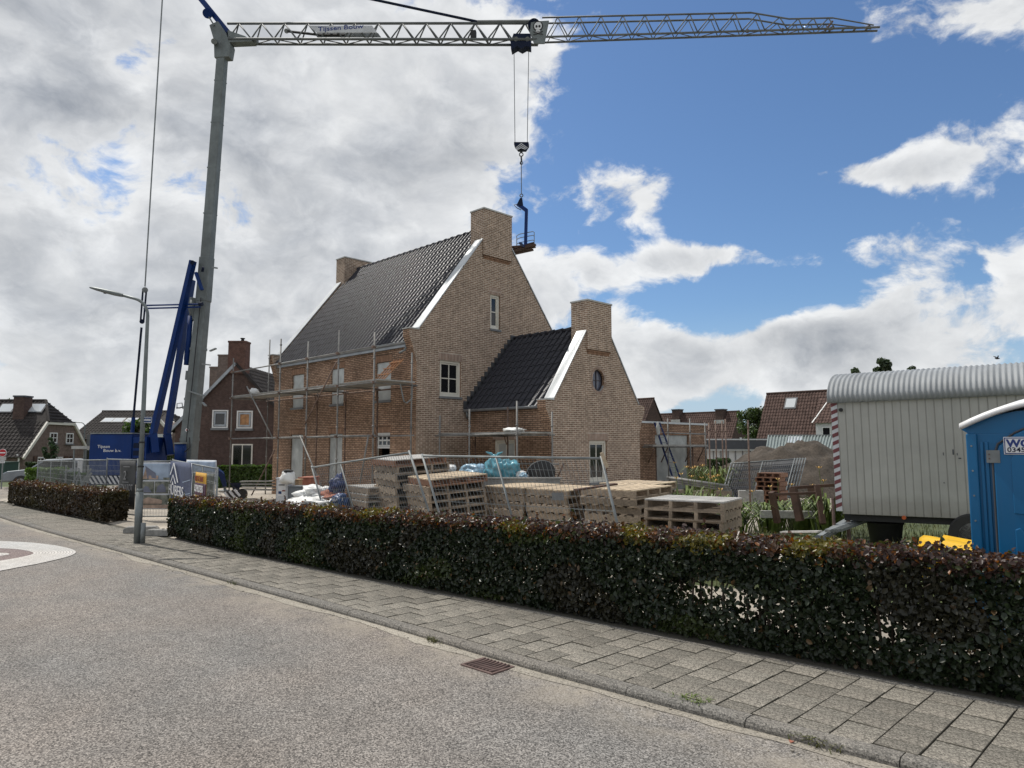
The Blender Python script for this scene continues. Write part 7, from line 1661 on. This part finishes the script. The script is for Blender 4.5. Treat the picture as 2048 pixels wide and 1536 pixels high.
# garage and lean-to shed
ga, gb = at(1405, 892, 45), at(1536, 892, 45)
gar = thing('garage', 'low white-boarded garage with dark flat roof behind the scaffold posts', 'garage', ((ga.x + gb.x) / 2, (ga.y + gb.y) / 2, 0)); gz0, gz1 = -.05, at(1450, 898, 45).z
MB().prism([(ga.x, ga.y, gz0), (gb.x, gb.y, gz0), (gb.x, gb.y, gz1), (ga.x, ga.y, gz1)], FWD * 5).build('wall', 'render_white', gar)
for i in range(9): p = ga.lerp(gb, (i + .5) / 9) - FWD * .02; MB().bar((p.x, p.y, gz0), (p.x, p.y, gz1 - .1), .10, .03).build('board_joint' if i % 3 else 'pilaster', 'sill', gar)
MB().prism([ga + Vector((0, 0, gz1 - ga.z)) - FWD * .3, gb + Vector((0, 0, gz1 - gb.z)) - FWD * .3, gb + Vector((0, 0, gz1 - gb.z + .55)) - FWD * .3, ga + Vector((0, 0, gz1 - ga.z + .55)) - FWD * .3], FWD * 5.4).build('roof', 'slate_dark', gar); MB().bar(ga + Vector((0, 0, gz1 - ga.z + .6)) - FWD * .3, gb + Vector((0, 0, gz1 - gb.z + .6)) - FWD * .3, .1, .08).build('roof_edge', 'zinc', gar); MB().bar(ga + Vector((0, 0, gz1 - ga.z - .06)) - FWD * .2, gb + Vector((0, 0, gz1 - gb.z - .06)) - FWD * .2, .06, .1).build('door_rail', 'zinc', gar)
sh = thing('lean_to_shed', 'shed with ribbed grey-green metal roof behind the soil heap', 'shed', at(1600, 930, 41)); s0, s1 = at(1537, 872, 42), at(1668, 872, 42); e0, e1 = at(1530, 918, 38.5), at(1655, 918, 38.5)
MB().quadbox([e0 - Vector((0, 0, .12)), e1 - Vector((0, 0, .12)), s1 - Vector((0, 0, .12)), s0 - Vector((0, 0, .12)), e0, e1, s1, s0]).build('roof', 'shedroof', sh)
for i in range(22):
    f_ = i / 21; MB().bar(e0.lerp(e1, f_) + Vector((0, 0, .03)), s0.lerp(s1, f_) + Vector((0, 0, .03)), .06, .07).build('roof_rib', 'shedroof', sh)
a0_, a1_ = .31, .53; MB().quadbox([e0.lerp(e1, a0_) + Vector((0, 0, .01)), e0.lerp(e1, a1_) + Vector((0, 0, .01)), s0.lerp(s1, a1_) + Vector((0, 0, .01)), s0.lerp(s1, a0_) + Vector((0, 0, .01)), e0.lerp(e1, a0_) + Vector((0, 0, .025)), e0.lerp(e1, a1_) + Vector((0, 0, .025)), s0.lerp(s1, a1_) + Vector((0, 0, .025)), s0.lerp(s1, a0_) + Vector((0, 0, .025))]).build('bright_roof_sheet', 'fleece', sh)
MB().quadbox([(p.x, p.y, -.1) for p in (e0, e1, s1, s0)] + [(p.x, p.y, p.z - .13) for p in (e0, e1, s1, s0)]).build('wall', 'shedroof', sh); MB().bar(s0 + Vector((0, 0, .03)), s1 + Vector((0, 0, .03)), .15, .10).build('ridge_cap', 'galv', sh)

# ================================================================== trees and shrubs
def tree(name, label, c, h, rx, col, n=2600, lsize=.35, zc=.62, trunk=.18, cat='tree', clumps=26, rz=None, group=None):
    c = Vector(c); t = thing(name, label, cat, c, group=group); rz = rz or rx * .9
    tr_ = MB().path([c, c + Vector((.1, 0, h * .3)), c + Vector((-.1, .1, h * .62)), c + Vector((0, 0, h * .9))], [trunk, trunk * .8, trunk * .5, trunk * .15], 8)
    P, N, C = [], [], []
    for k in range(clumps):
        d = Vector((random.gauss(0, 1), random.gauss(0, 1), random.gauss(0, 1))).normalized(); rr = random.uniform(.45, .95); cc_ = c + Vector((d.x * rx * rr, d.y * rx * rr, h * zc + d.z * rz * rr)); cr_ = rx * random.uniform(.22, .42); sh_ = random.uniform(.7, 1.3)
        if k % 2 == 0: tr_.path([c + Vector((0, 0, h * .4)), c.lerp(cc_, .5) + Vector((0, 0, h * .22)), cc_], [trunk * .4, trunk * .25, trunk * .08], 5)
        for _ in range(n // clumps):
            v = Vector((random.gauss(0, 1), random.gauss(0, 1), random.gauss(0, 1))).normalized() * (cr_ * random.uniform(.55, 1.05)); P.append(cc_ + v); N.append(v.normalized() + Vector((0, 0, .4))); s_ = sh_ * random.uniform(.75, 1.25); C.append(tuple(q * s_ for q in col))
    tr_.build('trunk', 'bark', t); fol('crown', t, P, N, np.full(len(P), lsize), C); return t
GR = (.055, .085, .025)
tree('tree', 'dense green tree between the terrace and the large red-brown roof', cf(plat(1508, 75), 75, 0), 6.6, 2.3, GR, 3200, .32)
for px, py, D_, h_, r_, lab in ((1718, 745, 55, 8.15, .8, 'low treetop peeking over the trailer roof at its left end'), (1775, 742, 55, 9.1, .8, 'pointed treetop, tallest one above the trailer roof'), (1828, 745, 62, 9.0, .8, 'small treetop right of the pointed one above the trailer roof'), (1862, 744, 62, 9.2, .55, 'tiny rightmost treetop above the trailer roof')):
    tree('tree', lab, cf(plat(px, D_), D_, 0), h_, r_, (.06, .085, .045), 1500, .30, zc=.80, rz=h_ * .2, trunk=.12, clumps=18, group='treetops above the trailer')
tree('tree', 'green tree behind the left edge house roof', cf(plat(12, 72), 72, 0), 7.0, 2.4, (.075, .11, .03), 2400, .34)
tree('tree', 'round green bush-like tree in front of the skylight house near the lamp post', cf(plat(277, 45), 45, 0), 3.9, .9, (.05, .085, .02), 1600, .2, zc=.75)
tree('tree', 'small conifer before the left house windows', cf(plat(107, 50), 50, 0), 2.9, .5, (.04, .07, .03), 900, .15, zc=.6, rz=1.1)
def shrub(label, px0, px1, ytop, D, depth, col, n=3000, size=.11, zb=.05, name='shrub', cat='shrub', rough=.18):
    a_, c_ = cf(plat(px0, D), D, zb), cf(plat(px1, D), D, zb); ht = at((px0 + px1) / 2, ytop, D).z - zb; t = thing(name, label, cat, (a_ + c_) / 2); P, N, C = [], [], []
    for _ in range(n):
        f_ = random.random(); v = random.random(); d = random.random(); top = random.random() < .4
        hh = ht * (1 + rough * noise.noise(Vector((f_ * 7 + px0, 0, 0)))); p = a_.lerp(c_, f_) + FWD * (depth * d if top else abs(random.gauss(0, .12))) + Vector((0, 0, hh * (1 - abs(random.gauss(0, .04))) if top else hh * v)); P.append(p); N.append((Vector((0, 0, 1)) if top else -FWD + Vector((0, 0, .4)))); s_ = random.uniform(.6, 1.35); C.append(tuple(q * s_ for q in col))
    fol('foliage', t, P, N, np.full(n, size), C)
    st = MB()
    for i in range(8): p = a_.lerp(c_, (i + .5) / 8) + FWD * depth * .4; st.tube(p, p + Vector((random.uniform(-.1, .1), 0, ht * .8)), .03, 5)
    st.build('stems', 'bark', t); return t
shrub('glossy green laurel hedge before the dark brick neighbour', 440, 552, 932, 34, .8, (.075, .125, .03), 5200, .14, name='laurel_hedge', cat='hedge')
shrub('low clipped green hedge beyond the crane foot', 325, 376, 904, 46, 1.0, (.08, .12, .03), 2200, .13, name='low_hedge', cat='hedge')
shrub('bright green leafy shrubs behind the far left fence panel', 56, 120, 938, 30, .9, (.10, .17, .03), 2600, .12); shrub('darker green shrubs beside the bright ones behind the left hedge', 100, 165, 948, 31, .8, (.045, .08, .02), 2200, .12); shrub('dark clipped hedge in front of the left house', 55, 90, 927, 38, .7, (.03, .05, .016), 1500, .12, name='low_hedge', cat='hedge')
shrub('dark green bush before the white garage wall', 1412, 1460, 920, 40, 1.0, (.05, .08, .03), 1600, .14)

# ================================================================== small things at the left, bird
ns = cf(plat(11.5, 34), 34, .02); t = thing('no_entry_sign', 'round red no-entry sign with plates below on a thin post at the left edge', 'road sign', ns)
MB().tube(ns, ns + Vector((0, 0, at(11, 899, 34).z)), .03, 8).build('post', 'galv', t)
zc_ = at(11.5, 905.5, 34).z; dsc = ns + Vector((0, 0, zc_ - ns.z)) - FWD * .05
def fdisc(c_, r_, m, nm, par, d=.015): MB().prism([c_ + RIGHT * (r_ * math.cos(2 * math.pi * i / 24)) + Vector((0, 0, r_ * math.sin(2 * math.pi * i / 24))) for i in range(24)], FWD * d).build(nm, m, par)
fdisc(dsc, .185, 'textwhite', 'disc', t); fdisc(dsc - FWD * .016, .165, 'signred', 'disc_face', t)
def frect(c_, w_, h_, m, nm, par, d=.012): MB().prism([c_ + RIGHT * x + Vector((0, 0, z)) for x, z in ((-w_ / 2, -h_ / 2), (w_ / 2, -h_ / 2), (w_ / 2, h_ / 2), (-w_ / 2, h_ / 2))], FWD * d).build(nm, m, par)
frect(dsc - FWD * .03, .30, .055, 'textwhite', 'bar', t); frect(dsc - Vector((0, 0, .27)), .36, .17, 'stonecap', 'sub_plate', t); frect(dsc - Vector((0, 0, .43)), .24, .12, 'textwhite', 'sub_plate', t)
for i in range(3): frect(dsc - Vector((0, 0, .43)) + RIGHT * (-.06 + i * .06) - FWD * .014, .03, .05, 'sill', 'plate_print', t)
gc = cf(plat(3, 44), 44, .0); t = thing('green_container', 'dark green container at the left picture edge', 'container', gc); MB().prism([gc + RIGHT * x + Vector((0, 0, z)) for x, z in ((-1.6, 0), (.42, 0), (.42, 1.05), (-1.6, 1.05))], FWD * 1.2).build('body', 'green_paint', t); MB().prism([gc + RIGHT * x + Vector((0, 0, z)) - FWD * .04 for x, z in ((-1.64, 1.053), (.46, 1.053), (.46, 1.12), (-1.64, 1.12))], FWD * 1.28).build('lid', 'green_paint', t)
l2 = cf(plat(171, 62), 62, 0); t = thing('street_lamp', 'distant slim street lamp between the two houses on the left', 'street lamp', l2); ztp = at(175, 845, 62).z
pts = [l2, l2 + Vector((0, 0, ztp - .4))] + [l2 + RIGHT * (.15 - .15 - .4 * (1 - math.cos(a))) + Vector((0, 0, ztp - .4 + .4 * math.sin(a))) for a in [rad(15 * i) for i in range(1, 6)]] + [l2 - RIGHT * .9 + Vector((0, 0, ztp + .03))]
MB().path(pts, [.07, .05] + [.04] * 5 + [.035], 6).build('pole', 'lamp', t); MB().bar(l2 - RIGHT * .75 + Vector((0, 0, ztp + .02)), l2 - RIGHT * 1.25 + Vector((0, 0, ztp + .05)), .14, .06).build('lantern', 'lamp', t)
# site gate kiosk beside the ballast box
kq = cf(plat(165, 33), 33, 0); t = thing('bus_shelter', 'small glazed shelter with flat pale roof left of the ballast box', 'shelter', kq); kz = at(165, 898, 33).z
for x, d in ((-.30, 0), (.25, 0), (-.30, .8), (.25, .8)): MB().tube(kq + RIGHT * x + FWD * d, kq + RIGHT * x + FWD * d + Vector((0, 0, kz)), .035, 6).build('post', 'lamp', t)
MB().prism([kq + RIGHT * x + FWD * -.1 + Vector((0, 0, z)) for x, z in ((-.38, kz), (.33, kz), (.33, kz + .14), (-.38, kz + .14))], FWD * 1.0).build('roof', 'stonecap', t); MB().prism([kq + RIGHT * x + FWD * .78 + Vector((0, 0, z)) for x, z in ((-.26, .3), (.22, .3), (.22, kz - .05), (-.26, kz - .05))], FWD * .02).build('pane', 'glass', t); MB().prism([kq + RIGHT * x + FWD * .02 + Vector((0, 0, z)) for x, z in ((-.12, .5), (.10, .5), (.10, 1.5), (-.12, 1.5))], FWD * .02).build('poster', 'textwhite', t)
ga_ = thing('lattice_section', 'spare galvanised lattice section standing by the ballast box', 'lattice section', cf(plat(160, 26), 26, .1)); base_ = cf(plat(160, 26), 26, .1)
for k in range(7):
    x0, x1 = random.uniform(-.5, .3), random.uniform(-.3, .45); MB().tube(base_ + RIGHT * x0 + Vector((0, 0, random.uniform(0, .3))), base_ + RIGHT * x1 + FWD * .2 + Vector((0, 0, random.uniform(.9, 1.25))), .03, 6).build('bar', 'galv', ga_)
for x in (-.4, .4): MB().tube(base_ + RIGHT * x, base_ + RIGHT * x + Vector((0, 0, 1.3)), .035, 6).build('post', 'galv', ga_)
# parked car seen over the shrubs
cq = cf(plat(120, 36), 36, .02); car = thing('parked_car', 'grey parked car half hidden behind the green shrubs on the left', 'car', cq, math.atan2(RIGHT.y, RIGHT.x) + rad(18), local=True)
prof = [(-2.1, .35), (-2.1, .75), (-1.9, .85), (-1.0, .95), (-.35, 1.42), (.9, 1.45), (1.6, 1.0), (2.0, .92), (2.1, .6), (2.1, .35)]
bevel(MB().prism([(x, -.82, z) for x, z in prof], (0, 1.64, 0)).build('body', 'carsilver', car), .06, 2)
MB().prism([(x, -.826, z) for x, z in [(-.85, .98), (-.3, 1.36), (.35, 1.38), (.35, .98)]], (0, .004, 0)).build('side_window', 'glass', car); MB().prism([(x, -.826, z) for x, z in [(.42, .98), (.42, 1.38), (.85, 1.39), (1.35, 1.02)]], (0, .004, 0)).build('side_window', 'glass', car)
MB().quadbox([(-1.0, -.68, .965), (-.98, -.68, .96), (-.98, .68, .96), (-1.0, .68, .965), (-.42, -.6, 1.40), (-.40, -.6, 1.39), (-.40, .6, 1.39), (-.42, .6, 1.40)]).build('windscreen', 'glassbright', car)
for x in (-1.3, 1.3):
    for y in (-.80, .80):
        wo_ = MB().tube((x, y - .1, .32), (x, y + .1, .32), .32, 20).build('wheel', 'tire', car); MB().tube((x, y - .11, .32), (x, y + .11, .32), .19, 16).build('rim', 'rim', wo_)
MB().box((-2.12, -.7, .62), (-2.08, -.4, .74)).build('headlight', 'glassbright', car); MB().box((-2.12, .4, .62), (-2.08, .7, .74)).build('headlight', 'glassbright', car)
bd = at(1995, 717, 40); t = thing('bird', 'small dark bird flying above the trailer roof', 'bird', bd)
b = MB(); b.path([bd - RIGHT * .16, bd - RIGHT * .08, bd, bd + RIGHT * .08, bd + RIGHT * .13], [.012, .04, .05, .035, .012], 8); b.build('body', 'bird', t, True)
for s in (-1, 1): MB().prism([bd + RIGHT * .04, bd - RIGHT * .07, bd + FWD * s * .22 - RIGHT * .10 + Vector((0, 0, .16)), bd + FWD * s * .12 + RIGHT * .0 + Vector((0, 0, .12))], Vector((0, 0, .008))).build('wing', 'bird', t)
